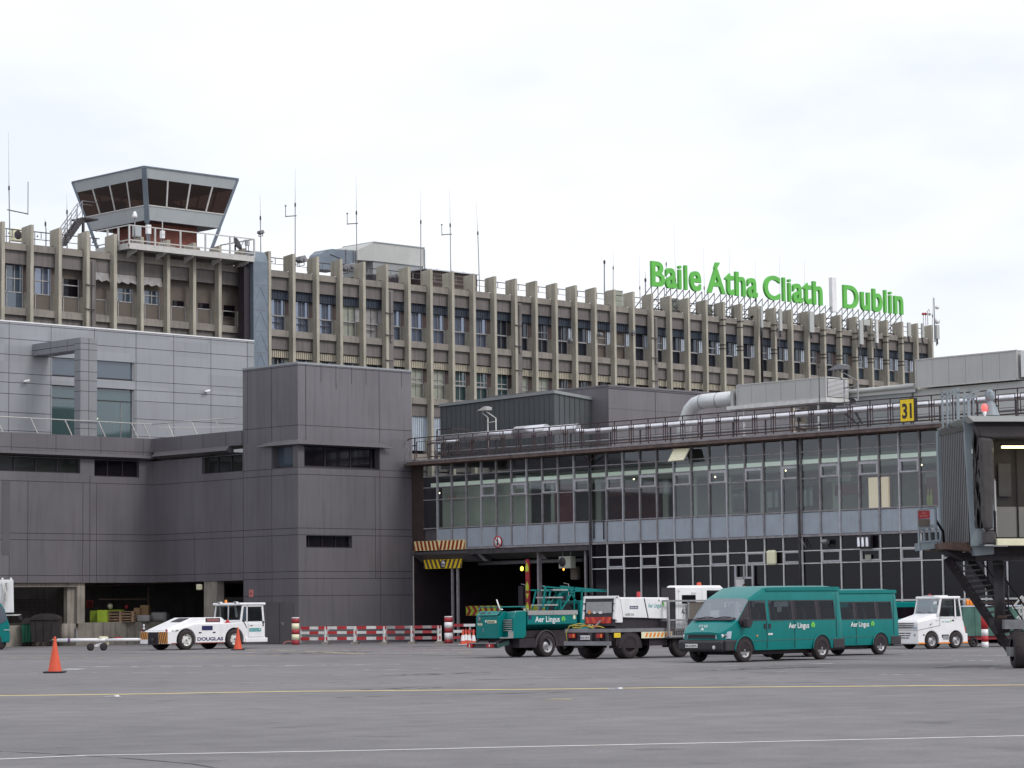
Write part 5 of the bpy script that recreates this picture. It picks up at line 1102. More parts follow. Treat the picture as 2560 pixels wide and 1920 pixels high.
for z in (11.75, 11.3, 10.7): mb.bar((97.2, 106.9, z), (97.2, 105.7, z), .04, .05, M['rail']); mb.bar((97.2, 105.7, z), (98.6, 105.7, z), .04, .05, M['rail'])
mb.build('rail', t)
# silver pipes along the roof edge
t = thing('roof_pipe', 'fat silver lagged pipe along the left half of the pier roof edge', 'pipe', (96.6, 100, 10.9))
mb = MB(); mb.tube([(96.6, 106.1, 11.13), (96.6, 101, 11.13), (96.6, 95.2, 11.13)], .25, M['silver'], 16); mb.tube([(96.6, 99.9, 11.18), (96.6, 97.6, 11.18)], .32, M['silver'], 16); mb.build('lagging', t)
mb = MB()
for i in range(12): y = 105.6-i*.93; mb.lathe([(.255, -.02), (.26, 0), (.255, .02)], (96.6, y, 11.13), 'Y', M['steel'], 16)
mb.build('bands', t)
for i in range(6): y = 105.3-i*1.9; mb = MB(); mb.box(96.58, 96.64, y-.03, y+.03, 9.98, 10.95, M['steeld']); mb.build('support', t)
t = thing('roof_pipe', 'thinner silver pipe along the right half of the pier roof edge', 'pipe', (96.6, 80, 10.9))
mb = MB(); mb.tube([(96.6, 96.5, 11.05), (96.6, 94.5, 10.92), (96.6, yE, 10.92)], .14, M['silver'], 14); mb.build('lagging', t)
for i in range(18): y = 95.0-i*2.1; mb = MB(); mb.box(96.58, 96.64, y-.03, y+.03, 9.98, 10.8, M['steeld']); mb.build('support', t)
t = thing('roof_pipe', 'slim low pipe run on the pier roof behind the railing', 'pipe', (97.3, 80, 10.3)); mb = MB(); mb.tube([(97.1, 107, 10.45), (97.1, 90, 10.42), (97.1, yE, 10.4)], .07, M['steel'], 10); mb.build('pipe', t)
mb = MB(); mb.tube([(96.9, 107.2, 10.25), (96.9, yE, 10.2)], .035, M['canopyb'], 6); mb.build('cable', t)
mb = MB(); mb.tube([(96.2, 106.4, 10.95), (96.2, 104, 10.95)], .07, M['silver'], 10); mb.tube([(96.2, 105.9, 10.9), (96.2, 105.9, 10.0)], .1, M['steel'], 10); o = mb.build('pipe_stub'); tag(o, 'short silver pipe stub with valve at the left end of the pier roof', 'pipe')
t = thing('valve_cluster', 'small steel platform and valve between the pipes on the pier roof, below the louvred unit', 'valve', (96.8, 80.5, 10)); y, z = XP(2120, 1020, 96.8)
mb = MB(); mb.box(96.5, 97.3, y-.5, y+.5, z-.12, z+.12, M['steel']); mb.build('tray', t); mb = MB(); mb.lathe([(.2, -.1), (.2, .1), (0, .14)], (96.9, y-.3, z+.25), 'X', M['steel'], 12); mb.build('valve', t); mb = MB(); mb.bar((96.6, y+.4, z), (96.6, y-.7, z-.8), .08, .08, M['steeld']); mb.bar((96.6, y-.4, z), (96.6, y-1.0, z-.8), .08, .08, M['steeld']); mb.build('strut', t)
# stand number
y, z = XP(2270.5, 1026, 95.22); t = thing('stand_number_sign', 'yellow stand number board reading 31 fixed to the pier railing', 'sign', (95.22, y, z-.55))
mb = MB(); mb.box(95.14, 95.3, y-.47, y+.42, z-.54, z+.54, M['trim']); mb.build('casing', t)
mb = MB(); mb.box(95.125, 95.139, y-.38, y+.38, z-.5, z+.5, M['ysign']); f = mb.build('face', t)
text('number', '31', M['trim'], f, (95.12, y+.27, z-.34), .95, '-X', fit=.54, fith=.70, bold=.03)
# ------------------------------------------------------------------ things standing on the roofs
def crate(name, label, cat, X0, X1, y0, y1, z0, z1, mt, seams=None, edge=True, louv=None):
    t = thing(name, label, cat, (X0, (y0+y1)/2, z0))
    mb = MB(); mb.box(X0, X1, y0, y1, z0, z1, M[mt])
    n = seams or 6
    for i in range(1, n): y = y0+(y1-y0)*i/n; mb.box(X0-.006, X0, y-.01, y+.01, z0+.03, z1-.03, M['ahud'])
    mb.build('casing', t)
    if edge:
        mb = MB()
        for a in ((X0-.03, X0+.03, y0, y1, z1-.03, z1+.03), (X0-.03, X0+.03, y0, y1, z0-.03, z0+.03), (X0-.03, X0+.03, y0-.03, y0+.03, z0-.03, z1+.03), (X0-.03, X0+.03, y1-.03, y1+.03, z0-.03, z1+.03), (X0+.03, X1+.03, y0-.03, y0+.03, z1-.03, z1+.03), (X0+.03, X1+.03, y0-.03, y0+.03, z0-.03, z0+.03), (X1-.03, X1+.03, y0-.03, y0+.03, z0-.03, z1+.03)): mb.box(*a, M['railw'])
        mb.build('edge_trim', t)
    return t
t = crate('air_handling_unit', 'long pale grey air handling unit with louvred end on the pier roof', 'air handler', 102, 103.75, 82.96, 88.9, 12.2, 13.23, 'ahu', 6)
mb = MB()
for i in range(14): z = 12.27+i*.065; mb.box(102.1, 103.65, 82.9, 82.94, z, z+.035, M['white'])
mb.box(102.1, 103.65, 82.945, 82.955, 12.22, 13.2, M['joint']); mb.build('louvre', t)
mb = MB(); mb.box(101.95, 103.8, 82.9, 89.6, 11.98, 12.17, M['whited']); mb.build('base_frame', t)
for y in (83.6, 88.6): mb = MB(); mb.box(102.2, 102.3, y, y+.1, 10, 11.98, M['whited']); mb.build('leg', t)
M['silver2'] = pm('bright_duct', (.58, .60, .62), .4, metal=.3, var=.06, scale=3)
t = thing('round_duct', 'fat silver round duct with downturned bend beside the long air handling unit', 'duct', (101.5, 91, 10))
mb = MB(); cx = 102.6; pts = [(cx, 89.5, 12.62), (cx, 91.9, 12.6), (cx, 92.35, 12.5), (cx, 92.75, 12.2), (cx, 93.2, 11.4), (cx, 93.3, 10.0)]
mb.tube(pts, .40, M['silver2'], 18); mb.build('pipe', t)
mb = MB(); mb.lathe([(.41, -.02), (.42, 0), (.41, .02)], (cx, 90.7, 12.61), 'Y', M['steel'], 18); mb.lathe([(.41, -.02), (.42, 0), (.41, .02)], (cx, 91.85, 12.6), 'Y', M['steel'], 18); mb.build('bands', t)
mb = MB(); mb.box(102.05, 103.2, 89.2, 89.4, 11.95, 13.05, M['ahu']); mb.lathe([(.36, -.03), (.42, 0), (.42, .12)], (cx, 89.05, 12.6), 'Y', M['trim'], 18); mb.build('flange', t)
crate('air_handling_unit', 'large pale panelled air handling unit at the right edge of the pier roof', 'air handler', 104, 107, 72.76, 78.82, 12.5, 13.9, 'ahu', 6)
crate('plant_room', 'dull grey panelled roof plant room wall under the large air handling unit', 'plant room', 104.2, 110, 52, 79.15, 9.99, 12.42, 'ahu', 16, edge=False)
t = thing('plant_parapet', 'low grey roof upstand with rounded silver coping between the two air handling units', 'parapet', (104.1, 81, 10)); mb = MB(); mb.box(104.1, 108, 79.2, 86, 9.99, 12.45, M['ahud']); mb.build('wall', t); mb = MB(); mb.tube([(104.0, 78.9, 12.62), (104.0, 86, 12.55)], .13, M['ahu'], 12); mb.box(104.0, 104.1, 78.9, 86, 12.3, 12.5, M['ahu']); mb.build('coping', t)
t = thing('duct_end_hood', 'white sloped duct hood at the right edge, beside the large air handling unit', 'duct', (104, 72, 12.5)); mb = MB(); mb.prism([(72.6, 12.6), (72.6, 13.85), (71.9, 13.75), (71.0, 13.2), (70.5, 12.7), (71.4, 12.55)], 'X', 104.1, 106.8, M['white']); mb.build('hood', t)
# dark seamed penthouse with sloping roof
t = thing('penthouse', 'dark grey standing seam rooftop penthouse with sloping roof edge', 'penthouse', (103, 103.4, 9.98)); Xs, Ys = 103.0, 103.42
mb = MB(); mb.quad((Xs, Ys, 9.98), (Xs, 113, 9.98), (Xs, 113, 13.78), (Xs, Ys, 13.95), M['roofdark']); mb.quad((Xs, Ys, 9.98), (Xs, Ys, 13.95), (109.45, Ys, 13.42), (109.45, Ys, 9.98), M['roofdark'])
for i in range(1, 16): x = Xs+i*.41; zt = 13.95-(x-Xs)*.082; mb.box(x-.015, x+.015, Ys-.04, Ys, 9.98, zt-.05, M['roofdark'])
for i in range(1, 24): y = Ys+i*.41; mb.box(Xs-.03, Xs, y-.012, y+.012, 9.98, 13.7, M['roofdark'])
mb.build('wall', t, recalc=False)
mb = MB(); mb.add([(Xs-.1, Ys-.1, 13.86), (109.6, Ys-.1, 13.32), (109.6, 113, 13.2), (Xs-.1, 113, 13.70), (Xs-.1, Ys-.1, 14.03), (109.6, Ys-.1, 13.49), (109.6, 113, 13.37), (Xs-.1, 113, 13.87)], [(0, 1, 2, 3), (4, 5, 6, 7), (0, 1, 5, 4), (1, 2, 6, 5), (2, 3, 7, 6), (3, 0, 4, 7)], M['ahud']); mb.build('roof', t)
t = thing('roof_annex', 'flat mid grey clad rooftop block behind the dark penthouse', 'rooftop block', (106, 102, 9.98)); mb = MB(); mb.box(106, 122, 102.06, 112, 9.98, 14.3, M['clad'])
for x in (109.9, 113.5): mb.box(x-.012, x+.012, 102.05, 102.06, 10, 14.2, M['joint'])
mb.box(106, 122, 102.05, 102.06, 13.05, 13.07, M['claddark']); mb.box(105.95, 122, 102.0, 112.1, 14.3, 14.40, M['clad']); mb.box(105.99, 122, 102.045, 102.06, 14.18, 14.21, M['joint']); mb.build('wall', t)
# lighting brackets on the pier roof
def mastlight(label, px, pyb, pyt, X0, s=1.0):
    y, zb = XP(px, pyb, X0); y2, zt = XP(px, pyt, X0); t = thing('bracket_floodlight', label, 'floodlight', (X0, y, 10), 'bracket floodlights on the pier roof'); mt = M['steel'] if s > .9 else M['railw']
    mb = MB()
    for dy in (.0, -.75*s): mb.tube([(X0, y+dy, 9.98), (X0, y+dy, zt-.35*s+dy*.15)], .035, mt, 6)
    mb.tube([(X0, y-.75*s, zt-.45*s), (X0, y+.25*s, zt+.1*s)], .03, mt, 6); mb.tube([(X0, y, zt-.35*s), (X0, y+.5*s, zt-.05*s), (X0, y+.4*s, zt+.2*s)], .03, mt, 6); mb.tube([(X0, y, zt-.7*s), (X0, y-.75*s, zt-.65*s)], .03, mt, 6); mb.build('bracket', t)
    mb = MB(); mb.prism([(y+.75*s, zt+.12*s), (y+.1*s, zt+.36*s), (y-.15*s, zt+.3*s), (y-.1*s, zt+.12*s)], 'X', X0-.25*s, X0+.25*s, mt); mb.build('lamp_head', t)
mastlight('pale bracket floodlight in front of the dark penthouse', 1220, 1080, 1030, 97.6, .85)
mastlight('dark bracket floodlight beside the louvred air handling unit', 2112, 1040, 930, 97.8, 1.1)
y, z = XP(2049, 1010, 97); y2, z2 = XP(2049, 920, 97); t = thing('thin_pole', 'thin dark pole with a small bird shaped tip on the pier roof', 'pole', (97, y, 10)); mb = MB(); mb.tube([(97, y, 9.98), (97, y, z2)], .025, M['steeld'], 6); mb.build('pole', t); mb = MB(); mb.lathe([(0, -.12), (.05, 0), (0, .12)], (97, y, z2+.05), 'Z', M['steeld'], 6); mb.build('tip', t)
# ================================================================== VEHICLES  (local x: length running away to the right, y: width, z up; the face y = 0 is the one seen)
def wheel(parent, x, y, r, w, side=-1, rimm='rim', name='wheel', holes=5, deep=0.0):
    """tyre with its rim; side -1: outer face towards -y"""
    mb = MB(); a, b = (y, y+w) if side < 0 else (y-w, y)
    mb.lathe([(r*.60, a+.01), (r*.66, a-.0), (r*.9, a), (r*.985, a+.03), (r, a+.06), (r, b-.06), (r*.985, b-.03), (r*.9, b), (r*.66, b), (r*.6, b-.01)], (x, 0, r), 'Y', M['tyre'], 32)
    wl = mb.build(name, parent)
    s = side; f = a if side < 0 else b
    mb = MB(); mb.lathe([(r*.63, f-s*.015), (r*.60, f-s*.015), (r*.56, f-s*(.05+deep)), (r*.36, f-s*(.06+deep)), (r*.26, f-s*(.03+deep*.6)), (r*.12, f-s*(.02+deep*.6)), (0, f-s*(.02+deep*.6))], (x, 0, r), 'Y', M[rimm], 28); rm = mb.build('rim', wl)
    mb = MB()
    for k in range(holes):
        an = 2*math.pi*k/holes+.3; cx, cz = x+math.cos(an)*r*.46, r+math.sin(an)*r*.46
        mb.lathe([(0, f-s*(.045+deep)), (r*.075, f-s*(.045+deep)), (r*.075, f-s*(.055+deep))], (cx, 0, cz), 'Y', M['black'], 8)
    mb.lathe([(0, f-s*(.005+deep*.5)), (r*.1, f-s*(.01+deep*.5)), (r*.12, f-s*(.03+deep*.5))], (x, 0, r), 'Y', M['steel'], 12)
    mb.build('hub', wl); return wl
def warp(o, f, g=None):      # refit a vehicle's local lengths to the surveyed ones; wheels keep their round shape
    for c in [q for q in bpy.data.objects if q.parent == o]:
        w = g and c.name.startswith(('wheel', 'mudguard'))
        if c.type == 'MESH':
            xs = [v.co.x for v in c.data.vertices]; xc = (min(xs)+max(xs))/2
            for v in c.data.vertices: v.co = (Vector((v.co.x-xc+f(Vector((xc, 0, 0))).x, f(v.co).y, v.co.z)) if w else f(v.co))
        if w:
            for d in [q for q in bpy.data.objects if q.parent == c]:
                for e in [d]+[q for q in bpy.data.objects if q.parent == d]:
                    for v in e.data.vertices: v.co = Vector((v.co.x-xc+f(Vector((xc, 0, 0))).x, f(v.co).y, v.co.z))
        else: warp(c, f, g)
def plate(parent, s, y0, y1, z0, z1, x, face='-X'):
    mb = MB(); mb.box(x-.012, x, y0, y1, z0, z1, M['white']); p = mb.build('number_plate', parent)
    mb = MB(); mb.box(x-.016, x-.012, y1-(y1-y0)*.09, y1-.003, z0+.004, z1-.004, M['navy']); mb.build('plate_band', p)
    text('plate_text', s, M['trim'], p, (x-.016, y1-(y1-y0)*.13, z0+.022), z1-z0, '-X', ext=.001, fit=(y1-y0)*.82, fith=(z1-z0)*.62, bold=.02)
    return p
def shamrock(parent, x, y, z, s, mt='shamrock', face='-Y'):
    mb = MB()
    for an in (90, 210-15, 330+15):
        for d in (-22, 22):
            a = R(an+d*.9); cx, cz = math.cos(a)*s*.30, math.sin(a)*s*.30
            n = 12; mb.add([(x+cx+math.cos(2*math.pi*k/n)*s*.2, y-(.001 if d < 0 else .002)-abs(an)*1e-6, z+cz+math.sin(2*math.pi*k/n)*s*.2) for k in range(n)], [tuple(range(n))], M[mt])
    mb.quad((x-.02*s, y-.0005, z), (x+.05*s, y-.0005, z), (x+.22*s, y-.0005, z-s*.5), (x+.15*s, y-.0005, z-s*.52), M[mt]); return mb.build('clover_mark', parent, recalc=False)
# ---------------------------------------------------------------- minibus
def minibus(label, loc, front_text=None, plate_s=None, grp='teal airline minibuses parked side by side'):
    t = thing('minibus', label, 'minibus', (0, 0, 0), grp); C = 1.0
    def T(x):
        P = [(0, .93), (.1, .98), (.3, 1.12), (.62, 1.32), (1.18, 1.96), (1.35, 2.13), (1.62, 2.28), (2.1, 2.325), (3.5, 2.34), (5.35, 2.34), (5.62, 2.30), (5.70, 2.25)]
        for (a, u), (b, v) in zip(P, P[1:]):
            if x <= b: return u+(v-u)*(x-a)/(b-a)
        return 2.25
    def Wd(x):
        P = [(0, .70), (.06, .80), (.2, .90), (.5, .965), (1.0, 1.0), (5.4, 1.0), (5.62, .985), (5.70, .95)]
        for (a, u), (b, v) in zip(P, P[1:]):
            if x <= b: return u+(v-u)*(x-a)/(b-a)
        return .95
    st = [0, .06, .2, .4, .62, 1.18, 1.95, 2.1, 3.22, 3.34, 4.42, 4.54, 5.32, 5.5, 5.62, 5.70]
    def row(x):
        tp, w = T(x), Wd(x); fr = x < 1.18
        z0 = .36; z1 = min(.70, tp-.05); z2 = min(1.27, tp-.05); z3 = min(1.90, tp-.035); z4 = min(max(z3+.01, tp-.13), tp-.012); z5 = tp-.012
        r = [(w*.97, z0), (w, z1), (w*.985, z2), (w*(.985-.075*(z3-z2)/.63), z3), (w*(.90 if not fr else .95), z4), (w*(.84 if not fr else .86), z5), (w*.5, tp+.008)]
        if 2.1 <= x: r[4] = (w*.885, tp-.11); r[5] = (w*.83, tp-.02); r[6] = (w*.5, tp+.02)
        return r
    V = []
    for x in st:
        r = row(x); V.append([Vector((x, C-w, z)) for w, z in r]+[Vector((x, C, r[-1][1]+.004))]+[Vector((x, C+w, z)) for w, z in reversed(r)])
    nr = len(V[0]); side_win = {(6, 7): 0, (7, 8): 1, (9, 10): 1, (11, 12): 1}
    ws = {(4, j) for j in range(4, nr-5)}
    holes = set()
    for i in (5, 7, 9, 11): holes |= {(i, 2), (i, nr-4)}
    mb = MB(); g = MB(); wsb = MB()
    for i in range(len(st)-1):
        for j in range(nr-1):
            q = (V[i][j], V[i+1][j], V[i+1][j+1], V[i][j+1])
            if (i, j) in ws: wsb.quad(*q, M['g_ws']); continue
            if (i, j) in holes: continue
            mt = 'teal'
            if j in (2, nr-4) and i in (4, 6, 8, 10): mt = 'trim'
            if i == 6 and j in (2, nr-4): mt = 'teal'
            mb.quad(*q, M[mt]); mb.s[-1] = j not in (2, nr-4)
    mb.add(V[0], [tuple(range(nr))], M['teal']); mb.add(V[-1], [tuple(range(nr))[::-1]], M['teal'])
    mb.add([v for i in range(len(st)) for v in (V[i][0], V[i][-1])], [(2*i, 2*i+1, 2*i+3, 2*i+2) for i in range(len(st)-1)], M['chassis'])
    body = smooth(mb.build('body', t, recalc=False))
    wsb.build('windscreen', t, recalc=False)
    for i in (5, 7, 9, 11):
        for j, s in ((2, 1), (nr-4, -1)):
            mb = MB(); o = Vector((0, -.006*s, 0)); f = .0
            q = [V[i][j]+o, V[i+1][j]+o, V[i+1][j+1]+o, V[i][j+1]+o]; c = sum(q, Vector())/4; mb.quad(*q, M['g_van']); w = mb.build('window', t, recalc=False)
            mb = MB(); wd = .05
            for a, b in zip(q, q[1:]+q[:1]):
                ai, bi = a+(c-a).normalized()*wd, b+(c-b).normalized()*wd; oo = Vector((0, -.003*s, 0)); mb.quad(a+oo, b+oo, bi+oo, ai+oo, M['trim'])
            if i >= 7: xm = (q[0].x+q[1].x)/2; mb.box(xm-.015, xm+.015, q[0].y-.008*s, q[0].y-.002*s, q[0].z, q[0].z+.01, M['trim'])
            mb.build('frame', w, recalc=False)
    # front end
    mb = MB(); bz = [(.0, .34), (-.06, .40), (-.08, .64), (-.03, .70), (.15, .72)]
    pts = [(-.02, .33), (-.10, .40), (-.11, .62), (-.05, .70), (.55, .70), (.55, .36)]
    mb.prism([(x, z) for x, z in pts], 'Y', .10, 1.90, M['bumper'])
    mb.box(.0, .58, .0, .12, .35, .70, M['bumper']); mb.box(.0, .58, 1.88, 2.0, .35, .70, M['bumper']); mb.build('front_bumper', t, bevel=.05)
    mb = MB(); mb.box(5.2, 5.76, -.008, .2, .36, .66, M['bumper']); mb.box(5.2, 5.76, 1.8, 2.008, .36, .66, M['bumper']); mb.box(5.66, 5.78, .1, 1.9, .38, .62, M['bumper']); mb.build('rear_bumper', t, bevel=.02)
    mb = MB(); mb.prism([(.02, .74), (-.03, .76), (.02, .90), (.06, .90)], 'Y', .42, 1.58, M['trim'])
    for z in (.78, .82, .86): mb.box(-.03, .0, .46, 1.54, z-.006, z+.006, M['bumper'])
    mb.build('grille', t)
    for y0, y1, s in ((.04, .42, 1), (1.58, 1.96, -1)):
        mb = MB(); ya, yb = (y0, y1) if s > 0 else (y1, y0)
        mb.add([(.20, ya, .73), (-.025, yb, .73), (.0, yb, .90), (.24, ya, .96), (.30, ya+.02*s, .73), (.2, yb, .73), (.2, yb, .90), (.34, ya+.02*s, .96)], [(0, 1, 2, 3), (7, 6, 5, 4), (0, 4, 5, 1), (1, 5, 6, 2), (2, 6, 7, 3), (3, 7, 4, 0)], M['corrb']); hl = mb.build('headlight', t, bevel=.01)
        mb = MB(); yc = (ya*.5+yb*.5); mb.lathe([(0, 0), (.055, 0), (.06, .04)], (.05, yc, .82), 'X', M['white'], 14); mb.lathe([(0, 0), (.04, 0), (.045, .05)], (.10, ya+.1*s, .83), 'X', M['steel'], 12); mb.build('reflector', hl)
    mb = MB(); mb.lathe([(0, -.01), (.06, -.01), (.07, .02)], (-.10, .42, .47), 'X', M['rimw'], 12); mb.build('fog_lamp', t)
    # wipers, mirror, roof gutter, doors
    for y0, y1 in ((.35, 1.0), (1.05, 1.7)):
        mb = MB(); mb.tube([(.57, y1, 1.345), (.64, (y0+y1)/2, 1.41), (.70, y0, 1.39)], .012, M['trim'], 5); mb.build('wiper', t)
    mb = MB(); mb.prism([(.50, 1.315), (.66, 1.385), (.66, 1.36), (.5, 1.29)], 'Y', .18, 1.82, M['trim']); mb.build('cowl', t)
    mb = MB(); mb.prism([(.60, 1.28), (.72, 1.08), (1.16, 1.08), (1.28, 1.26)], 'Y', -.012, .02, M['trim']); mb.prism([(.60, 1.28), (.72, 1.08), (1.16, 1.08), (1.28, 1.26)], 'Y', 1.98, 2.012, M['trim']); mb.build('quarter_trim', t)
    for y, s in ((-.16, 1), (2.16, -1)):
        mb = MB(); mb.box(.72, .86, y-.09, y+.09, 1.06, 1.36, M['trim']); m_ = mb.build('mirror', t, bevel=.03)
        mb = MB(); mb.bar((.84, y, 1.14), (.92, .03 if s > 0 else 1.97, 1.14), .05, .08, M['trim']); mb.build('mirror_arm', m_)
    mb = MB()
    for y in (.0-.004, 2.0):
        for x, z0, z1 in ((1.93, .4, 1.26), (3.28, .4, 1.26), (5.36, .7, 2.1)): mb.box(x-.010, x+.010, y, y+.004, z0, z1, M['black'])
        mb.box(.98, 5.3, y-.001, y+.004, .655, .67, M['teald'])
    mb.build('panel_gap', body)
    mb = MB(); mb.prism([(2.05, 2.30), (2.0, 2.20), (5.66, 2.20), (5.66, 2.28), (5.6, 2.32)], 'Y', .075, .10, M['teal']); mb.build('roof_gutter', t)
    mb = MB()
    for x, z0, z1 in ((1.80, 1.02, 1.17), (2.02, 1.02, 1.17)): mb.box(x, x+.1, -.012, 0, z0, z1, M['trim'])
    mb.build('door_handle', t)
    mb = MB(); mb.box(1.98, 2.2, -.006, .0, .82, .88, M['whited']); mb.build('side_marker', t); mb = MB(); mb.lathe([(0, -.01), (.035, -.008), (.035, 0)], (1.46, .0, .80), 'Y', M['amber'], 10); mb.build('indicator', t)
    # wheels with arches
    for x in (.86, 4.60):
        mb = MB(); n = 20; ro, ri = .43, .36
        pts = [(x+math.cos(math.pi*k/n)*ro, .36+math.sin(math.pi*k/n)*ro) for k in range(n+1)]+[(x-ro, .33), (x+ro, .33)]
        mb.prism(pts, 'Y', -.006, .01, M['black']); mb.prism(pts, 'Y', 1.99, 2.006, M['black'])
        mb.build('wheel_arch', t)
        mb = MB(); mb.tube([(x+math.cos(math.pi*k/n)*(ro+.02), -.012, .36+math.sin(math.pi*k/n)*(ro+.02)) for k in range(n+1)], .022, M['teal' if x > 0 else 'teal'], 6); mb.build('arch_lip', t)
        wheel(t, x, -.02, .365, .22); wheel(t, x, 2.02, .365, .22, side=1)
    mb = MB(); mb.box(.9, 5.0, .25, 1.75, .22, .40, M['chassis']); mb.tube([(4.6, .2, .34), (4.6, 1.8, .34)], .07, M['chassis'], 8); mb.build('chassis', t)
    # cabin
    mb = MB(); mb.box(.9, 5.5, .06, 1.94, .5, .6, M['trim']); mb.box(.66, 1.05, .12, 1.88, .6, 1.25, M['trim']); mb.build('cabin_floor', t)
    for x in (1.75, 2.55, 3.25, 3.95, 4.65, 5.2):
        for y in (.18, .68, 1.35):
            if x < 2 and y == .68: continue
            mb = MB(); mb.box(x-.45, x, y, y+.42, .95, 1.05, M['trim']); mb.box(x-.02, x+.12, y, y+.42, 1.0, 1.52, M['trim']); mb.box(x, x+.1, y+.09, y+.33, 1.52, 1.70, M['trim']); mb.build('seat', t)
    mb = MB(); mb.lathe([(.19, -.012), (.2, 0), (.19, .012)], (1.15, 1.45, 1.25), 'X', M['trim'], 16); mb.build('steering_wheel', t)
    mb = MB(); mb.box(1.0, 1.03, .3, .5, 1.38, 1.52, M['white']); mb.build('dash_paper', t)
    text('side_text', 'Aer Lingus', M['white'], t, (2.98, -.006, 1.02), .2, '-Y', ext=.002, fit=1.0, fith=.23, bold=.012)
    shamrock(t, 4.18, -.004, 1.11, .2)
    if front_text:
        text('bonnet_text', front_text, M['white'], t, (.20, 1.28, 1.075), .1, '-X', ext=.004, fit=.34, fith=.09, bold=.01); mb = MB(); mb.lathe([(0, 0), (.05, 0), (.06, .02)], (.1, 1.08, 1.0), 'X', M['white'], 14); mb.build('front_badge', t)
    plate(t, plate_s or '04-D-53396', 1.08, 1.62, .46, .58, -.115)
    t.location = loc; return t
minibus('teal high roof minibus in front, nearest, with white bonnet code and side lettering', (60.2, 53.1, 0), 'FT18')
warp_z = .968
mb_ = minibus('teal high roof minibus parked behind the nearest one, only its rear half showing', (67.3, 56.3, 0)); mb_.scale.z = warp_z
# third and fourth vans far behind, only their roofs and windows show
for lb, loc in (('teal van far behind the white tractor, left one of two', (84.4, 69.2, 0)), ('teal van close behind the white tractor windscreen, right one of two', (85.9, 67.9, 0))):
    t = thing('teal_van', lb, 'van', (0, 0, 0), 'teal vans behind the white tractor')
    mb = MB(); mb.prism([(0, .35), (0, .85), (.45, 1.1), (.95, 1.75), (1.3, 1.85), (4.6, 1.85), (4.75, 1.7), (4.75, .35)], 'Y', 0, 1.85, M['teal']); mb.build('body', t, bevel=.06)
    mb = MB(); mb.prism([(.52, 1.16), (.97, 1.70), (1.0, 1.66), (.58, 1.12)], 'Y', .12, 1.73, M['g_ws']); mb.v = [v+Vector((-.03, 0, .01)) for v in mb.v]; mb.build('windscreen', t)
    mb = MB(); mb.prism([(.85, 1.12), (1.15, 1.62), (1.8, 1.62), (1.8, 1.12)], 'Y', -.005, .003, M['g_dark']); mb.build('window', t)
    mb = MB(); mb.prism([(1.95, 1.15), (1.95, 1.62), (4.5, 1.62), (4.5, 1.15)], 'Y', -.005, .003, M['g_dark']); mb.build('window', t)
    for x in (.8, 3.8): wheel(t, x, -.01, .32, .2); wheel(t, x, 1.86, .32, .2, side=1)
    t.location = loc
# ---------------------------------------------------------------- aircraft tug
def stripes(mb, ax, pos, a0, a1, z0, z1, n, lean, m1, side=-1):
    """slanted stripes on the plane ax=pos between a0..a1 / z0..z1"""
    p = (a1-a0)/n
    for i in range(-2, n+2):
        q = [a0+i*p, a0+i*p+p*.5, a0+i*p+p*.5+lean, a0+i*p+lean]; q = [min(max(v, a0), a1) for v in q]
        if q[1]-q[0] < 1e-4 and q[2]-q[3] < 1e-4: continue
        if ax == 'Y': mb.quad((q[0], pos, z0), (q[1], pos, z0), (q[2], pos, z1), (q[3], pos, z1), m1)
        else: mb.quad((pos, q[0], z0), (pos, q[1], z0), (pos, q[2], z1), (pos, q[3], z1), m1)
def arch_profile(pts_top, x0, x1, zb, arches, n=14):
    """side profile with wheel arches cut from the bottom; pts_top runs from rear to front over the top"""
    pts = [(x0, zb)]
    for cx, cz, r in arches:
        dz = zb-cz; h = math.sqrt(max(r*r-dz*dz, 0)); a0 = math.atan2(dz, -h); a1 = math.atan2(dz, h)
        if a0 < 0: a0 += 2*math.pi
        if a1 > math.pi: a1 -= 2*math.pi
        for k in range(n+1): a = a0+(a1-a0)*k/n; pts.append((cx+math.cos(a)*r, cz+math.sin(a)*r))
    pts.append((x1, zb)); return pts+pts_top
t = thing('aircraft_tug', 'long low white aircraft tug with side lettering, striped nose and glazed cab at the rear', 'aircraft tug', (0, 0, 0))
mb = MB(); Wt = 2.15
pr = arch_profile([(6.28, .5), (6.20, .52), (6.20, 1.18), (4.75, 1.25), (4.2, 1.21), (2.05, 1.21), (.7, .90), (.05, .87)], .05, 6.28, .30, [(1.52, .44, .56), (4.36, .44, .56)])
mb.prism(pr, 'Y', 0, Wt, M['white']); body = mb.build('body', t, bevel=.03)
mb = MB(); mb.add([(.45, .35, .95), (.45, Wt-.35, .95), (2.15, Wt-.35, 1.50), (2.15, .35, 1.50), (3.85, .35, 1.50), (3.85, Wt-.35, 1.50), (4.25, Wt-.35, 1.2), (4.25, .35, 1.2), (.45, .30, .8), (.45, Wt-.3, .8), (4.25, Wt-.3, .8), (4.25, .3, .8)], [(0, 1, 2, 3), (3, 2, 5, 4), (4, 5, 6, 7), (0, 3, 4, 7, 11, 8), (1, 9, 10, 6, 5, 2), (8, 9, 1, 0), (6, 10, 11, 7)], M['white']); hood = mb.build('engine_cover', t, bevel=.03)
mb = MB(); mb.quad((1.55, .5, 1.315), (1.55, 1.3, 1.315), (2.05, 1.3, 1.477), (2.05, .5, 1.477), M['trim']); mb.box(2.9, 3.75, .335, .35, 1.27, 1.46, M['trim']); mb.v = [v+Vector((0, 0, .004)) for v in mb.v]; mb.build('vent_opening', hood)
mb = MB()
for z in (1.32, 1.38): mb.box(2.98, 3.68, .325, .335, z, z+.025, M['pink'])
mb.build('louvre', hood)
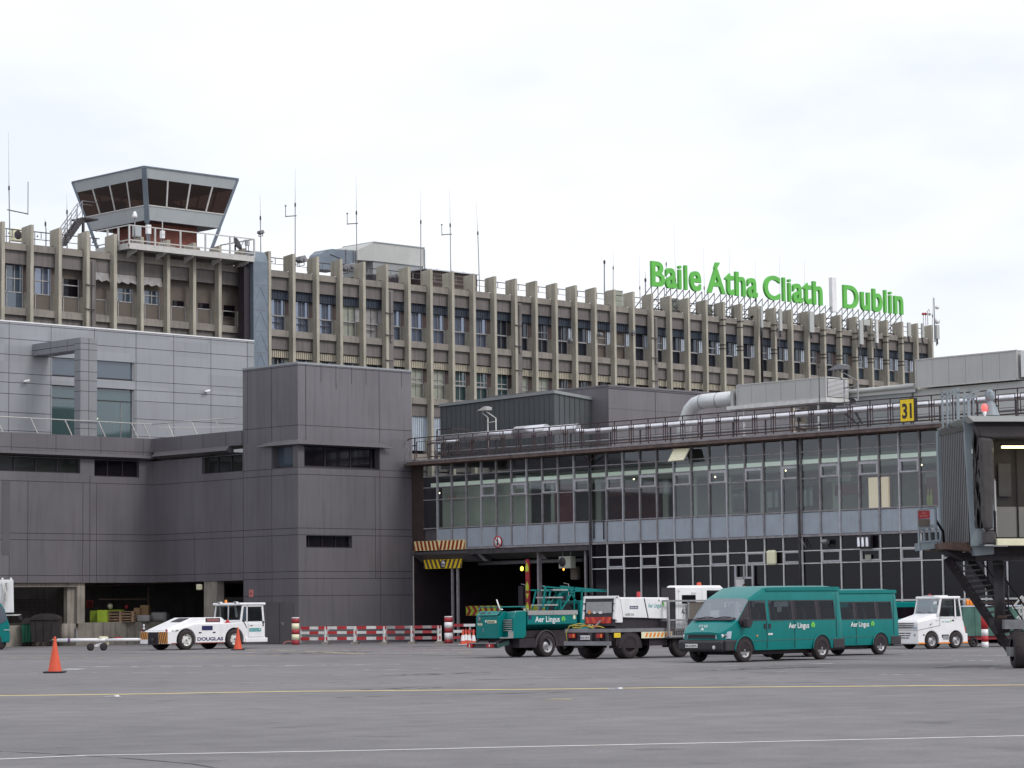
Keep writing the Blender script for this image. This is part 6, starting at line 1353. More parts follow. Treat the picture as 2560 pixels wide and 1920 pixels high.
for s, y0, y1 in ((0, -.02, .72), (1, Wt-.6, Wt+.02)):   # striped nose corners
    mb = MB(); mb.box(-.04, .62, y0, y1, .30, .86, M['white']); b = mb.build('nose_corner', t)
    mb = MB(); zl = .31 if s == 0 else .5; mb.box(-.045, -.04, y0+.01, y1-.01, zl, .85, M['trim']); stripes(mb, 'X', -.05, y0+.01, y1-.01, zl, .85, 4 if s else 5, -.14 if s else .16, M['orangey'])
    mb.build('hazard_stripes', b, recalc=False)
    mb = MB(); yy = y0+.08 if s == 0 else y1-.2; mb.box(.0, .1, yy, yy+.12, .87, .97, M['redl']); mb.build('marker_lamp', t)
    mb = MB(); yy = y0+.02 if s == 0 else y1-.32; text('nose_text', 'AL 88', M['trim'], b, (-.046 if s else .62, yy+.3 if s else y0-.012, .885), .1, '-X' if s else '-Y', fit=.42, fith=.07)
mb = MB(); mb.box(-.02, .3, .72, Wt-.6, .25, .84, M['black']); mb.box(-.3, 0, 1.0, 1.16, .45, .57, M['steeld']); mb.build('tow_hitch', t)
for y in (1.75, 1.85): pass
mb = MB(); mb.box(.02, .10, Wt-.28, Wt-.18, .86, 1.12, M['trim']); lampo = mb.build('lamp_post', t)
for z in (1.02, 1.15): mb = MB(); mb.lathe([(0, -.05), (.06, -.03), (.07, .02), (0, .06)], (.02, Wt-.3+.05, z), 'X', M['white'], 10); mb.build('work_lamp', t)
for x in (1.52, 4.36): wheel(t, x, -.04, .46, .36, rimm='rimw', deep=.04); wheel(t, x, Wt+.04, .46, .36, side=1, rimm='rimw', deep=.04)
mb = MB(); mb.box(.7, 5.9, .38, Wt-.38, .34, .8, M['black']); mb.build('chassis', t)
mb = MB(); mb.box(2.42, 3.05, -.012, -.002, .90, 1.11, M['navy']); mb.box(2.24, 2.40, -.012, -.002, .76, .82, M['trim']); mb.box(3.06, 3.22, -.012, -.002, .76, .82, M['trim']); mb.build('side_vent', t)
text('side_text', 'DOUGLAS', M['navy'], t, (2.16, -.006, .42), .25, '-Y', ext=.002, fit=1.52, fith=.165, bold=.03)
mb = MB()
for a, b in ((2.05, 3.80), (4.96, 6.26), (.66, .98)): mb.box(a, b, -.006, -.003, .302, .335, M['trim']); stripes(mb, 'Y', -.009, a, b, .302, .335, int((b-a)/.14), -.05, M['orange'])
mb.build('warning_strip', t, recalc=False)
# cab
cx0, cx1 = 4.78, 6.18
cabp = thing('cab', None, None); cabp.name = 'cab'; cabp.parent = t
mb = MB(); mb.box(cx0, 6.2, .02, Wt-.02, 1.15, 1.28, M['white'])
for y0, y1 in ((.02, .08), (Wt-.08, Wt-.02)):
    mb.prism([(4.72, 1.25), (4.86, 2.1), (4.94, 2.1), (4.82, 1.25)], 'Y', y0, y1, M['white']); mb.prism([(5.10, .9), (5.10, 2.1), (5.16, 2.1), (5.16, .9)], 'Y', y0, y1, M['white']); mb.prism([(6.08, 1.2), (6.0, 2.1), (6.10, 2.1), (6.20, 1.2)], 'Y', y0, y1, M['white'])
    mb.box(4.9, 6.05, y0, y1, 1.99, 2.1, M['white'])
mb.box(4.74, 4.82, .08, Wt-.08, 1.25, 1.36, M['white']); mb.box(4.80, 4.86, Wt/2-.02, Wt/2+.02, 1.3, 2.05, M['white']); mb.box(6.1, 6.18, .05, Wt-.05, 1.2, 1.3, M['white'])
mb.build('frame', cabp, bevel=.008)
mb = MB(); mb.box(4.70, 6.24, -.03, Wt+.03, 2.06, 2.18, M['white']); mb.build('roof', cabp, bevel=.05)
for i, (ax, q) in enumerate((('ws', [(4.79, .08, 1.34), (4.79, Wt/2-.02, 1.34), (4.88, Wt/2-.02, 2.02), (4.88, .08, 2.02)]), ('ws', [(4.79, Wt/2+.02, 1.34), (4.79, Wt-.08, 1.34), (4.88, Wt-.08, 2.02), (4.88, Wt/2+.02, 2.02)]), ('q', [(4.86, .05, 1.4), (5.1, .05, .98), (5.1, .05, 1.98), (4.94, .05, 1.98)]), ('d', [(5.2, .05, 1.22), (6.06, .05, 1.22), (6.0, .05, 1.96), (5.2, .05, 1.96)]), ('d', [(5.2, Wt-.05, 1.22), (6.06, Wt-.05, 1.22), (6.0, Wt-.05, 1.96), (5.2, Wt-.05, 1.96)]), ('r', [(6.14, .1, 1.3), (6.14, Wt-.1, 1.3), (6.06, Wt-.1, 2.0), (6.06, .1, 2.0)]))):
    mb = MB(); mb.quad(*q, M['g_van' if ax != 'q' else 'g_blue']); mb.build('window', cabp, recalc=False)
mb = MB(); mb.prism([(4.87, 1.3), (5.1, .95), (5.1, 1.0), (4.9, 1.34)], 'Y', -.01, .01, M['trim']); mb.box(5.17, 6.1, -.005, .0, .53, .545, M['trim']); mb.box(5.17, 5.18, -.005, 0, .54, 1.2, M['trim'])
mb.box(5.2, 6.06, .035, .045, 1.19, 1.23, M['trim']); mb.box(5.2, 6.04, .035, .045, 1.95, 1.99, M['trim']); mb.box(5.17, 5.21, .035, .045, 1.2, 1.98, M['trim']); mb.box(6.02, 6.07, .035, .045, 1.2, 1.98, M['trim']); mb.build('door_seal', cabp)
mb = MB(); mb.box(5.28, 5.46, -.015, 0, 1.07, 1.10, M['trim']); mb.box(6.05, 6.10, -.03, 0, 1.05, 1.3, M['trim']); mb.build('door_handle', cabp)
mb = MB(); mb.box(5.24, 5.96, -.006, -.002, .80, .96, M['tealprint']); lg = mb.build('door_label', cabp); text('label_text', 'Aer Lingus', M['white'], lg, (5.30, -.009, .85), .1, '-Y', ext=.001, fit=.46, fith=.085); shamrock(lg, 5.86, -.008, .89, .1, 'white')
for x, y in ((4.74, .35), (4.74, 1.6)): mb = MB(); mb.box(x-.08, x+.05, y-.1, y+.12, 2.15, 2.23, M['white']); w = mb.build('roof_lamp', cabp, bevel=.02); mb = MB(); mb.box(x-.09, x-.08, y-.06, y+.08, 2.16, 2.21, M['trim']); mb.build('lens', w)
mb = MB(); mb.lathe([(0, .16), (.05, .15), (.065, .08), (.07, 0)], (5.0, 1.5, 2.17), 'Z', M['amber'], 12); mb.build('beacon', cabp)
mb = MB(); mb.box(5.2, 5.8, .9, 1.4, .9, 1.5, M['trim']); mb.box(5.7, 5.85, .9, 1.4, 1.4, 1.85, M['trim']); mb.build('seat', cabp)
mb = MB(); mb.prism([(3.95, 1.23), (4.25, 1.23), (4.1, 1.42)], 'Y', .2, .22, M['red']); mb.build('warning_triangle', t)
mb = MB(); mb.box(5.0, 6.32, -.05, Wt+.05, .30, .50, M['white']); mb.build('rear_step', t, bevel=.02)
warp(t, lambda c: Vector((c.x*.2/.65 if c.x < .65 else c.x-.45, c.y, c.z)))
t.location = (72.4, 98.35, 0)
# tow bar in front of the tug
t = thing('tow_bar', 'long white and purple banded tow bar with two small wheels in front of the tug', 'tow bar', (70.7, 101.5, 0))
a = GP(140, 1605.5, .0); d_ = 122.3
def CAMP(px, py, d): return CP+RT*((px-1280)/FPX*d)+FW*d+Vector((0, 0, (1524.1-.01139*(px-1280)-py)/FPX*d*1.0))
def CP2(px, d, z): return Vector((0, 0, z))+RT*((px-1280)/FPX*d)+FW*d
mb = MB(); p0, p1, p2 = CP2(142, 123.4, .50), CP2(262, 122.6, .50), CP2(375, 122.6, .50)
mb.tube([p0, p1], .085, M['white'], 12); mb.build('tube', t); mb = MB(); mb.tube([p1, p2], .072, M['white'], 12); mb.build('tube', t)
M['purple'] = pm('purple_band', (.12, .04, .16), .5)
for px, r in ((170, .09), (238, .09), (285, .078), (296, .078), (314, .078), (339, .078)):
    mb = MB(); a = CP2(px-2, 122.8, .5); b = CP2(px+2.5, 122.8, .5); mb.tube([a, b], r+.006, M['purple'], 12); mb.build('band', t)
p = CP2(256, 122.7, .5); mb = MB(); mb.bar(CP2(247, 122.7, .62), CP2(265, 122.7, .62), .2, .1, M['cream']); mb.bar(CP2(265, 122.7, .62), CP2(267, 122.7, .28), .12, .08, M['cream']); mb.bar(CP2(256, 122.7, .38), CP2(232, 122.7, .22), .06, .05, M['white']); mb.bar(CP2(232, 122.7, .22), CP2(250, 122.7, .22), .06, .05, M['white']); mb.build('axle_frame', t)
for px in (224, 256.5): q = CP2(px, 122.6, .18); mb = MB(); mb.lathe([(0, -.07), (.12, -.07), (.18, -.05), (.185, 0), (.18, .05), (0, .07)], q, 'Y', M['tyre'], 20); mb.build('wheel', t)
mb = MB(); mb.tube([CP2(128, 123.4, .53), CP2(142, 123.4, .5)], .05, M['wood'], 8); mb.bar(CP2(122, 123.4, .5), CP2(134, 123.4, .47), .1, .04, M['steeld']); mb.build('head', t)
mb = MB(); mb.tube([CP2(268, 122.6, .57), CP2(276, 122.6, .60), CP2(285, 122.6, .52), CP2(270, 122.6, .47)], .03, M['black'], 6); mb.build('hose', t)
# red hydraulic jack on the ground behind the bar
p = CP2(293, 123.5, .55); t = thing('hand_pump', 'small red hand pump with thin lever sitting on the tow bar', 'pump', p); mb = MB(); mb.bar(p-RT*.15, p+RT*.15, .12, .14, M['red']); mb.build('body', t); mb = MB(); mb.tube([p+RT*.1+Vector((0, 0, .05)), p-RT*.13+Vector((0, 0, .35))], .012, M['trim'], 5); mb.build('lever', t)
# ---------------------------------------------------------------- water service truck
t = thing('water_service_truck', 'teal water service truck with lettered tank, control cabinet and folded ladder platform', 'service truck', (0, 0, 0))
# local origin (63.5, 66.9): x length, y width 2.2
mb = MB(); mb.prism([(.14, .69), (.14, 1.47), (.22, 1.47+.02), (.40, 1.64), (.95, 1.64), (.95, .69)], 'Y', .535, 1.92, M['teal']); mb.build('control_cabinet', t, bevel=.015)
mb = MB(); mb.quad((.13, .58, 1.49), (.13, 1.88, 1.49), (.385, 1.88, 1.638), (.385, .58, 1.638), M['teal']); mb.v = [v+Vector((-.02, 0, .02)) for v in mb.v]
mb.build('sloped_panel', t, recalc=False)
for y, s in ((1.6, .16), (1.2, .08)): mb = MB(); mb.add([(.20, y-s, 1.555), (.20, y+s, 1.555), (.32, y+s*.9, 1.625), (.32, y-s*.9, 1.625)], [(0, 1, 2, 3)], M['trim']); mb.v = [v+Vector((-.02, 0, .012)) for v in mb.v]; mb.build('gauge_opening', t, recalc=False)
text('cabinet_text', 'WS4', M['cream'], t, (.134, 1.82, 1.14), .15, '-X', fit=.30, fith=.10, bold=.02)
mb = MB(); mb.box(.128, .138, .65, 1.2, 1.23, 1.33, M['cream']); pl_ = mb.build('name_strip', t); text('strip_text', 'STINAR', M['trim'], pl_, (.124, 1.16, 1.25), .1, '-X', fit=.42, fith=.055, bold=.02)
mb = MB(); mb.box(.128, .138, 1.26, 1.34, 1.26, 1.34, M['white']); mb.build('sticker', t); mb = MB(); mb.lathe([(0, -.004), (.09, -.004), (.09, 0)], (.134, 1.70, 1.36), 'X', M['steel'], 14); mb.build('emblem', t); mb = MB(); mb.box(.125, .14, 1.45, 1.48, .92, 1.05, M['mesh']); mb.build('latch', t)
mb = MB(); mb.prism([(.64, .69), (.64, 1.40), (.90, 1.62), (1.50, 1.66), (1.50, .80), (1.40, .69)], 'Y', .0, .53, M['teal']); mb.build('side_cabinet', t, bevel=.015)
for i in range(6): z = .95+i*.075; mb = MB(); mb.box(.42, .64, .06, .5, z, z+.03, M['tread']); mb.build('tread_step', t)
mb = MB(); mb.box(.18, .64, .0, .53, .69, .73, M['tread']); mb.box(.18, .64, -.004, .0, .70, .94, M['tread']); mb.build('step_plate', t)
mb = MB(); mb.tube([(.2, 1.85, 1.66), (.3, 1.85, 1.80), (1.5, 1.85, 1.80), (1.55, 1.85, 1.66)], .022, M['teal'], 6); mb.tube([(.2, .55, 1.55), (.42, .55, 1.80), (1.5, .02, 1.80), (1.55, .02, 1.66)], .022, M['teal'], 6); mb.tube([(.3, 1.85, 1.80), (.42, .55, 1.80)], .022, M['teal'], 6); mb.tube([(.72, .02, 1.4), (1.0, .02, 1.64)], .022, M['railw'], 6); mb.build('handrail', t)
mb = MB(); mb.tube([(.3, .62, 1.7), (.3, .82, 2.06)], .028, M['white'], 8); mb.build('lever', t); mb = MB(); mb.lathe([(0, .05), (.06, .03), (.08, 0)], (.35, .55, 1.7), 'Z', M['white'], 10); mb.build('lamp', t)
mb = MB(); n = 14
prof = [(0, 1.16), (0, 1.58), (.15, 1.62), (2.05, 1.62), (2.2, 1.58), (2.2, 1.16), (1.6, .95), (.6, .95)]
mb.prism(prof, 'X', 1.58, 4.1, M['teal']); tank = mb.build('tank', t, bevel=.03)
mb = MB(); mb.box(1.58, 4.1, -.02, .5, 1.625, 1.66, M['tread']); mb.box(1.58, 4.1, -.03, -.003, 1.5, 1.655, M['tread']); mb.box(2.83, 2.84, -.034, -.03, 1.5, 1.65, M['steeld']); mb.build('walkway', t)
text('tank_text', 'Aer Lingus', M['white'], tank, (1.95, -.006, 1.25), .3, '-Y', ext=.002, fit=1.24, fith=.27, bold=.012); shamrock(tank, 3.38, -.005, 1.35, .2)
mb = MB(); mb.box(1.62, 1.76, -.006, -.002, 1.34, 1.49, M['navy']); mb.build('hazard_label', tank); mb = MB(); mb.box(3.88, 4.0, -.006, -.002, 1.34, 1.48, M['cream']); mb.build('notice', tank)
mb = MB(); mb.box(.9, 6.3, .55, 1.65, .5, .72, M['chassis']); mb.box(1.6, 4.1, .3, 1.9, .7, .95, M['chassis']); mb.box(1.2, 2.0, .05, .5, .35, .68, M['chassis']); mb.box(3.1, 3.9, .1, .6, .38, .7, M['chassis']); mb.build('chassis', t)
mb = MB(); n = 16; ro = .52
mb.tube([(2.57+math.cos(math.pi*k/n)*ro, .1, .42+math.sin(math.pi*k/n)*ro) for k in range(-1, n+2)], .03, M['steeld'], 6); mb.prism([(2.57+math.cos(math.pi*k/n)*ro, .42+math.sin(math.pi*k/n)*ro) for k in range(n+1)], 'Y', .12, .6, M['chassis']); mb.build('mudguard', t)
for x in (2.57, 5.2):
    wheel(t, x, .0, .41, .5 if x < 3 else .28, deep=.09 if x < 3 else .0); wheel(t, x, 2.2, .41, .5 if x < 3 else .28, side=1)
mb = MB(); mb.tube([(2.57, .2, .41), (2.57, 2.0, .41)], .09, M['chassis'], 8); mb.lathe([(0, -.2), (.2, -.12), (.2, .12), (0, .2)], (2.57, 1.1, .41), 'Y', M['chassis'], 12); mb.build('axle', t)
mb = MB(); mb.box(.05, .25, .75, 2.6-.45, .35, .50, M['steeld']); mb.box(.0, .06, .62, 2.2, .50, .54, M['steel']); mb.bar((.1, .75, .5), (.5, .55, .7), .06, .08, M['steeld']); mb.bar((.1, 1.9, .5), (.3, 1.9, .7), .06, .08, M['steeld']); mb.bar((.15, .66, .4), (.9, .4, .55), .05, .14, M['teald']); mb.build('rear_bar', t)
for y in (.72, 1.95): mb = MB(); mb.box(-.03, .05, y, y+.35, .37, .50, M['redl']); l_ = mb.build('tail_lamp', t); mb = MB(); mb.box(-.035, -.03, y+.15, y+.2, .39, .48, M['white']); mb.build('reflector', l_)
mb = MB(); mb.box(4.3, 6.2, .05, 2.15, .55, 2.0, M['teal']); mb.box(4.25, 4.3, .2, 2.0, 1.3, 1.9, M['g_dark']); mb.build('cab', t, bevel=.06)
# folded ladder platform
mb = MB()
def b3(a, b, r=.025): mb.bar(a, b, r*2, r*2, M['teal'])
b3((2.45, .1, 1.75), (2.55, .1, 2.5)); b3((2.55, .1, 2.5), (2.6, .3, 2.53)); 
for y in (.3, 1.2):
    b3((2.75, y, 2.40), (5.9, y, 2.34)); b3((3.5, y, 2.52), (5.9, y, 2.36)); b3((3.5, y, 1.62), (3.5, y, 2.52)); b3((4.2, y, 1.62), (4.2, y, 2.5)); b3((3.5, y, 1.65), (4.2, y, 2.4)); b3((3.9, y, 2.45), (4.6, y, 1.6)); b3((3.2, y, 1.7), (3.5, y, 2.4)); b3((2.8, y, 1.7), (3.0, y, 2.4)); b3((4.6, y, 1.6), (4.6, y, 2.4))
for x in (3.5, 4.2, 4.6, 5.3, 5.9): b3((x, .3, 2.36), (x, 1.2, 2.36))
mb.build('boom_frame', t)
for x0, z in ((2.5, 1.83), (2.75, 2.10), (3.0, 2.37)): mb = MB(); mb.box(x0, x0+.75, .15, .9, z, z+.05, M['tread']); mb.build('ladder_tread', t)
mb = MB(); mb.tube([(3.55, .6, 1.65), (3.5, .6, 2.1), (3.7, .6, 2.3), (4.0, .6, 2.3)], .13, M['teal'], 10); mb.build('hose_riser', t)
warp(t, lambda c: Vector((c.x-.43*min(max((c.x-.3)/.7, 0), 1), c.y*1.85/2.2, c.z)))
t.location = (63.55, 66.45, 0)
# ---------------------------------------------------------------- ground power unit on its flat truck
t = thing('flatbed_truck', 'grey flatbed truck with rear bumper, yellow hose and white crew cab behind the mesh cage', 'truck', (0, 0, 0))
WG = 2.3   # origin (61.9, 59.5): rear at x=0, seen side y=0 (Y=60.9 was used for the survey)
mb = MB(); mb.box(.05, 4.05, -.02, WG+.02, .90, 1.02, M['steel']); 
for i in range(26): mb.box(1.6+i*.09, 1.64+i*.09, -.03, -.02, .91, 1.0, M['mesh'])
mb.build('deck', t)
mb = MB(); mb.box(.1, 8.4, .55, WG-.55, .6, .9, M['chassis']); mb.box(2.9, 4.2, .1, .6, .42, .75, M['chassis']); mb.box(4.4, 5.6, .1, .5, .35, .6, M['chassis']); mb.box(.15, .5, .1, WG-.1, .62, .9, M['chassis']); mb.box(.5, 1.2, .05, .4, .45, .85, M['chassis']); mb.build('chassis', t)
mb = MB(); mb.box(-.05, .1, .0, WG, .46, .60, M['steel']); mb.box(-.02, .1, .1, .2, .6, .9, M['steeld']); mb.box(-.02, .1, WG-.2, WG-.1, .6, .9, M['steeld']); mb.box(-.02, .1, .9, 1.05, .6, .9, M['steeld']); mb.build('rear_bumper', t)
for y in (.35, 1.75): mb = MB(); mb.box(-.03, .04, y, y+.32, .72, .86, M['redl']); l_ = mb.build('tail_lamp', t); mb = MB(); mb.box(-.035, -.03, y+.03, y+.1, .73, .85, M['amber']); mb.build('indicator', l_)
plate(t, '04-D-78174', .98, 1.5, .66, .80, -.03)
mb = MB(); stripes(mb, 'Y', -.02, 2.45, 4.4, .72, .86, 7, .1, M['amber']); mb.box(2.2, 4.42, -.012, .0, .68, .90, M['cream']); mb.v = mb.v; mb.build('side_board', t, recalc=False)
mb = MB(); mb.box(.28, .72, -.02, .0, .72, .88, M['yellow']); mb.build('marker_board', t)
mb = MB(); n = 16; cx = 1.62+.55; ro = .58; mb.prism([(1.45+math.cos(math.pi*k/n)*ro, .36+math.sin(math.pi*k/n)*ro) for k in range(n+1)], 'Y', .02, .5, M['chassis']); mb.build('mudguard', t); mb = MB(); mb.prism([(1.45+math.cos(math.pi*k/n)*ro, .36+math.sin(math.pi*k/n)*ro) for k in range(n+1)], 'Y', WG-.5, WG-.02, M['chassis']); mb.build('mudguard', t)
for x in (1.45, 5.1): wheel(t, x, -.0, .44, .5 if x < 3 else .28, rimm='chassis', deep=.08); wheel(t, x, WG, .44, .5 if x < 3 else .28, side=1, rimm='chassis')
mb = MB(); pts = [(0, 2.15, .5), (-.03, 2.2, .9), (0, 2.05, 1.12), (.1, 1.6, 1.2), (.1, 1.3, 1.17), (.05, 1.5, 1.06), (.05, 1.9, 1.06), (.15, 2.0, 1.14), (.3, 1.0, 1.08), (.15, .6, 1.10), (.3, .5, 1.05)]
mb.tube(pts, .02, M['hose'], 6); mb.tube([(.05, 1.6, 1.04), (.15, 1.9, 1.12), (.2, 1.4, 1.14), (.1, .9, 1.04)], .018, M['hose'], 6); mb.build('hose', t)
mb = MB(); mb.box(.12, .2, 1.2, 1.5, 1.12, 1.15, M['amber']); mb.box(.12, .2, .7, 1.0, 1.10, 1.13, M['amber']); mb.bar((.15, .95, 1.02), (.4, .75, 1.3), .1, .05, M['steel']); mb.build('drawbar', t)
# crew cab
mb = MB(); mb.prism([(4.75, .95), (4.75, 2.36), (4.85, 2.47), (8.2, 2.47), (8.6, 2.3), (8.6, .9)], 'Y', .05, .55, M['white']); cab = mb.build('cab', t, bevel=.08)
mb = MB(); mb.box(4.42, 4.76, .04, .5, 1.0, 2.4, M['trim']); mb.build('exhaust_stack', t)
mb = MB(); mb.box(5.25, 6.25, .035, .05, 1.85, 2.14, M['g_dark']); mb.build('window', cab); mb = MB(); mb.prism([(7.1, 1.6), (7.1, 2.3), (8.1, 2.3), (8.3, 1.6)], 'Y', .035, .048, M['g_dark']); mb.build('window', cab)
mb = MB()
for x in (4.98, 6.72): mb.box(x, x+.015, .04, .05, 1.0, 2.36, M['whited'])
mb.box(4.95, 5.12, .03, .05, 2.26, 2.3, M['whited']); mb.box(5.95, 6.3, .03, .05, 2.18, 2.24, M['whited']); mb.build('pressing', cab)
mb = MB(); mb.lathe([(0, .12), (.09, .1), (.1, 0)], (6.9, .3, 2.47), 'Z', M['orange'], 12); mb.build('beacon', t)
text('door_code', 'AL 24', M['navy'], cab, (5.2, .033, 1.5), .2, '-Y', ext=.001, fit=.5, fith=.16)
warp(t, lambda c: Vector((c.x*.70, c.y*.935, c.z)), True)
t.location = (63.15, 60.9, 0)
# the unit itself
t = thing('ground_power_unit', 'white and black ground power unit with lettered side doors standing on the flatbed truck', 'ground power unit', (0, 0, 0))
# origin (62.3, 59.75, 1.02); length 4.1, width 1.9
mb = MB(); mb.prism([(.15, .22), (.15, 1.05), (.28, 1.08), (3.9, 1.06), (3.95, .9), (3.95, .35), (.6, .4), (.6, .22)], 'Y', .06, 1.74, M['white']); body = mb.build('canopy', t, bevel=.02)
mb = MB(); mb.prism([(.22, .02), (.22, .4), (4.0, .36), (4.0, .02)], 'Y', .15, 1.65, M['trim']); mb.build('base', t)
mb = MB(); mb.prism([(.0, .12), (.10, 1.0), (.2, 1.06), (.2, .1)], 'Y', .12, 1.70, M['trim']); rear = mb.build('rear_panel', t)
mb = MB(); mb.prism([(.035, .55), (.075, .93), (.055, .93), (.018, .55)], 'Y', .2, 1.62, M['mesh']); mb.v = [v+Vector((.0, 0, 0)) for v in mb.v]; mb.build('radiator_grille', rear)
for y0, y1 in ((.0, .12), (1.70, 1.80)):
    mb = MB(); mb.prism([(-.02, .35), (.1, 1.08), (.2, 1.12), (.2, .3)], 'Y', y0, y1, M['white']); mb.build('side_flange', t)
mb = MB(); mb.prism([(.08, 1.05), (.1, 1.12), (.3, 1.13), (.3, 1.05)], 'Y', .0, 1.8, M['white']); mb.build('top_flange', t)
mb = MB(); mb.box(-.03, .0, .2, 1.6, .20, .42, M['red']); hb = mb.build('hazard_board', t)
mb = MB()
for s in (1, -1):
    for i in range(2): c = .9+s*(.12+i*.34); e = -.034; q = [c, c+s*.15, c+s*.15+s*.12, c+s*.12]; mb.quad((e, q[0], .205), (e, q[1], .205), (e, q[2], .415), (e, q[3], .415), M['orange'])
mb.build('hazard_stripes', hb, recalc=False)
mb = MB(); mb.box(-.01, .02, 1.35, 1.47, .52, .64, M['amber']); mb.build('side_lamp', t, bevel=.02)
for y, w in ((1.08, .12), (.72, .17)): mb = MB(); mb.box(.01, .03, y, y+w, .53, .61, M['white']); mb.build('label', t)
text('rear_text', 'GPU4', M['cream'], t, (-.005, 1.5, .11), .1, '-X', fit=.3, fith=.07, bold=.02)
mb = MB(); mb.prism([(.62, .40), (.42, 1.04), (2.02, 1.04), (2.28, .37)], 'Y', .035, .06, M['white']); d1 = mb.build('side_door', t, bevel=.008)
mb = MB(); mb.prism([(2.36, .36), (2.10, 1.03), (3.88, .99), (3.92, .33)], 'Y', .035, .06, M['white']); d2 = mb.build('side_door', t, bevel=.008)
mb = MB(); mb.prism([(2.28, .35), (2.36, .35), (2.10, 1.04), (2.02, 1.04)], 'Y', .05, .062, M['trim']); mb.build('door_gap', t)
mb = MB(); mb.box(1.05, 1.62, .028, .034, .68, .78, M['navy']); l_ = mb.build('name_label', d1); text('label_text', 'HOUCHIN', M['white'], l_, (1.09, .026, .70), .08, '-Y', ext=.001, fit=.48, fith=.055, bold=.02)
text('rating_text', '140KVA', M['trim'], d1, (.72, .032, .44), .12, '-Y', ext=.001, fit=.62, fith=.10)
text('door_text', 'Aer Lingus', M['tealprint'], d2, (2.32, .032, .72), .2, '-Y', ext=.001, fit=.92, fith=.2, bold=.01); shamrock(d2, 3.38, .031, .82, .17)
mb = MB(); mb.box(3.05, 3.12, .03, .035, .93, .99, M['trim']); mb.build('lifting_mark', d2)
mb = MB(); mb.lathe([(0, .22), (.08, .2), (.09, .0)], (3.15, 1.2, 1.06), 'Z', M['red'], 12); mb.build('exhaust_cap', t)
mb = MB()
for s in (.12, 1.70):
    for z in (.62, .85): mb.box(-.03, .06, s-.03, s+.03, z, z+.04, M['trim'])
mb.build('hinge', t)
warp(t, lambda c: Vector((c.x*.72, c.y*.86, c.z)))
t.location = (63.5, 60.98, 1.0)
# mesh cage carrier behind the truck deck
t = thing('mesh_cage', 'grey steel mesh cage platform with folded red seat between the truck and the minibus', 'cage', (66.9, 61.4, 0))
x0, x1, y0, y1, z0, z1 = 65.9, 68.0, 60.75, 62.2, .72, 1.94
mb = MB()
for x in (x0, x1):
    for y in (y0, y1): mb.box(x-.04, x+.04, y-.04, y+.04, z0, z1, M['mesh'])
for z in (z0, (z0+z1)/2-.05, z1):
    for y in (y0, y1): mb.bar((x0, y, z), (x1, y, z), .06, .06, M['mesh'])
    for x in (x0, x1): mb.bar((x, y0, z), (x, y1, z), .06, .06, M['mesh'])
mb.box(x0+1.0, x0+1.05, y0-.03, y0+.03, z0, z1, M['mesh']); mb.build('frame', t)
mb = MB()
for i in range(14):
    z = z0+.5*(z1-z0)*i/14; mb.bar((x0, y0, z), (x1, y0, z), .008, .008, M['mesh'])
for i in range(18): x = x0+(x1-x0)*i/18; mb.bar((x, y0, z0), (x, y0, z0+.5), .008, .008, M['mesh'])
mb.build('mesh_panel', t)
mb = MB(); mb.box(x0+1.1, x1-.05, y0+.02, y0+.04, (z0+z1)/2, z1-.05, M['beige']); mb.build('back_panel', t)
mb = MB(); mb.box(x0, x1, y0, y1, z0-.06, z0, M['steel']); mb.build('floor', t); mb = MB(); mb.lathe([(0, -.25), (.2, -.2), (.24, 0), (.2, .2), (0, .25)], (x0+.6, y0+.6, 1.02), 'X', M['redd'], 14); mb.build('drum', t)
# ---------------------------------------------------------------- white baggage tractor
t = thing('baggage_tractor', 'small boxy white baggage tractor with louvred nose parked at the right', 'tractor', (0, 0, 0))
WB = 1.35; Lh = 2.62
mb = MB(); pr = arch_profile([(Lh, .58), (Lh-.1, .58), (Lh-.2, 1.0), (Lh-.28, 1.2), (1.2, 1.25), (.05, 1.06), (.0, 1.0)], 0.0, Lh, .20, [(.72, .33, .37), (2.0, .33, .37)])
mb.prism(pr, 'Y', 0, WB, M['white']); mb.build('body', t, bevel=.03)
mb = MB(); mb.add([(.0, .02, 1.0), (.0, WB-.02, 1.0), (1.05, WB-.04, 1.30), (1.05, .04, 1.30), (.0, 0, .75), (0, WB, .75), (1.1, WB, .9), (1.1, 0, .9), (.1, .1, 1.12), (.1, WB-.1, 1.12), (1.05, WB-.12, 1.37), (1.05, .12, 1.37)], [(8, 9, 10, 11), (0, 8, 11, 3), (1, 2, 10, 9), (0, 1, 9, 8), (3, 11, 10, 2), (4, 5, 1, 0), (4, 0, 3, 7), (5, 6, 2, 1), (7, 3, 2, 6), (4, 7, 6, 5)], M['white']); bn = mb.build('bonnet', t, bevel=.02)
mb = MB(); mb.bar((.0, -.006, .735), (1.15, -.006, .90), .006, .014, M['trim']); mb.bar((-.006, 0, .735), (-.006, WB, .735), .014, .006, M['trim']); mb.bar((1.15, -.006, .9), (1.15, -.006, 1.2), .006, .01, M['trim']); mb.build('bonnet_gap', t)
mb = MB()
for z in (.82, .90, .98): mb.box(-.012, -.004, .22, WB-.1, z, z+.03, M['steeld'])
mb.build('upper_louvre', t); mb = MB()
for k, z in enumerate((.60, .51, .42)):
    for a, b in ((.4+.05*k, .68), (.72, 1.15-.05*k)): mb.box(-.012, -.002, a, b, z, z+.035, M['steeld'])
mb.build('lower_louvre', t)
mb = MB(); mb.box(-.012, -.003, .05, .3, .80, .86, M['corrb']); mb.build('badge_strip', t)
for y in (.18, 1.2): mb = MB(); mb.lathe([(0, -.012), (.045, -.01), (.05, 0)], (0, y, .55), 'X', M['mesh'], 12); mb.build('headlight', t)
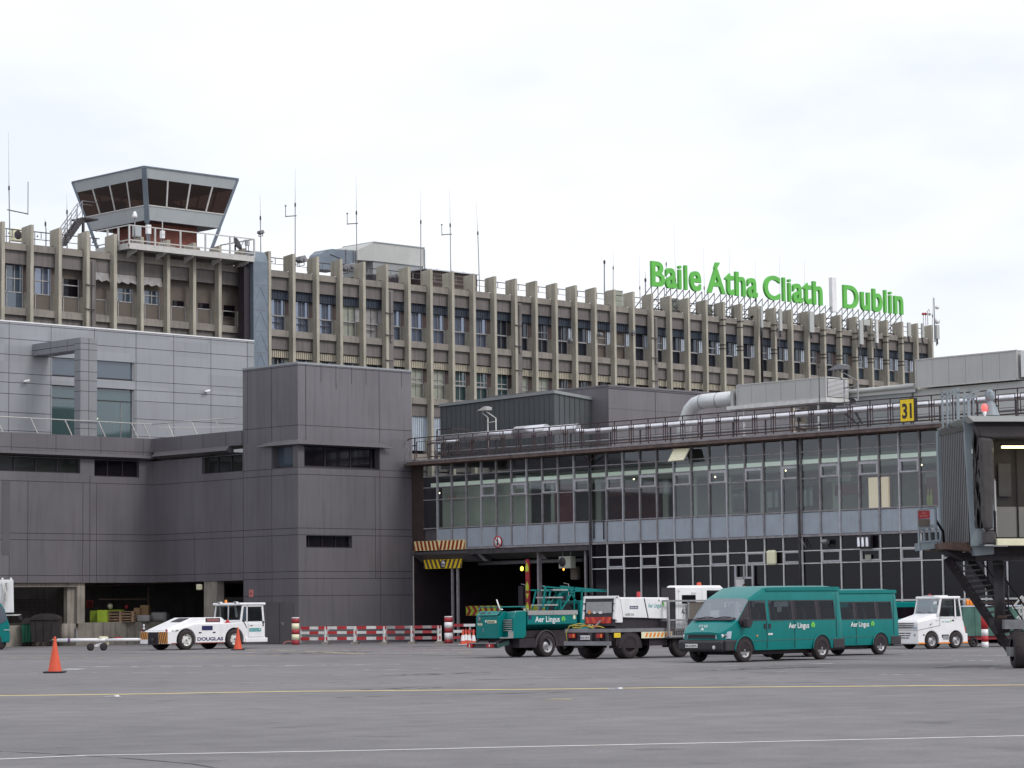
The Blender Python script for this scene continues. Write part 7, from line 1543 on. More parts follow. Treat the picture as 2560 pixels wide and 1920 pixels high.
mb = MB(); mb.lathe([(0, -.01), (.04, -.008), (.04, 0)], (.3, 0, .55), 'Y', M['steeld'], 10); mb.build('side_lamp', t); mb = MB(); mb.bar((.62, -.012, .92), (.72, -.012, .98), .01, .025, M['trim']); mb.build('bonnet_latch', t)
for a, b in ((.0, .36), (1.08, 1.66), (2.34, Lh)): mb = MB(); mb.box(a, b, -.005, 0, .205, .26, M['amber']); mb.build('amber_strip', t)
# cab
mb = MB(); f = .06
for y0, y1 in ((0, f), (WB-f, WB)):
    mb.prism([(1.02, 1.22), (1.22, 1.95), (1.30, 1.95), (1.12, 1.22)], 'Y', y0, y1, M['white']); mb.prism([(1.95, 1.2), (1.93, 1.95), (2.0, 1.95), (2.04, 1.2)], 'Y', y0, y1, M['white']); mb.prism([(2.3, 1.15), (2.16, 1.95), (2.22, 1.95), (2.36, 1.15)], 'Y', y0, y1, M['white'])
    mb.box(1.12, 2.32, y0, y1, 1.16, 1.24, M['white'])
mb.box(1.02, 1.1, 0, WB, 1.22, 1.36, M['white']); mb.build('cab_frame', t, bevel=.008)
mb = MB(); mb.box(1.16, 2.28, -.02, WB+.02, 1.92, 2.03, M['white']); mb.build('roof', t, bevel=.045)
for q, g in (([(1.07, .07, 1.36), (1.07, WB-.07, 1.36), (1.22, WB-.07, 1.93), (1.22, .07, 1.93)], 'g_ws'), ([(1.2, .03, 1.22), (1.96, .03, 1.22), (1.95, .03, 1.93), (1.33, .03, 1.93)], 'g_van'), ([(1.2, WB-.03, 1.22), (1.96, WB-.03, 1.22), (1.95, WB-.03, 1.93), (1.33, WB-.03, 1.93)], 'g_van'), ([(2.05, .03, 1.22), (2.3, .03, 1.22), (2.18, .03, 1.93), (2.01, .03, 1.93)], 'g_van'), ([(2.32, .06, 1.2), (2.32, WB-.06, 1.2), (2.2, WB-.06, 1.93), (2.2, .06, 1.93)], 'g_ws')):
    mb = MB(); mb.quad(*q, M[g]); mb.build('window', t, recalc=False)
mb = MB()
for a, b in (((1.18, .02, 1.21), (1.96, .02, 1.21)), ((1.18, .02, 1.21), (1.31, .02, 1.93)), ((1.94, .02, 1.21), (1.93, .02, 1.93)), ((1.31, .02, 1.93), (1.93, .02, 1.93))): mb.bar(a, b, .03, .04, M['trim'])
mb.build('door_seal', t)
mb = MB(); mb.box(1.80, 1.90, -.012, 0, 1.06, 1.12, M['trim']); mb.build('door_handle', t)
text('door_text', 'Aer Lingus', M['tealprint'], t, (1.25, -.004, 1.02), .1, '-Y', ext=.001, fit=.4, fith=.09); shamrock(t, 1.72, -.004, 1.06, .08); text('side_code', 'AL 7', M['trim'], t, (.92, -.004, 1.07), .08, '-Y', ext=.001, fit=.2, fith=.04)
mb = MB(); mb.tube([(1.05, .2, 1.37), (1.08, .6, 1.42)], .012, M['trim'], 5); mb.build('wiper', t); mb = MB(); mb.tube([(1.05, .75, 1.37), (1.08, 1.15, 1.42)], .012, M['trim'], 5); mb.build('wiper', t)
mb = MB(); mb.lathe([(0, .1), (.06, .08), (.07, 0)], (1.5, .9, 2.03), 'Z', M['redl'], 10); mb.build('beacon', t); mb = MB(); mb.box(1.2, 1.9, .3, .9, 2.03, 2.07, M['whited']); mb.build('roof_plate', t)
mb = MB(); mb.box(1.4, 1.9, .3, 1.05, .9, 1.35, M['trim']); mb.box(1.85, 1.98, .3, 1.05, 1.3, 1.6, M['trim']); mb.build('seat', t); mb = MB(); mb.lathe([(.17, -.01), (.18, 0), (.17, .01)], (1.3, .9, 1.4), 'X', M['trim'], 14); mb.build('steering_wheel', t)
mb = MB(); mb.box(1.13, 1.14, .12, .3, 1.72, 1.84, M['white']); mb.build('windscreen_sticker', t)
for x in (.72, 2.0): wheel(t, x, -.01, .32, .2, rimm='rim', deep=.02); wheel(t, x, WB+.01, .32, .2, side=1)
mb = MB(); mb.box(.3, 2.4, .22, WB-.22, .25, .6, M['black']); mb.build('chassis', t); mb = MB(); mb.box(1.24, 1.62, -.004, 0, .42, .55, M['steeld']); mb.box(1.3, 1.6, -.007, -.004, .35, .5, M['mesh']); mb.build('step_recess', t)
mb = MB(); mb.bar((Lh-.05, .6, .5), (Lh+.35, .6, .45), .08, .08, M['pink']); mb.box(Lh-.1, Lh+.05, .15, .5, .55, .85, M['redd']); mb.build('tow_coupling', t)
g = GP(2283, 1610.5); t.location = CP2(2283, 100.3, 0); t.rotation_euler.z = R(-43.95+34)
# cargo trailer behind the tractor
t = thing('cargo_trailer', 'green scuffed metal sided cargo trailer behind the white tractor', 'trailer', (0, 0, 0))
mb = MB(); mb.box(0, 3.2, 0, 1.5, .45, 1.62, M['teald']); mb.build('box_body', t)
mb = MB()
for x in (.0, .55, 1.1, 1.65, 2.2, 2.75, 3.14): mb.box(x, x+.05, -.02, 0, .45, 1.64, M['teald'])
mb.build('ribs', t); mb = MB(); mb.box(-.03, 3.23, -.03, 1.53, 1.60, 1.66, M['corrb']); mb.build('rim_rail', t); mb = MB(); mb.box(-.02, 3.2, .1, 1.4, .3, .45, M['redd']); mb.build('underframe', t)
for x in (.5, 2.7): wheel(t, x, .02, .2, .14, rimm='chassis', holes=3); wheel(t, x, 1.48, .2, .14, side=1, rimm='chassis', holes=3)
t.location = CP2(2396, 103.6, 0); t.rotation_euler.z = R(-43.95+22)
for i, (px, lb) in enumerate(((2408, 'amber gas cylinder, leftmost of the row on the green trailer'), (2416, 'amber gas cylinder second in the row on the green trailer'), (2423, 'amber gas cylinder third in the row on the green trailer'), (2400, 'silver drum beside the amber cylinders on the green trailer'), (2430, 'silver drum at the right end of the row on the green trailer'))):
    p = CP2(px, 106.0, 1.3); t = thing('gas_cylinder' if i < 3 else 'metal_drum', lb, 'cylinder' if i < 3 else 'drum', p, 'cylinders standing on the green trailer'); mb = MB(); mb.lathe([(0, 0), (.07, 0), (.07, .55), (.03, .62), (0, .62)], p, 'Z', M['amber' if i < 3 else 'mesh'], 10); mb.build('body', t)
# ================================================================== SMALL THINGS ON THE APRON
def cone(label, p, h, grp, sleeve=False, r=.2, base='black'):
    t = thing('traffic_cone', label, 'cone', (0, 0, 0), grp); k = h
    prof = [(r, .05*k), (r*.97, .07*k), (r*.52, .55*k), (r*.2, .93*k), (r*.17, .98*k), (0, k)]
    mb = MB(); mb.lathe(prof, (0, 0, 0), 'Z', M['orange'], 20); c = mb.build('body', t)
    if sleeve: mb = MB(); mb.lathe([(r*.80, .27*k), (r*.49, .62*k)], (0, 0, 0), 'Z', M['white'], 20); mb.v = [Vector((v.x*1.03, v.y*1.03, v.z)) for v in mb.v]; mb.build('white_sleeve', c)
    b = r*1.45; mb = MB(); mb.box(-b, b, -b, b, 0, .05*k, M[base]); mb.build('base', t, bevel=.015)
    if not sleeve: mb = MB(); mb.lathe([(0, .96*k), (r*.14, .97*k), (r*.2, 1.0*k), (r*.12, 1.04*k), (0, 1.05*k)], (0, 0, 0), 'Z', M['orange'], 12); mb.build('knob', t)
    t.location = p; t.rotation_euler.z = R(-44); return t
g = GP(137, 1682.5); cone('tall plain orange cone standing alone in the left foreground', g, 1.02, 'orange cones', r=.205)
g = GP(595, 1625.5); cone('tall plain orange cone in front of the rear wheel of the white tug', g, 1.0, 'orange cones', r=.20)
for px, y, lb in ((1157.5, 1612.5, 'red and white sleeved cone, leftmost of the small cluster by the truck'), (1165, 1610.5, 'red and white sleeved cone, second of the cluster by the truck'), (1173, 1611.5, 'red and white sleeved cone, third of the cluster by the truck'), (1184, 1613, 'red and white sleeved cone closest to the teal truck bumper')):
    cone(lb, GP(px, y), .78, 'sleeved cones beside the teal truck', True, r=.14, base='corrb')
def bollard(label, p, h, r, bands, grp='red and white bollards'):
    t = thing('bollard', label, 'bollard', p, grp); n = len(bands); z = 0
    for mt, f in bands: mb = MB(); mb.lathe([(0, z), (r, z), (r, z+h*f), (0, z+h*f)], p, 'Z', M[mt], 20); mb.build('band', t); z += h*f
    return t
b1 = GP(739, 1612); bollard('thick red and white bollard at the left end of the barrier', b1, 1.43, .2, [('redd', .18), ('cream', .2), ('redd', .18), ('cream', .22), ('redd', .18), ('white', .04)])
b2 = GP(1121.6, 1608.5); t = bollard('thick red and white bollard near the cone cluster', b2, 1.4, .215, [('redd', .15), ('white', .24), ('redd', .18), ('white', .21), ('redd', .18), ('white', .04)])
b3_ = GP(2463, 1619.7); bollard('red and white banded post in front of the green trailer', b3_, 1.3, .135, [('white', .18), ('red', .18), ('white', .2), ('red', .44)])
pxs = [(752, 1611.4), (819, 1610.9), (892, 1610.4), (966, 1609.9), (1035, 1609.4), (1102, 1608.9)]
for i in range(5):
    a, b = GP(*pxs[i]), GP(*pxs[i+1]); t = thing('barrier', ('barrier section next to the left bollard', 'second red and white barrier section from the left', 'middle red and white barrier section', 'fourth barrier section, dirtier, from the left', 'barrier section just left of the second bollard')[i], 'barrier', a, 'red and white barrier sections')
    d = (b-a); L_ = d.length; d.normalize(); n = Vector((-d.y, d.x, 0))
    wm, rm = ('whited', 'red') if i < 3 else ('cream' if i == 9 else 'sheet', 'redd')
    for j, (z, h) in enumerate(((.86, .15), (.61, .14), (.30, .16))):
        mb = MB(); k = 3+ (j % 1)
        for q in range(3):
            p0 = a+d*(L_*q/3); p1 = a+d*(L_*(q+1)/3-.005); mb.bar(p0+Vector((0, 0, z)), p1+Vector((0, 0, z)), .05, h, M[wm if (q+i+j) % 2 else rm])
        mb.build('rail', t)
    p = b-d*.1; mb = MB(); mb.bar(p+n*.06+Vector((0, 0, .12)), p+n*.06+Vector((0, 0, .92)), .22, .1, M['whited']); mb.bar(p-n*.25+Vector((0, 0, .06)), p+n*.35+Vector((0, 0, .06)), .28, .12, M['dock']); mb.build('post', t)
    if i == 0: mb = MB(); p = a; mb.bar(p+n*.06+Vector((0, 0, .1)), p+n*.06+Vector((0, 0, .92)), .08, .08, M['whited']); mb.build('post', t)
a, b = GP(1134, 1608.6), GP(1188, 1608.2); t = thing('barrier', 'short barrier piece between the second bollard and the teal truck', 'barrier', a, 'red and white barrier sections')
for z, (m1, m2) in ((.93, ('redd', 'whited')), (.62, ('whited', 'redd')), (.3, ('redd', 'redd'))):
    mb = MB(); c = a.lerp(b, .48); mb.bar(a+Vector((0, 0, z)), c+Vector((0, 0, z)), .05, .14, M[m1]); mb.bar(c+Vector((0, 0, z)), b+Vector((0, 0, z)), .05, .14, M[m2]); mb.build('rail', t)
mb = MB(); p = a.lerp(b, .8); mb.bar(p+Vector((.05, .1, 0)), p+Vector((.05, .1, .95)), .06, .06, M['whited']); mb.build('post', t)
p = GP(722, 1612); mb = MB(); mb.tube([p+RT*(.28*math.cos(a_))+Vector((0, 0, .02+.16*math.sin(a_))) for a_ in [math.pi*k/10 for k in range(11)]], .035, M['pink'], 6); tag(mb.build('hose_loop'), 'faded red hose loop on the ground beside the left bollard', 'hose')
# bins
def binn(label, px0, px1, d, zt, col, lid=True):
    c = CP2((px0+px1)/2, d, 0); w = (px1-px0)/FPX*d; t = thing('waste_bin', label, 'bin', c, 'wheeled waste bins in front of the dock'); D = 1.0
    def P(u, v, z): return c+RT*u+FW*v+Vector((0, 0, z))
    h = w/2; mb = MB(); mb.add([P(-h*.88, 0, .22), P(h*.88, 0, .22), P(h*.88, D, .22), P(-h*.88, D, .22), P(-h, -.05, zt-.35), P(h, -.05, zt-.35), P(h, D, zt-.35), P(-h, D, zt-.35)], [(0, 3, 2, 1), (4, 5, 6, 7), (0, 1, 5, 4), (1, 2, 6, 5), (2, 3, 7, 6), (3, 0, 4, 7)], M[col]); 
    for u in (-.5, 0, .5): mb.bar(P(h*u, -.04, .25), P(h*u*1.08, -.07, zt-.42), .06, .05, M[col])
    mb.build('body', t, bevel=.03)
    if lid:
        n = 10; vs = []
        for k in range(n+1): a_ = math.pi*k/n; vs += [P(-math.cos(a_)*h*1.02, -.08, zt-.35+math.sin(a_)*.34), P(-math.cos(a_)*h*1.02, D, zt-.35+math.sin(a_)*.34)]
        mb = MB(); mb.add(vs, [(2*k, 2*k+2, 2*k+3, 2*k+1) for k in range(n)]+[tuple(range(0, 2*n+2, 2)), tuple(range(1, 2*n+3, 2))[::-1]], M['bin_']); mb.build('lid', t)
        mb = MB(); mb.bar(P(-h*1.04, -.1, zt-.34), P(h*1.04, -.1, zt-.34), .06, .05, M['bin_']); mb.build('rim', t)
    for u in (-.75, -.3, .3, .75): mb = MB(); q = P(h*u, .1, .1); mb.lathe([(0, -.03), (.1, -.03), (.1, .03), (0, .03)], q, 'Y', M['tyre'], 12); mb.build('wheel', t)
    return t
binn('green waste bin half hidden behind the black bin', 52, 82, 142.6, 1.58, 'bing')
binn('large black domed waste bin with wheels in front of the loading dock', 73, 146, 141.8, 1.80, 'bin_')
p = CP2(163, 143.4, 0); t = thing('concrete_ring', 'upright concrete pipe ring with scrawled number beside the black bin', 'concrete pipe', p); mb = MB(); mb.lathe([(.42, 0), (.5, 0), (.52, 1.22), (.44, 1.22), (.42, 0)], p, 'Z', M['dock'], 28); mb.build('ring', t)
p = CP2(187, 142.6, 0); mb = MB(); mb.bar(p+Vector((0, 0, .05)), p+Vector((0, 0, .95)), .05, .22, M['sheet']); tag(mb.build('white_board'), 'narrow pale board leaning beside the concrete ring', 'board')
# dock goods
def onD(px, d=151.5): return CP2(px, d, 1.245)
def rbox(name, px0, px1, z0, z1, d, dep, mt, label, cat, grp=None, bevel=.02):
    c = CP2((px0+px1)/2, d, 0); h = (px1-px0)/FPX*d/2; mb = MB(); P = lambda u, v, z: c+RT*u+FW*v+Vector((0, 0, z))
    mb.add([P(-h, 0, z0), P(h, 0, z0), P(h, dep, z0), P(-h, dep, z0), P(-h, 0, z1), P(h, 0, z1), P(h, dep, z1), P(-h, dep, z1)], [(0, 3, 2, 1), (4, 5, 6, 7), (0, 1, 5, 4), (1, 2, 6, 5), (2, 3, 7, 6), (3, 0, 4, 7)], M[mt])
    o = mb.build(name, bevel=bevel); return tag(o, label, cat, grp)
M['limev'] = pm('lime_wrap', (.30, .42, .03), .55, var=.15, scale=4, streak=.2)
rbox('lime_crate', 222, 242, 1.25, 1.92, 147.6, 1.2, 'limev', 'dull lime green crate at the left on the loading dock', 'crate', 'lime crates on the dock')
rbox('lime_crate', 240, 265, 1.25, 1.94, 147.0, 1.2, 'limev', 'bright lime green crate next to the pallets on the loading dock', 'crate', 'lime crates on the dock')
rbox('plastic_sheet', 242, 304, 1.90, 1.95, 148.0, 1.2, 'limev', 'lime green sheet lying across the top of the pallets', 'sheet')
for i in range(4):
    z = 1.25+i*.155; t = thing('wooden_pallet', ('bottom', 'second', 'third', 'top')[i]+' wooden pallet of the stack on the loading dock', 'pallet', CP2(298, 147.6, z), 'stacked wooden pallets')
    P = lambda u, v, zz: CP2(298, 147.6, zz)+RT*u+FW*v
    for zz, nm in ((z+.015, 'bottom_board'), (z+.125, 'top_board')):
        for v in (0, .45, .9): mb = MB(); mb.bar(P(-.76, v, zz), P(.76, v, zz), .12, .025, M['wood']); mb.build(nm, t)
    for u in (-.7, 0, .7): mb = MB(); mb.bar(P(u, -.04, z+.07), P(u, .95, z+.07), .12, .08, M['wood']); mb.build('block_row', t)
rbox('carton', 331, 347, 1.25, 2.05, 149, .9, 'card', 'brown carton on the dock right of the pallets', 'carton', 'cartons on the dock')
rbox('carton', 347, 368, 1.6, 2.2, 149.4, .9, 'card', 'taller brown carton on the dock behind the rusty frame', 'carton', 'cartons on the dock')
rbox('wrapped_load', 338, 371, 1.25, 1.64, 148.4, 1.0, 'sheet', 'clear wrapped low load in front of the cartons', 'wrapped load', 'wrapped loads on the dock', .08)
rbox('wrapped_load', 372, 414, 1.25, 1.80, 149.6, 1.2, 'sheet', 'grey wrapped wide load at the right on the dock', 'wrapped load', 'wrapped loads on the dock', .15)
c = CP2(222, 155, 0); mb = MB(); X_, Y_ = c.x, c.y
mb.add([c+RT*u+Vector((0, 0, z)) for u, z in ((-.2, 2.12), (.2, 2.12), (.2, 2.55), (-.2, 2.55))], [(0, 1, 2, 3)], M['redl']); mb.v = mb.v+[v+FW*.04 for v in mb.v]; mb.f.append([4, 5, 6, 7]); mb.m.append(0); mb.s.append(False)
o = mb.build('bay_sign'); tag(o, 'small red square sign with dark letter on the dock back wall', 'sign')
mb = MB()
for a_, b_ in (((-.09, 2.2), (-.09, 2.47)), ((.09, 2.2), (.09, 2.47)), ((-.09, 2.47), (.0, 2.33)), ((.0, 2.33), (.09, 2.47))): mb.bar(c-FW*.01+RT*a_[0]+Vector((0, 0, a_[1])), c-FW*.01+RT*b_[0]+Vector((0, 0, b_[1])), .045, .02, M['trim'])
mb.build('sign_letter', o)
p = CP2(272.5, 148.6, 2.16); t = thing('globe_ball', 'pale round ball on a short stand above the pallets', 'ball', p); mb = MB(); mb.lathe([(0, -.16), (.09, -.13), (.15, -.05), (.16, .02), (.12, .11), (.05, .15), (0, .16)], p, 'Z', M['cream'], 14); mb.build('ball', t); mb = MB(); mb.tube([p-Vector((0, 0, .15)), p-Vector((0, 0, .22))], .03, M['steeld'], 6); mb.build('stand', t)
p = CP2(313, 149.4, 2.12); mb = MB(); mb.lathe([(0, -.12), (.12, -.08), (.13, .05), (0, .13)], p, 'Z', M['redd'], 10); tag(mb.build('red_cap'), 'small dark red round object behind the pallets', 'cap')
# far left: white lift truck body and teal vehicle partly in frame
t = thing('lift_truck', 'white high lift truck body with hoses cut by the left picture edge', 'lift truck', CP2(-40, 135, 0))
P = lambda px, dz, z: CP2(px, 135+dz, z)
mb = MB(); mb.add([P(-120, 0, 1.84), P(33, 0, 1.84), P(33, 2.2, 1.84), P(-120, 2.2, 1.84), P(-120, 0, 3.55), P(31, 0, 3.55), P(31, 2.2, 3.55), P(-120, 2.2, 3.55)], [(0, 3, 2, 1), (4, 5, 6, 7), (0, 1, 5, 4), (1, 2, 6, 5), (2, 3, 7, 6), (3, 0, 4, 7)], M['white']); mb.build('box_body', t, bevel=.03)
mb = MB(); mb.bar(P(-120, .2, 1.72), P(50, .2, 1.72), .2, .07, M['whited']); mb.build('platform_edge', t); mb = MB(); mb.bar(P(46, .1, 1.55), P(52, .1, 1.62), .12, .25, M['trim']); mb.build('buffer', t)
for k, (a_, b_) in enumerate(((4, 3.4), (10, 3.2))): mb = MB(); mb.tube([P(a_, -.06, b_), P(a_+4, -.1, b_-.5), P(a_-2, -.1, b_-1.0), P(a_-8, -.08, 2.0)], .045, M['railw'], 8); mb.build('hose', t)
mb = MB(); mb.bar(P(13, -.03, 3.0), P(13, -.03, 3.4), .05, .28, M['railw']); mb.build('control_box', t)
for px in (4, 25): mb = MB(); mb.lathe([(0, 0), (.04, 0), (.06, .12), (0, .12)], P(px, .1, 3.53), 'Z', M['white'], 8); mb.build('roof_lamp', t)
mb = MB(); mb.add([P(-120, .3, .1), P(-30, .3, .1), P(-30, 2, .1), P(-120, 2, .1), P(-120, .3, 1.7), P(-30, .3, 1.7), P(-30, 2, 1.7), P(-120, 2, 1.7)], [(0, 3, 2, 1), (4, 5, 6, 7), (0, 1, 5, 4), (1, 2, 6, 5), (2, 3, 7, 6), (3, 0, 4, 7)], M['chassis']); mb.build('chassis', t)
t = thing('teal_van', 'teal van nose poking in at the left picture edge', 'van', CP2(-30, 130, 0))
P = lambda px, dz, z: CP2(px, 130+dz, z); prof = [(-250, .35), (22, .35), (24, .6), (22, 1.2), (18, 1.45), (10, 2.0), (0, 2.3), (-250, 2.3)]; n = len(prof)
mb = MB(); mb.add([P(x, 0, z) for x, z in prof]+[P(x, 1.9, z) for x, z in prof], [tuple(range(n)), tuple(range(n, 2*n))[::-1]]+[(i, n+i, n+(i+1) % n, (i+1) % n) for i in range(n)], M['teal']); mb.build('body', t, bevel=.05)
pr2 = [(-60, 1.35), (2, 1.3), (17, 1.47), (12, 1.85), (3, 2.15), (-60, 2.15)]; mb = MB(); mb.add([P(x, -.02, z) for x, z in pr2], [tuple(range(6))], M['g_blue']); mb.build('window', t, recalc=False)
q = P(-2, .05, .34); mb = MB(); mb.lathe([(0, -.1), (.22, -.1), (.34, -.07), (.34, .1), (0, .1)], q, 'Y', M['tyre'], 24); mb.build('wheel', t)
mb = MB(); mb.bar(P(8, -.02, .98), P(23, -.02, .98), .02, .03, M['whited']); mb.build('trim_strip', t)
# person behind the front minibus (only the head shows)
def person(px, d, h, label, z=0):
    base = CP2(px, d, z); t = thing('person', label, 'person', base)
    me = bpy.data.meshes.new('body'); J = {'pel': (0, 0, .53), 'che': (0, 0, .76), 'nec': (0, 0, .84), 'hd': (0, .0, .885), 'hd2': (0, .0, .945), 'hip_l': (-.055, 0, .5), 'kn_l': (-.06, -.01, .28), 'an_l': (-.06, .01, .04), 'to_l': (-.065, -.09, .015), 'hip_r': (.055, 0, .5), 'kn_r': (.06, -.01, .28), 'an_r': (.06, .01, .04), 'to_r': (.065, -.09, .015),
         'sh_l': (-.11, 0, .8), 'el_l': (-.14, .01, .64), 'wr_l': (-.14, -.04, .5), 'ha_l': (-.14, -.05, .45), 'sh_r': (.11, 0, .8), 'el_r': (.14, .01, .64), 'wr_r': (.14, -.04, .5), 'ha_r': (.14, -.05, .45)}
    E_ = [('pel', 'che'), ('che', 'nec'), ('nec', 'hd'), ('hd', 'hd2'), ('pel', 'hip_l'), ('hip_l', 'kn_l'), ('kn_l', 'an_l'), ('an_l', 'to_l'), ('pel', 'hip_r'), ('hip_r', 'kn_r'), ('kn_r', 'an_r'), ('an_r', 'to_r'), ('che', 'sh_l'), ('sh_l', 'el_l'), ('el_l', 'wr_l'), ('wr_l', 'ha_l'), ('che', 'sh_r'), ('sh_r', 'el_r'), ('el_r', 'wr_r'), ('wr_r', 'ha_r')]
    Rr = dict(pel=.085, che=.095, nec=.035, hd=.05, hd2=.045, hip=.055, kn=.035, an=.024, to=.022, sh=.045, el=.028, wr=.02, ha=.02)
    ks = list(J); me.from_pydata([RT*J[k][0]*h+FW*J[k][1]*h+Vector((0, 0, J[k][2]*h)) for k in ks], [(ks.index(a), ks.index(b)) for a, b in E_], [])
    me.materials.append(M['cloth']); o = bpy.data.objects.new('body', me); COL.objects.link(o); o.parent = t
    md = o.modifiers.new('skin', 'SKIN'); 
    if not me.skin_vertices: me.attributes.new('x', 'FLOAT', 'POINT')
    sk = me.skin_vertices[0].data if me.skin_vertices else []
    for i, k in enumerate(ks):
        r = Rr[k.split('_')[0]]*h
        if sk: sk[i].radius = (r, r); sk[i].use_root = (k == 'pel')
    ss = o.modifiers.new('sub', 'SUBSURF'); ss.levels = 1; ss.render_levels = 2
    mb = MB(); c = base+Vector((0, 0, .925*h)); k = h*.062
    vs, fs = [], []; n = 12; m_ = 8
    for i in range(m_+1):
        ph = math.pi*i/m_
        for j in range(n):
            th = 2*math.pi*j/n; u = math.sin(ph)*math.cos(th); v = math.sin(ph)*math.sin(th); w = math.cos(ph); s = 1+(.12 if v < -.8 and abs(w) < .3 else 0); vs.append(c+RT*u*k*.82+FW*v*k*s+Vector((0, 0, w*k*1.18)))
    fs = [(i*n+j, i*n+(j+1) % n, (i+1)*n+(j+1) % n, (i+1)*n+j) for i in range(m_) for j in range(n)]
    mb.add(vs, fs, M['skin'], True)
    for s in (-1, 1): q = c+RT*s*k*.83; mb.add([q+FW*-.01+Vector((0, 0, .02)), q+FW*.02+Vector((0, 0, .02)), q+FW*.02-Vector((0, 0, .025)), q+RT*s*.012-Vector((0, 0, .0))], [(0, 1, 2, 3)], M['skin'])
    mb.add([c-FW*k*.98+RT*-.01-Vector((0, 0, .02)), c-FW*k*.98+RT*.01-Vector((0, 0, .02)), c-FW*k*1.2-Vector((0, 0, .02)), c-FW*k*.98+Vector((0, 0, .015))], [(0, 1, 2), (0, 2, 3), (1, 3, 2)], M['skin'])
    hd = mb.build('head', t)
    mb = MB(); vs = []
    for i in range(5):
        ph = math.pi*.5*i/4*1.05
        for j in range(n): th = 2*math.pi*j/n; vs.append(c+RT*math.sin(ph)*math.cos(th)*k*.88+FW*(math.sin(ph)*math.sin(th)*k*1.05+.008)+Vector((0, 0, .012+math.cos(ph)*k*1.24)))
    mb.add(vs, [(i*n+j, i*n+(j+1) % n, (i+1)*n+(j+1) % n, (i+1)*n+j) for i in range(4) for j in range(n) if not (i == 3 and 7 <= j <= 10)], M['hair'], True); mb.build('hair', t)
    mb = MB()
    for s in (-1, 1): q = c-FW*k*.99+RT*s*.03+Vector((0, 0, .012)); mb.lathe([(0, -.006), (.010, 0), (0, .006)], q, 'Y', M['trim'], 8)
    mb.build('eyes', t); mb = MB(); q = c-FW*k*.97-Vector((0, 0, .05)); mb.bar(q-RT*.022, q+RT*.022, .006, .006, M['redd']); mb.build('mouth', t)
    return t
person(1853.5, Vector((95.2, DOORY, 0)).dot(FW), 1.84, 'man with short dark hair at the raised door, his head above the minibus roof', .97)
# ================================================================== JET BRIDGE at the right edge
D0 = 69.0
jb = thing('jet_bridge', 'grey boarding bridge cab with canvas closure and lit interior at the right edge', 'boarding bridge', CP2(2500, D0+2, 0))
def J(px, py, dd=0.0):
    d = D0+dd; h = 1524.1-.01139*(px-1280); return CP2(px, d, EYE+(h-py)/FPX*d)
def face(mb, pts, dd, mt, th=.1):       # polygon of surveyed points extruded away from the viewer along the bridge axis
    a = [J(x, y, dd) for x, y in pts]; n = len(a); b = [p+FW*th for p in a]
    mb.add(a+b, [tuple(range(n)), tuple(range(n, 2*n))[::-1]]+[(i, n+i, n+(i+1) % n, (i+1) % n) for i in range(n)], M[mt])
# ribbed side shutter (curved)
mb = MB(); n = 15
for i in range(n):
    t0, t1 = i/n, (i+1)/n
    def cp(t): return (2351+66*t, 3.4*(1-t)**1.6*1.0)
    (xa_, da), (xb_, db) = cp(t0), cp(t1); w = .72
    za = 1090-14*t0
    for (u0, u1, off, mt) in ((0, .6, -.0, 'jbdark'), (.6, 1, .06, 'black')):
        x0_, x1_ = xa_+(xb_-xa_)*u0, xa_+(xb_-xa_)*u1; d0, d1 = da+(db-da)*u0+off, da+(db-da)*u1+off
        q = [J(x0_, 1356, d0), J(x1_, 1357, d1), J(x1_, za-1, d1), J(x0_, za, d0)]; mb.quad(*q, M[mt])
mb.build('ribbed_shutter', jb, recalc=False)
mb = MB()
for i in range(10):
    t0, t1 = i/10, (i+1)/10; (xa_, da), (xb_, db) = (2349+68*t0, 3.5*(1-t0)**1.6-.08), (2349+68*t1, 3.5*(1-t1)**1.6-.08)
    mb.quad(J(xa_, 1090-14*t0, da), J(xb_, 1090-14*t1, db), J(xb_, 1074-8*t1, db), J(xa_, 1076-8*t0, da), M['canvas'])
mb.build('shutter_header', jb, recalc=False)
mb = MB(); face(mb, [(2344, 1078), (2352, 1078), (2355, 1366), (2347, 1366)], 3.4, 'jbsteel', .3); mb.build('edge_post', jb)
mb = MB(); face(mb, [(2350, 1357), (2422, 1357), (2422, 1378), (2352, 1372)], .2, 'canopyb', 3.0); mb.build('underside_beam', jb)
# blue-grey cab frame
mb = MB(); face(mb, [(2411, 1042), (2436, 1043), (2437, 1085), (2432, 1100), (2428, 1104), (2431, 1290), (2455, 1330), (2455, 1365), (2422, 1366)], -.1, 'jbsteel', .18); mb.build('side_frame', jb)
mb = MB(); face(mb, [(2422, 1366), (2432, 1360), (2455, 1366), (2478, 1366), (2478, 1386), (2432, 1390)], .1, 'jbsteel', .5); face(mb, [(2478.3, 1367), (2700, 1367), (2700, 1386), (2478.3, 1386)], .15, 'chassis', .5); mb.build('lower_apron', jb)
mb = MB(); face(mb, [(2420, 1040), (2800, 1042), (2800, 1054), (2436, 1054)], -1.0, 'ahu', 5.0); mb.build('cab_roof', jb)
mb = MB(); face(mb, [(2436, 1054), (2800, 1054), (2800, 1066), (2438, 1066)], -.8, 'black', .1); mb.build('roof_gap', jb)
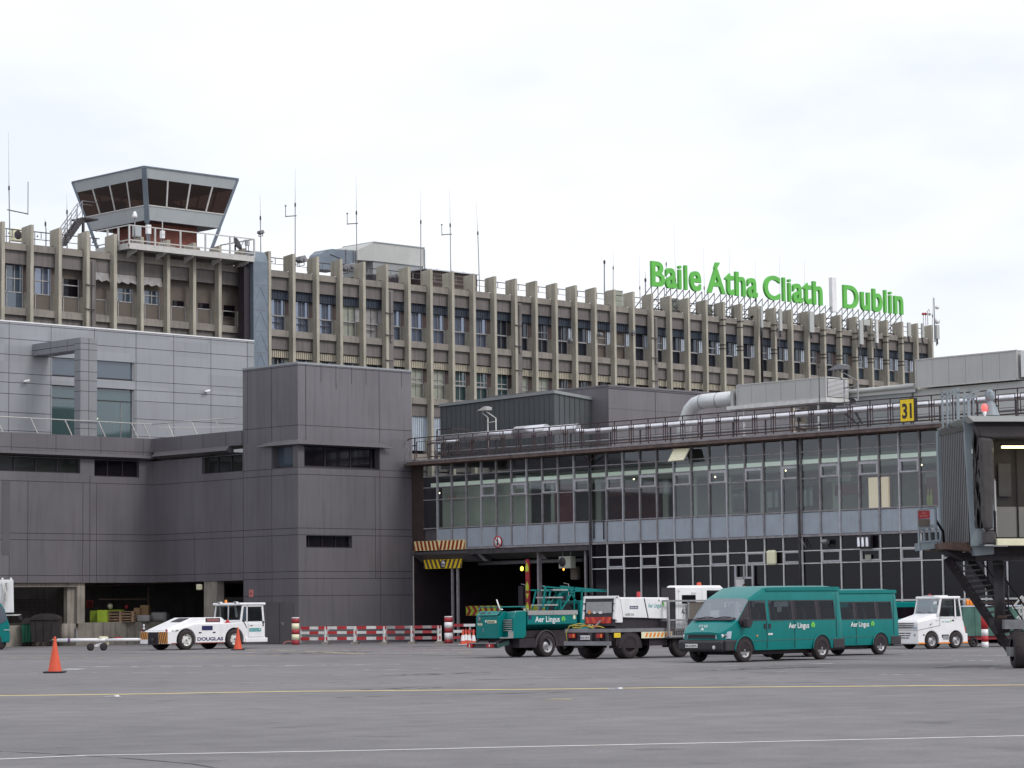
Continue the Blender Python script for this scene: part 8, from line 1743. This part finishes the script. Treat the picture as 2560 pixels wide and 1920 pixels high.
# canvas closure
mb = MB()
N = 18
def fold(pts_l, pts_r, dd, mt):
    pass
prev = None
cols = [(2431, .0), (2435, -.35), (2438, -.2), (2442, -.5), (2446, -.42), (2450, -.7)]
for r in range(20):
    t_ = r/19; y = 1072+t_*250
    rowp = [J(x+(2.5*math.sin(r*.9+i*1.7) if 0 < i < 5 else 0)+(4*t_ if i else 0), y-(6*(1-i/5) if r == 0 else 0), d+.12*math.sin(r*1.3+i*2)) for i, (x, d) in enumerate(cols)]
    if prev:
        for i in range(len(cols)-1): mb.quad(prev[i], prev[i+1], rowp[i+1], rowp[i], M['canvas']); mb.s[-1] = True
    prev = rowp
smooth(mb.build('canvas_folds', jb, recalc=False), 60)
mb = MB(); pts = [(2450, 1092), (2483, 1096), (2483, 1180), (2480, 1240), (2478, 1318), (2472, 1326), (2458, 1326), (2452, 1300)]; face(mb, pts, -.8, 'canvas', .35); o = mb.build('canvas_pad', jb, bevel=.08)
mb = MB(); face(mb, [(2440, 1062), (2800, 1058), (2800, 1092), (2484, 1096), (2450, 1092)], -.78, 'canvas', .5); o = mb.build('canvas_head', jb, bevel=.05)
mb = MB(); face(mb, [(2455, 1328), (2482, 1328), (2486, 1362), (2455, 1360)], -.7, 'canvas', .4); mb.build('bumper_pad', jb, bevel=.05)
# interior
mb = MB(); a_, b_ = 1092, 1358
mb.quad(J(2482, 1360, -.3), J(2482, 1092, -.3), J(2486, 1105, 2.6), J(2486, 1352, 2.6), M['jbin']); mb.quad(J(2486, 1352, 2.6), J(2486, 1105, 2.6), J(2800, 1105, 2.6), J(2800, 1352, 2.6), M['jbin'])
mb.quad(J(2440, 1092, -.3), J(2800, 1092, -.3), J(2800, 1105, 2.6), J(2440, 1105, 2.6), M['jbin']); mb.quad(J(2440, 1362, -.3), J(2800, 1362, -.3), J(2800, 1352, 2.6), J(2440, 1352, 2.6), M['steeld']); mb.quad(J(2800, 1362, -.3), J(2800, 1092, -.3), J(2800, 1105, 2.6), J(2800, 1352, 2.6), M['jbin']); mb.build('interior_wall', jb, recalc=False)
mb = MB(); face(mb, [(2486, 1268), (2539, 1268), (2539, 1344), (2486, 1344)], 2.5, 'jbwall', .05); mb.build('kick_plate', jb); mb = MB(); face(mb, [(2542, 1268), (2600, 1268), (2600, 1344), (2542, 1344)], 2.5, 'jbwall', .05); mb.build('kick_plate', jb)
mb = MB(); face(mb, [(2538, 1126), (2541, 1126), (2541, 1344), (2538, 1344)], 2.45, 'trim', .05); mb.build('door_gap', jb)
mb = MB(); face(mb, [(2494, 1160), (2525, 1160), (2525, 1242), (2494, 1242)], 2.46, 'jbdark', .03); mb.build('door_panel', jb)
mb = MB(); face(mb, [(2482, 1195), (2487, 1205), (2487, 1345), (2480, 1290)], .2, 'jbwall', .05); mb.build('inner_lining', jb)
mb = MB(); face(mb, [(2480, 1275), (2486, 1278), (2486, 1330), (2481, 1340)], -.4, 'trim', .12); mb.build('rubber_buffer', jb, bevel=.03)
mb = MB(); face(mb, [(2505, 1116), (2720, 1116), (2720, 1120.5), (2505, 1120.5)], 1.0, 'lampon', .08); mb.build('tube_lamp', jb, label='lit fluorescent tube'); mb = MB(); face(mb, [(2503, 1109), (2720, 1109), (2720, 1115), (2503, 1115)], .95, 'jbin', .2); mb.build('lamp_housing', jb)
mb = MB(); face(mb, [(2487, 1347), (2720, 1347), (2720, 1364), (2487, 1364)], -.9, 'cream', .5); mb.build('front_sill', jb)
# roof gear
mb = MB()
for x, w_ in ((2359, 4), (2371, 5), (2379, 2), (2387, 2), (2398, 7)): face(mb, [(x-w_/2, 981-(x-2359)*.2), (x+w_/2, 981-(x-2359)*.2), (x+w_/2, 1071), (x-w_/2, 1071)], 2.0, 'jbsteel', .08)
for y in (980, 990): face(mb, [(2357, y), (2402, y-12), (2402, y-8), (2357, y+4)], 2.0, 'jbsteel', .06)
mb.build('ladder_guard', jb)
mb = MB()
for x, w_ in ((2425, 7), (2437, 4)): face(mb, [(x-w_/2, 985), (x+w_/2, 985), (x+w_/2, 1042), (x-w_/2, 1042)], 1.0, 'jbsteel', .1)
for a0 in ((2413, 996, 2448, 992), (2412, 978, 2420, 990), (2430, 982, 2452, 978)): mb.bar(J(a0[0], a0[1], 1), J(a0[2], a0[3], 1), .05, .05, M['jbsteel'])
mb.tube([J(2413, 990, 1.2), J(2413, 1060, 1.2), J(2420, 1062, 1.2)], .03, M['jbsteel'], 6); mb.build('lift_linkage', jb)
mb = MB(); p = J(2478, 1040, 1.0); k = D0/FPX
mb.lathe([(24*k, 0), (20*k, 12*k), (14*k, 26*k), (14*k, 30*k), (9*k, 32*k), (8*k, 40*k), (12*k, 42*k), (11*k, 56*k), (7*k, 66*k), (0, 68*k)], p, 'Z', M['jbsteel'], 16); mb.build('motor_housing', jb)
mb = MB(); mb.box(p.x-.1, p.x+.1, p.y-.1, p.y+.1, p.z+48*k, p.z+60*k, M['jbsteel']); mb.build('motor_box', jb); mb = MB(); mb.tube([p+RT*.05+Vector((0, 0, 30*k)), p+RT*.22+Vector((0, 0, 24*k))], .02, M['black'], 6); mb.build('cable', jb)
q = J(2464, 1020, .8); mb = MB(); mb.lathe([(0, -.10), (.075, -.07), (.08, .04), (.05, .1), (0, .11)], q, 'Z', M['lampr'], 14); mb.build('warning_lamp', jb, label='glowing red warning lamp'); mb = MB(); mb.lathe([(.03, -.22), (.06, -.1), (0, -.1)], q, 'Z', M['white'], 10); mb.build('lamp_base', jb)
# undercarriage
mb = MB(); face(mb, [(2440, 1386), (2800, 1386), (2800, 1404), (2440, 1400)], .6, 'steeld', 1.6); face(mb, [(2360, 1378), (2460, 1386), (2460, 1400), (2400, 1400)], 1.2, 'chassis', 1.5); mb.build('bogie_beam', jb)
def cyl(px, w, y0, y1, dd, mt, nm):
    mb = MB(); a = J(px, y1, dd); b = J(px, y0, dd); mb.tube([a, b], w/2*D0/FPX, M[mt], 20); return mb.build(nm, jb)
cyl(2487, 24, 1388, 1418, 1.4, 'steeld', 'column_head'); cyl(2487, 26, 1405, 1413, 1.4, 'steeld', 'column_collar'); cyl(2488, 27, 1413, 1545, 1.4, 'steeld', 'lift_column'); cyl(2490, 30, 1538, 1548, 1.4, 'canopyb', 'column_foot')
mb = MB(); face(mb, [(2500, 1549), (2800, 1549), (2800, 1572), (2500, 1572)], .4, 'steel', .4); mb.build('cross_beam', jb)
mb = MB(); face(mb, [(2474, 1546), (2512, 1546), (2512, 1578), (2484, 1585), (2474, 1562)], 1.0, 'black', .8); mb.build('pivot_block', jb)
mb = MB(); face(mb, [(2509, 1617), (2800, 1617), (2800, 1640), (2512, 1640)], .0, 'steel', .5); mb.build('lower_beam', jb)
mb = MB(); face(mb, [(2522, 1627), (2800, 1627), (2800, 1630), (2522, 1630)], -.02, 'black', .05); mb.build('beam_slot', jb)
for px in (2536, 2655):
    p = J(px, 1655, .5); c = CP2(px, D0+.2, .45); mb = MB()
    vs = []; n = 24; r = .48; w = .21
    for s, rr in ((-w, .3), (-w, .44), (-w+.04, r), (w-.04, r), (w, .44), (w, .3)):
        for k_ in range(n): a = 2*math.pi*k_/n; vs.append(c+RT*s+FW*math.cos(a)*rr+Vector((0, 0, math.sin(a)*rr+.03)))
    mb.add(vs, [(i*n+k_, i*n+(k_+1) % n, (i+1)*n+(k_+1) % n, (i+1)*n+k_) for i in range(5) for k_ in range(n)], M['tyre'], True); mb.build('wheel', jb)
mb = MB(); face(mb, [(2520, 1578), (2555, 1578), (2555, 1616), (2520, 1616)], .3, 'black', .5); mb.build('drive_motor', jb)
# stair under the bridge
t = thing('service_stair', 'dark open steel stair slanting under the boarding bridge', 'stair', CP2(2440, D0+3.5, 0)); st_ = []
A1, B1 = J(2360, 1395, 2.2), J(2512, 1625, 2.2); A2, B2 = J(2412, 1390, 3.2), J(2560, 1615, 3.2)
mb = MB(); mb.bar(A1, B1, .06, .24, M['chassis']); mb.build('stringer', t); mb = MB(); mb.bar(A2, B2, .06, .2, M['chassis']); mb.build('stringer', t)
for i in range(17): f = (i+.8)/18; mb = MB(); mb.bar(A1.lerp(B1, f), A2.lerp(B2, f), .20, .035, M['steeld']); mb.build('tread', t)
Zv = Vector((0, 0, .95)); mb = MB(); mb.tube([A2+Zv*.9, B2+Zv], .025, M['chassis'], 6); mb.tube([A2+Zv*.45, B2+Zv*.5], .02, M['chassis'], 6)
for f in (0, .33, .66, 1): p = A2.lerp(B2, f); mb.tube([p, p+Zv], .02, M['chassis'], 6)
mb.build('handrail', t)
# service landing with sign
t = thing('service_landing', 'small pale grey caged landing with red notice beside the boarding bridge', 'landing', J(2315, 1375, 1.5))
mb = MB(); B = lambda a, b, w=.05: mb.bar(J(*a, 1.5), J(*b, 1.5), w, w, M['jbsteel'])
B((2291, 1278), (2292, 1376)); B((2334, 1270), (2335, 1370)); B((2291, 1278), (2334, 1270)); B((2290, 1320), (2336, 1316), .09); B((2318, 1320), (2319, 1356)); B((2304, 1320), (2305, 1356)); B((2347, 1336), (2341, 1370)); B((2292, 1356), (2345, 1352)); mb.build('frame', t)
mb = MB(); face(mb, [(2291, 1358), (2345, 1354), (2345, 1370), (2292, 1377)], 1.5, 'jbsteel', .8); mb.build('floor', t)
mb = MB(); mb.tube([J(2334, 1300, 1.5), J(2352, 1330, 2.2), J(2354, 1372, 2.4)], .04, M['black'], 6); mb.build('cable', t)
mb = MB(); face(mb, [(2291, 1278), (2320, 1277), (2320, 1297), (2291, 1298)], 1.42, 'redd', .04); s_ = mb.build('red_notice', t); mb = MB(); face(mb, [(2291, 1299), (2320, 1298), (2320, 1316), (2291, 1317)], 1.42, 'beige', .04); mb.build('grey_notice', t)
def rtext(s, org, w, h, mt, parent):
    o = text('notice_text', s, mt, parent, (0, 0, 0), .1, '-Y', ext=.001, fit=w, fith=h); o_ = W_(parent)
    for v in o.data.vertices: c = v.co+o_; v.co = org+RT*c.x+FW*c.y+Vector((0, 0, c.z))-o_
rtext('NO', J(2301, 1286, 1.38), .12, .06, M['pink'], s_); rtext('ENTRY', J(2296, 1294, 1.38), .22, .06, M['pink'], s_)
# white steps leaning behind the bridge column
t = thing('passenger_steps', 'pale thin railed steps behind the boarding bridge at the right edge', 'steps', CP2(2545, 95, 0)); mb = MB()
for a_, b_ in (((2520, 1520), (2545, 1490)), ((2530, 1545), (2560, 1520)), ((2545, 1490), (2546, 1560)), ((2536, 1515), (2538, 1560)), ((2520, 1520), (2620, 1520)), ((2552, 1500), (2554, 1600))): mb.bar(J(*a_, 26), J(*b_, 26), .06, .06, M['railw'])
mb.build('rail', t)
# clutter line under the right glazing
t = thing('baggage_train', 'dark low baggage carts parked against the glazed facade at the right', 'baggage cart', (94.5, 74, 0)); mb = MB(); mb.box(94.2, 95.6, 66.5, 75.5, .3, .55, M['chassis'])
for y in (66.7, 69, 71.5, 73.8, 75.4): mb.box(94.2, 94.26, y-.03, y+.03, .5, 1.75, M['canopyb']); mb.box(95.5, 95.56, y-.03, y+.03, .5, 1.75, M['canopyb'])
mb.box(94.2, 95.6, 66.5, 75.5, 1.72, 1.78, M['canopyb']); mb.box(94.3, 95.5, 66.8, 75.2, .55, 1.3, M['trim']); mb.build('cart_frame', t)
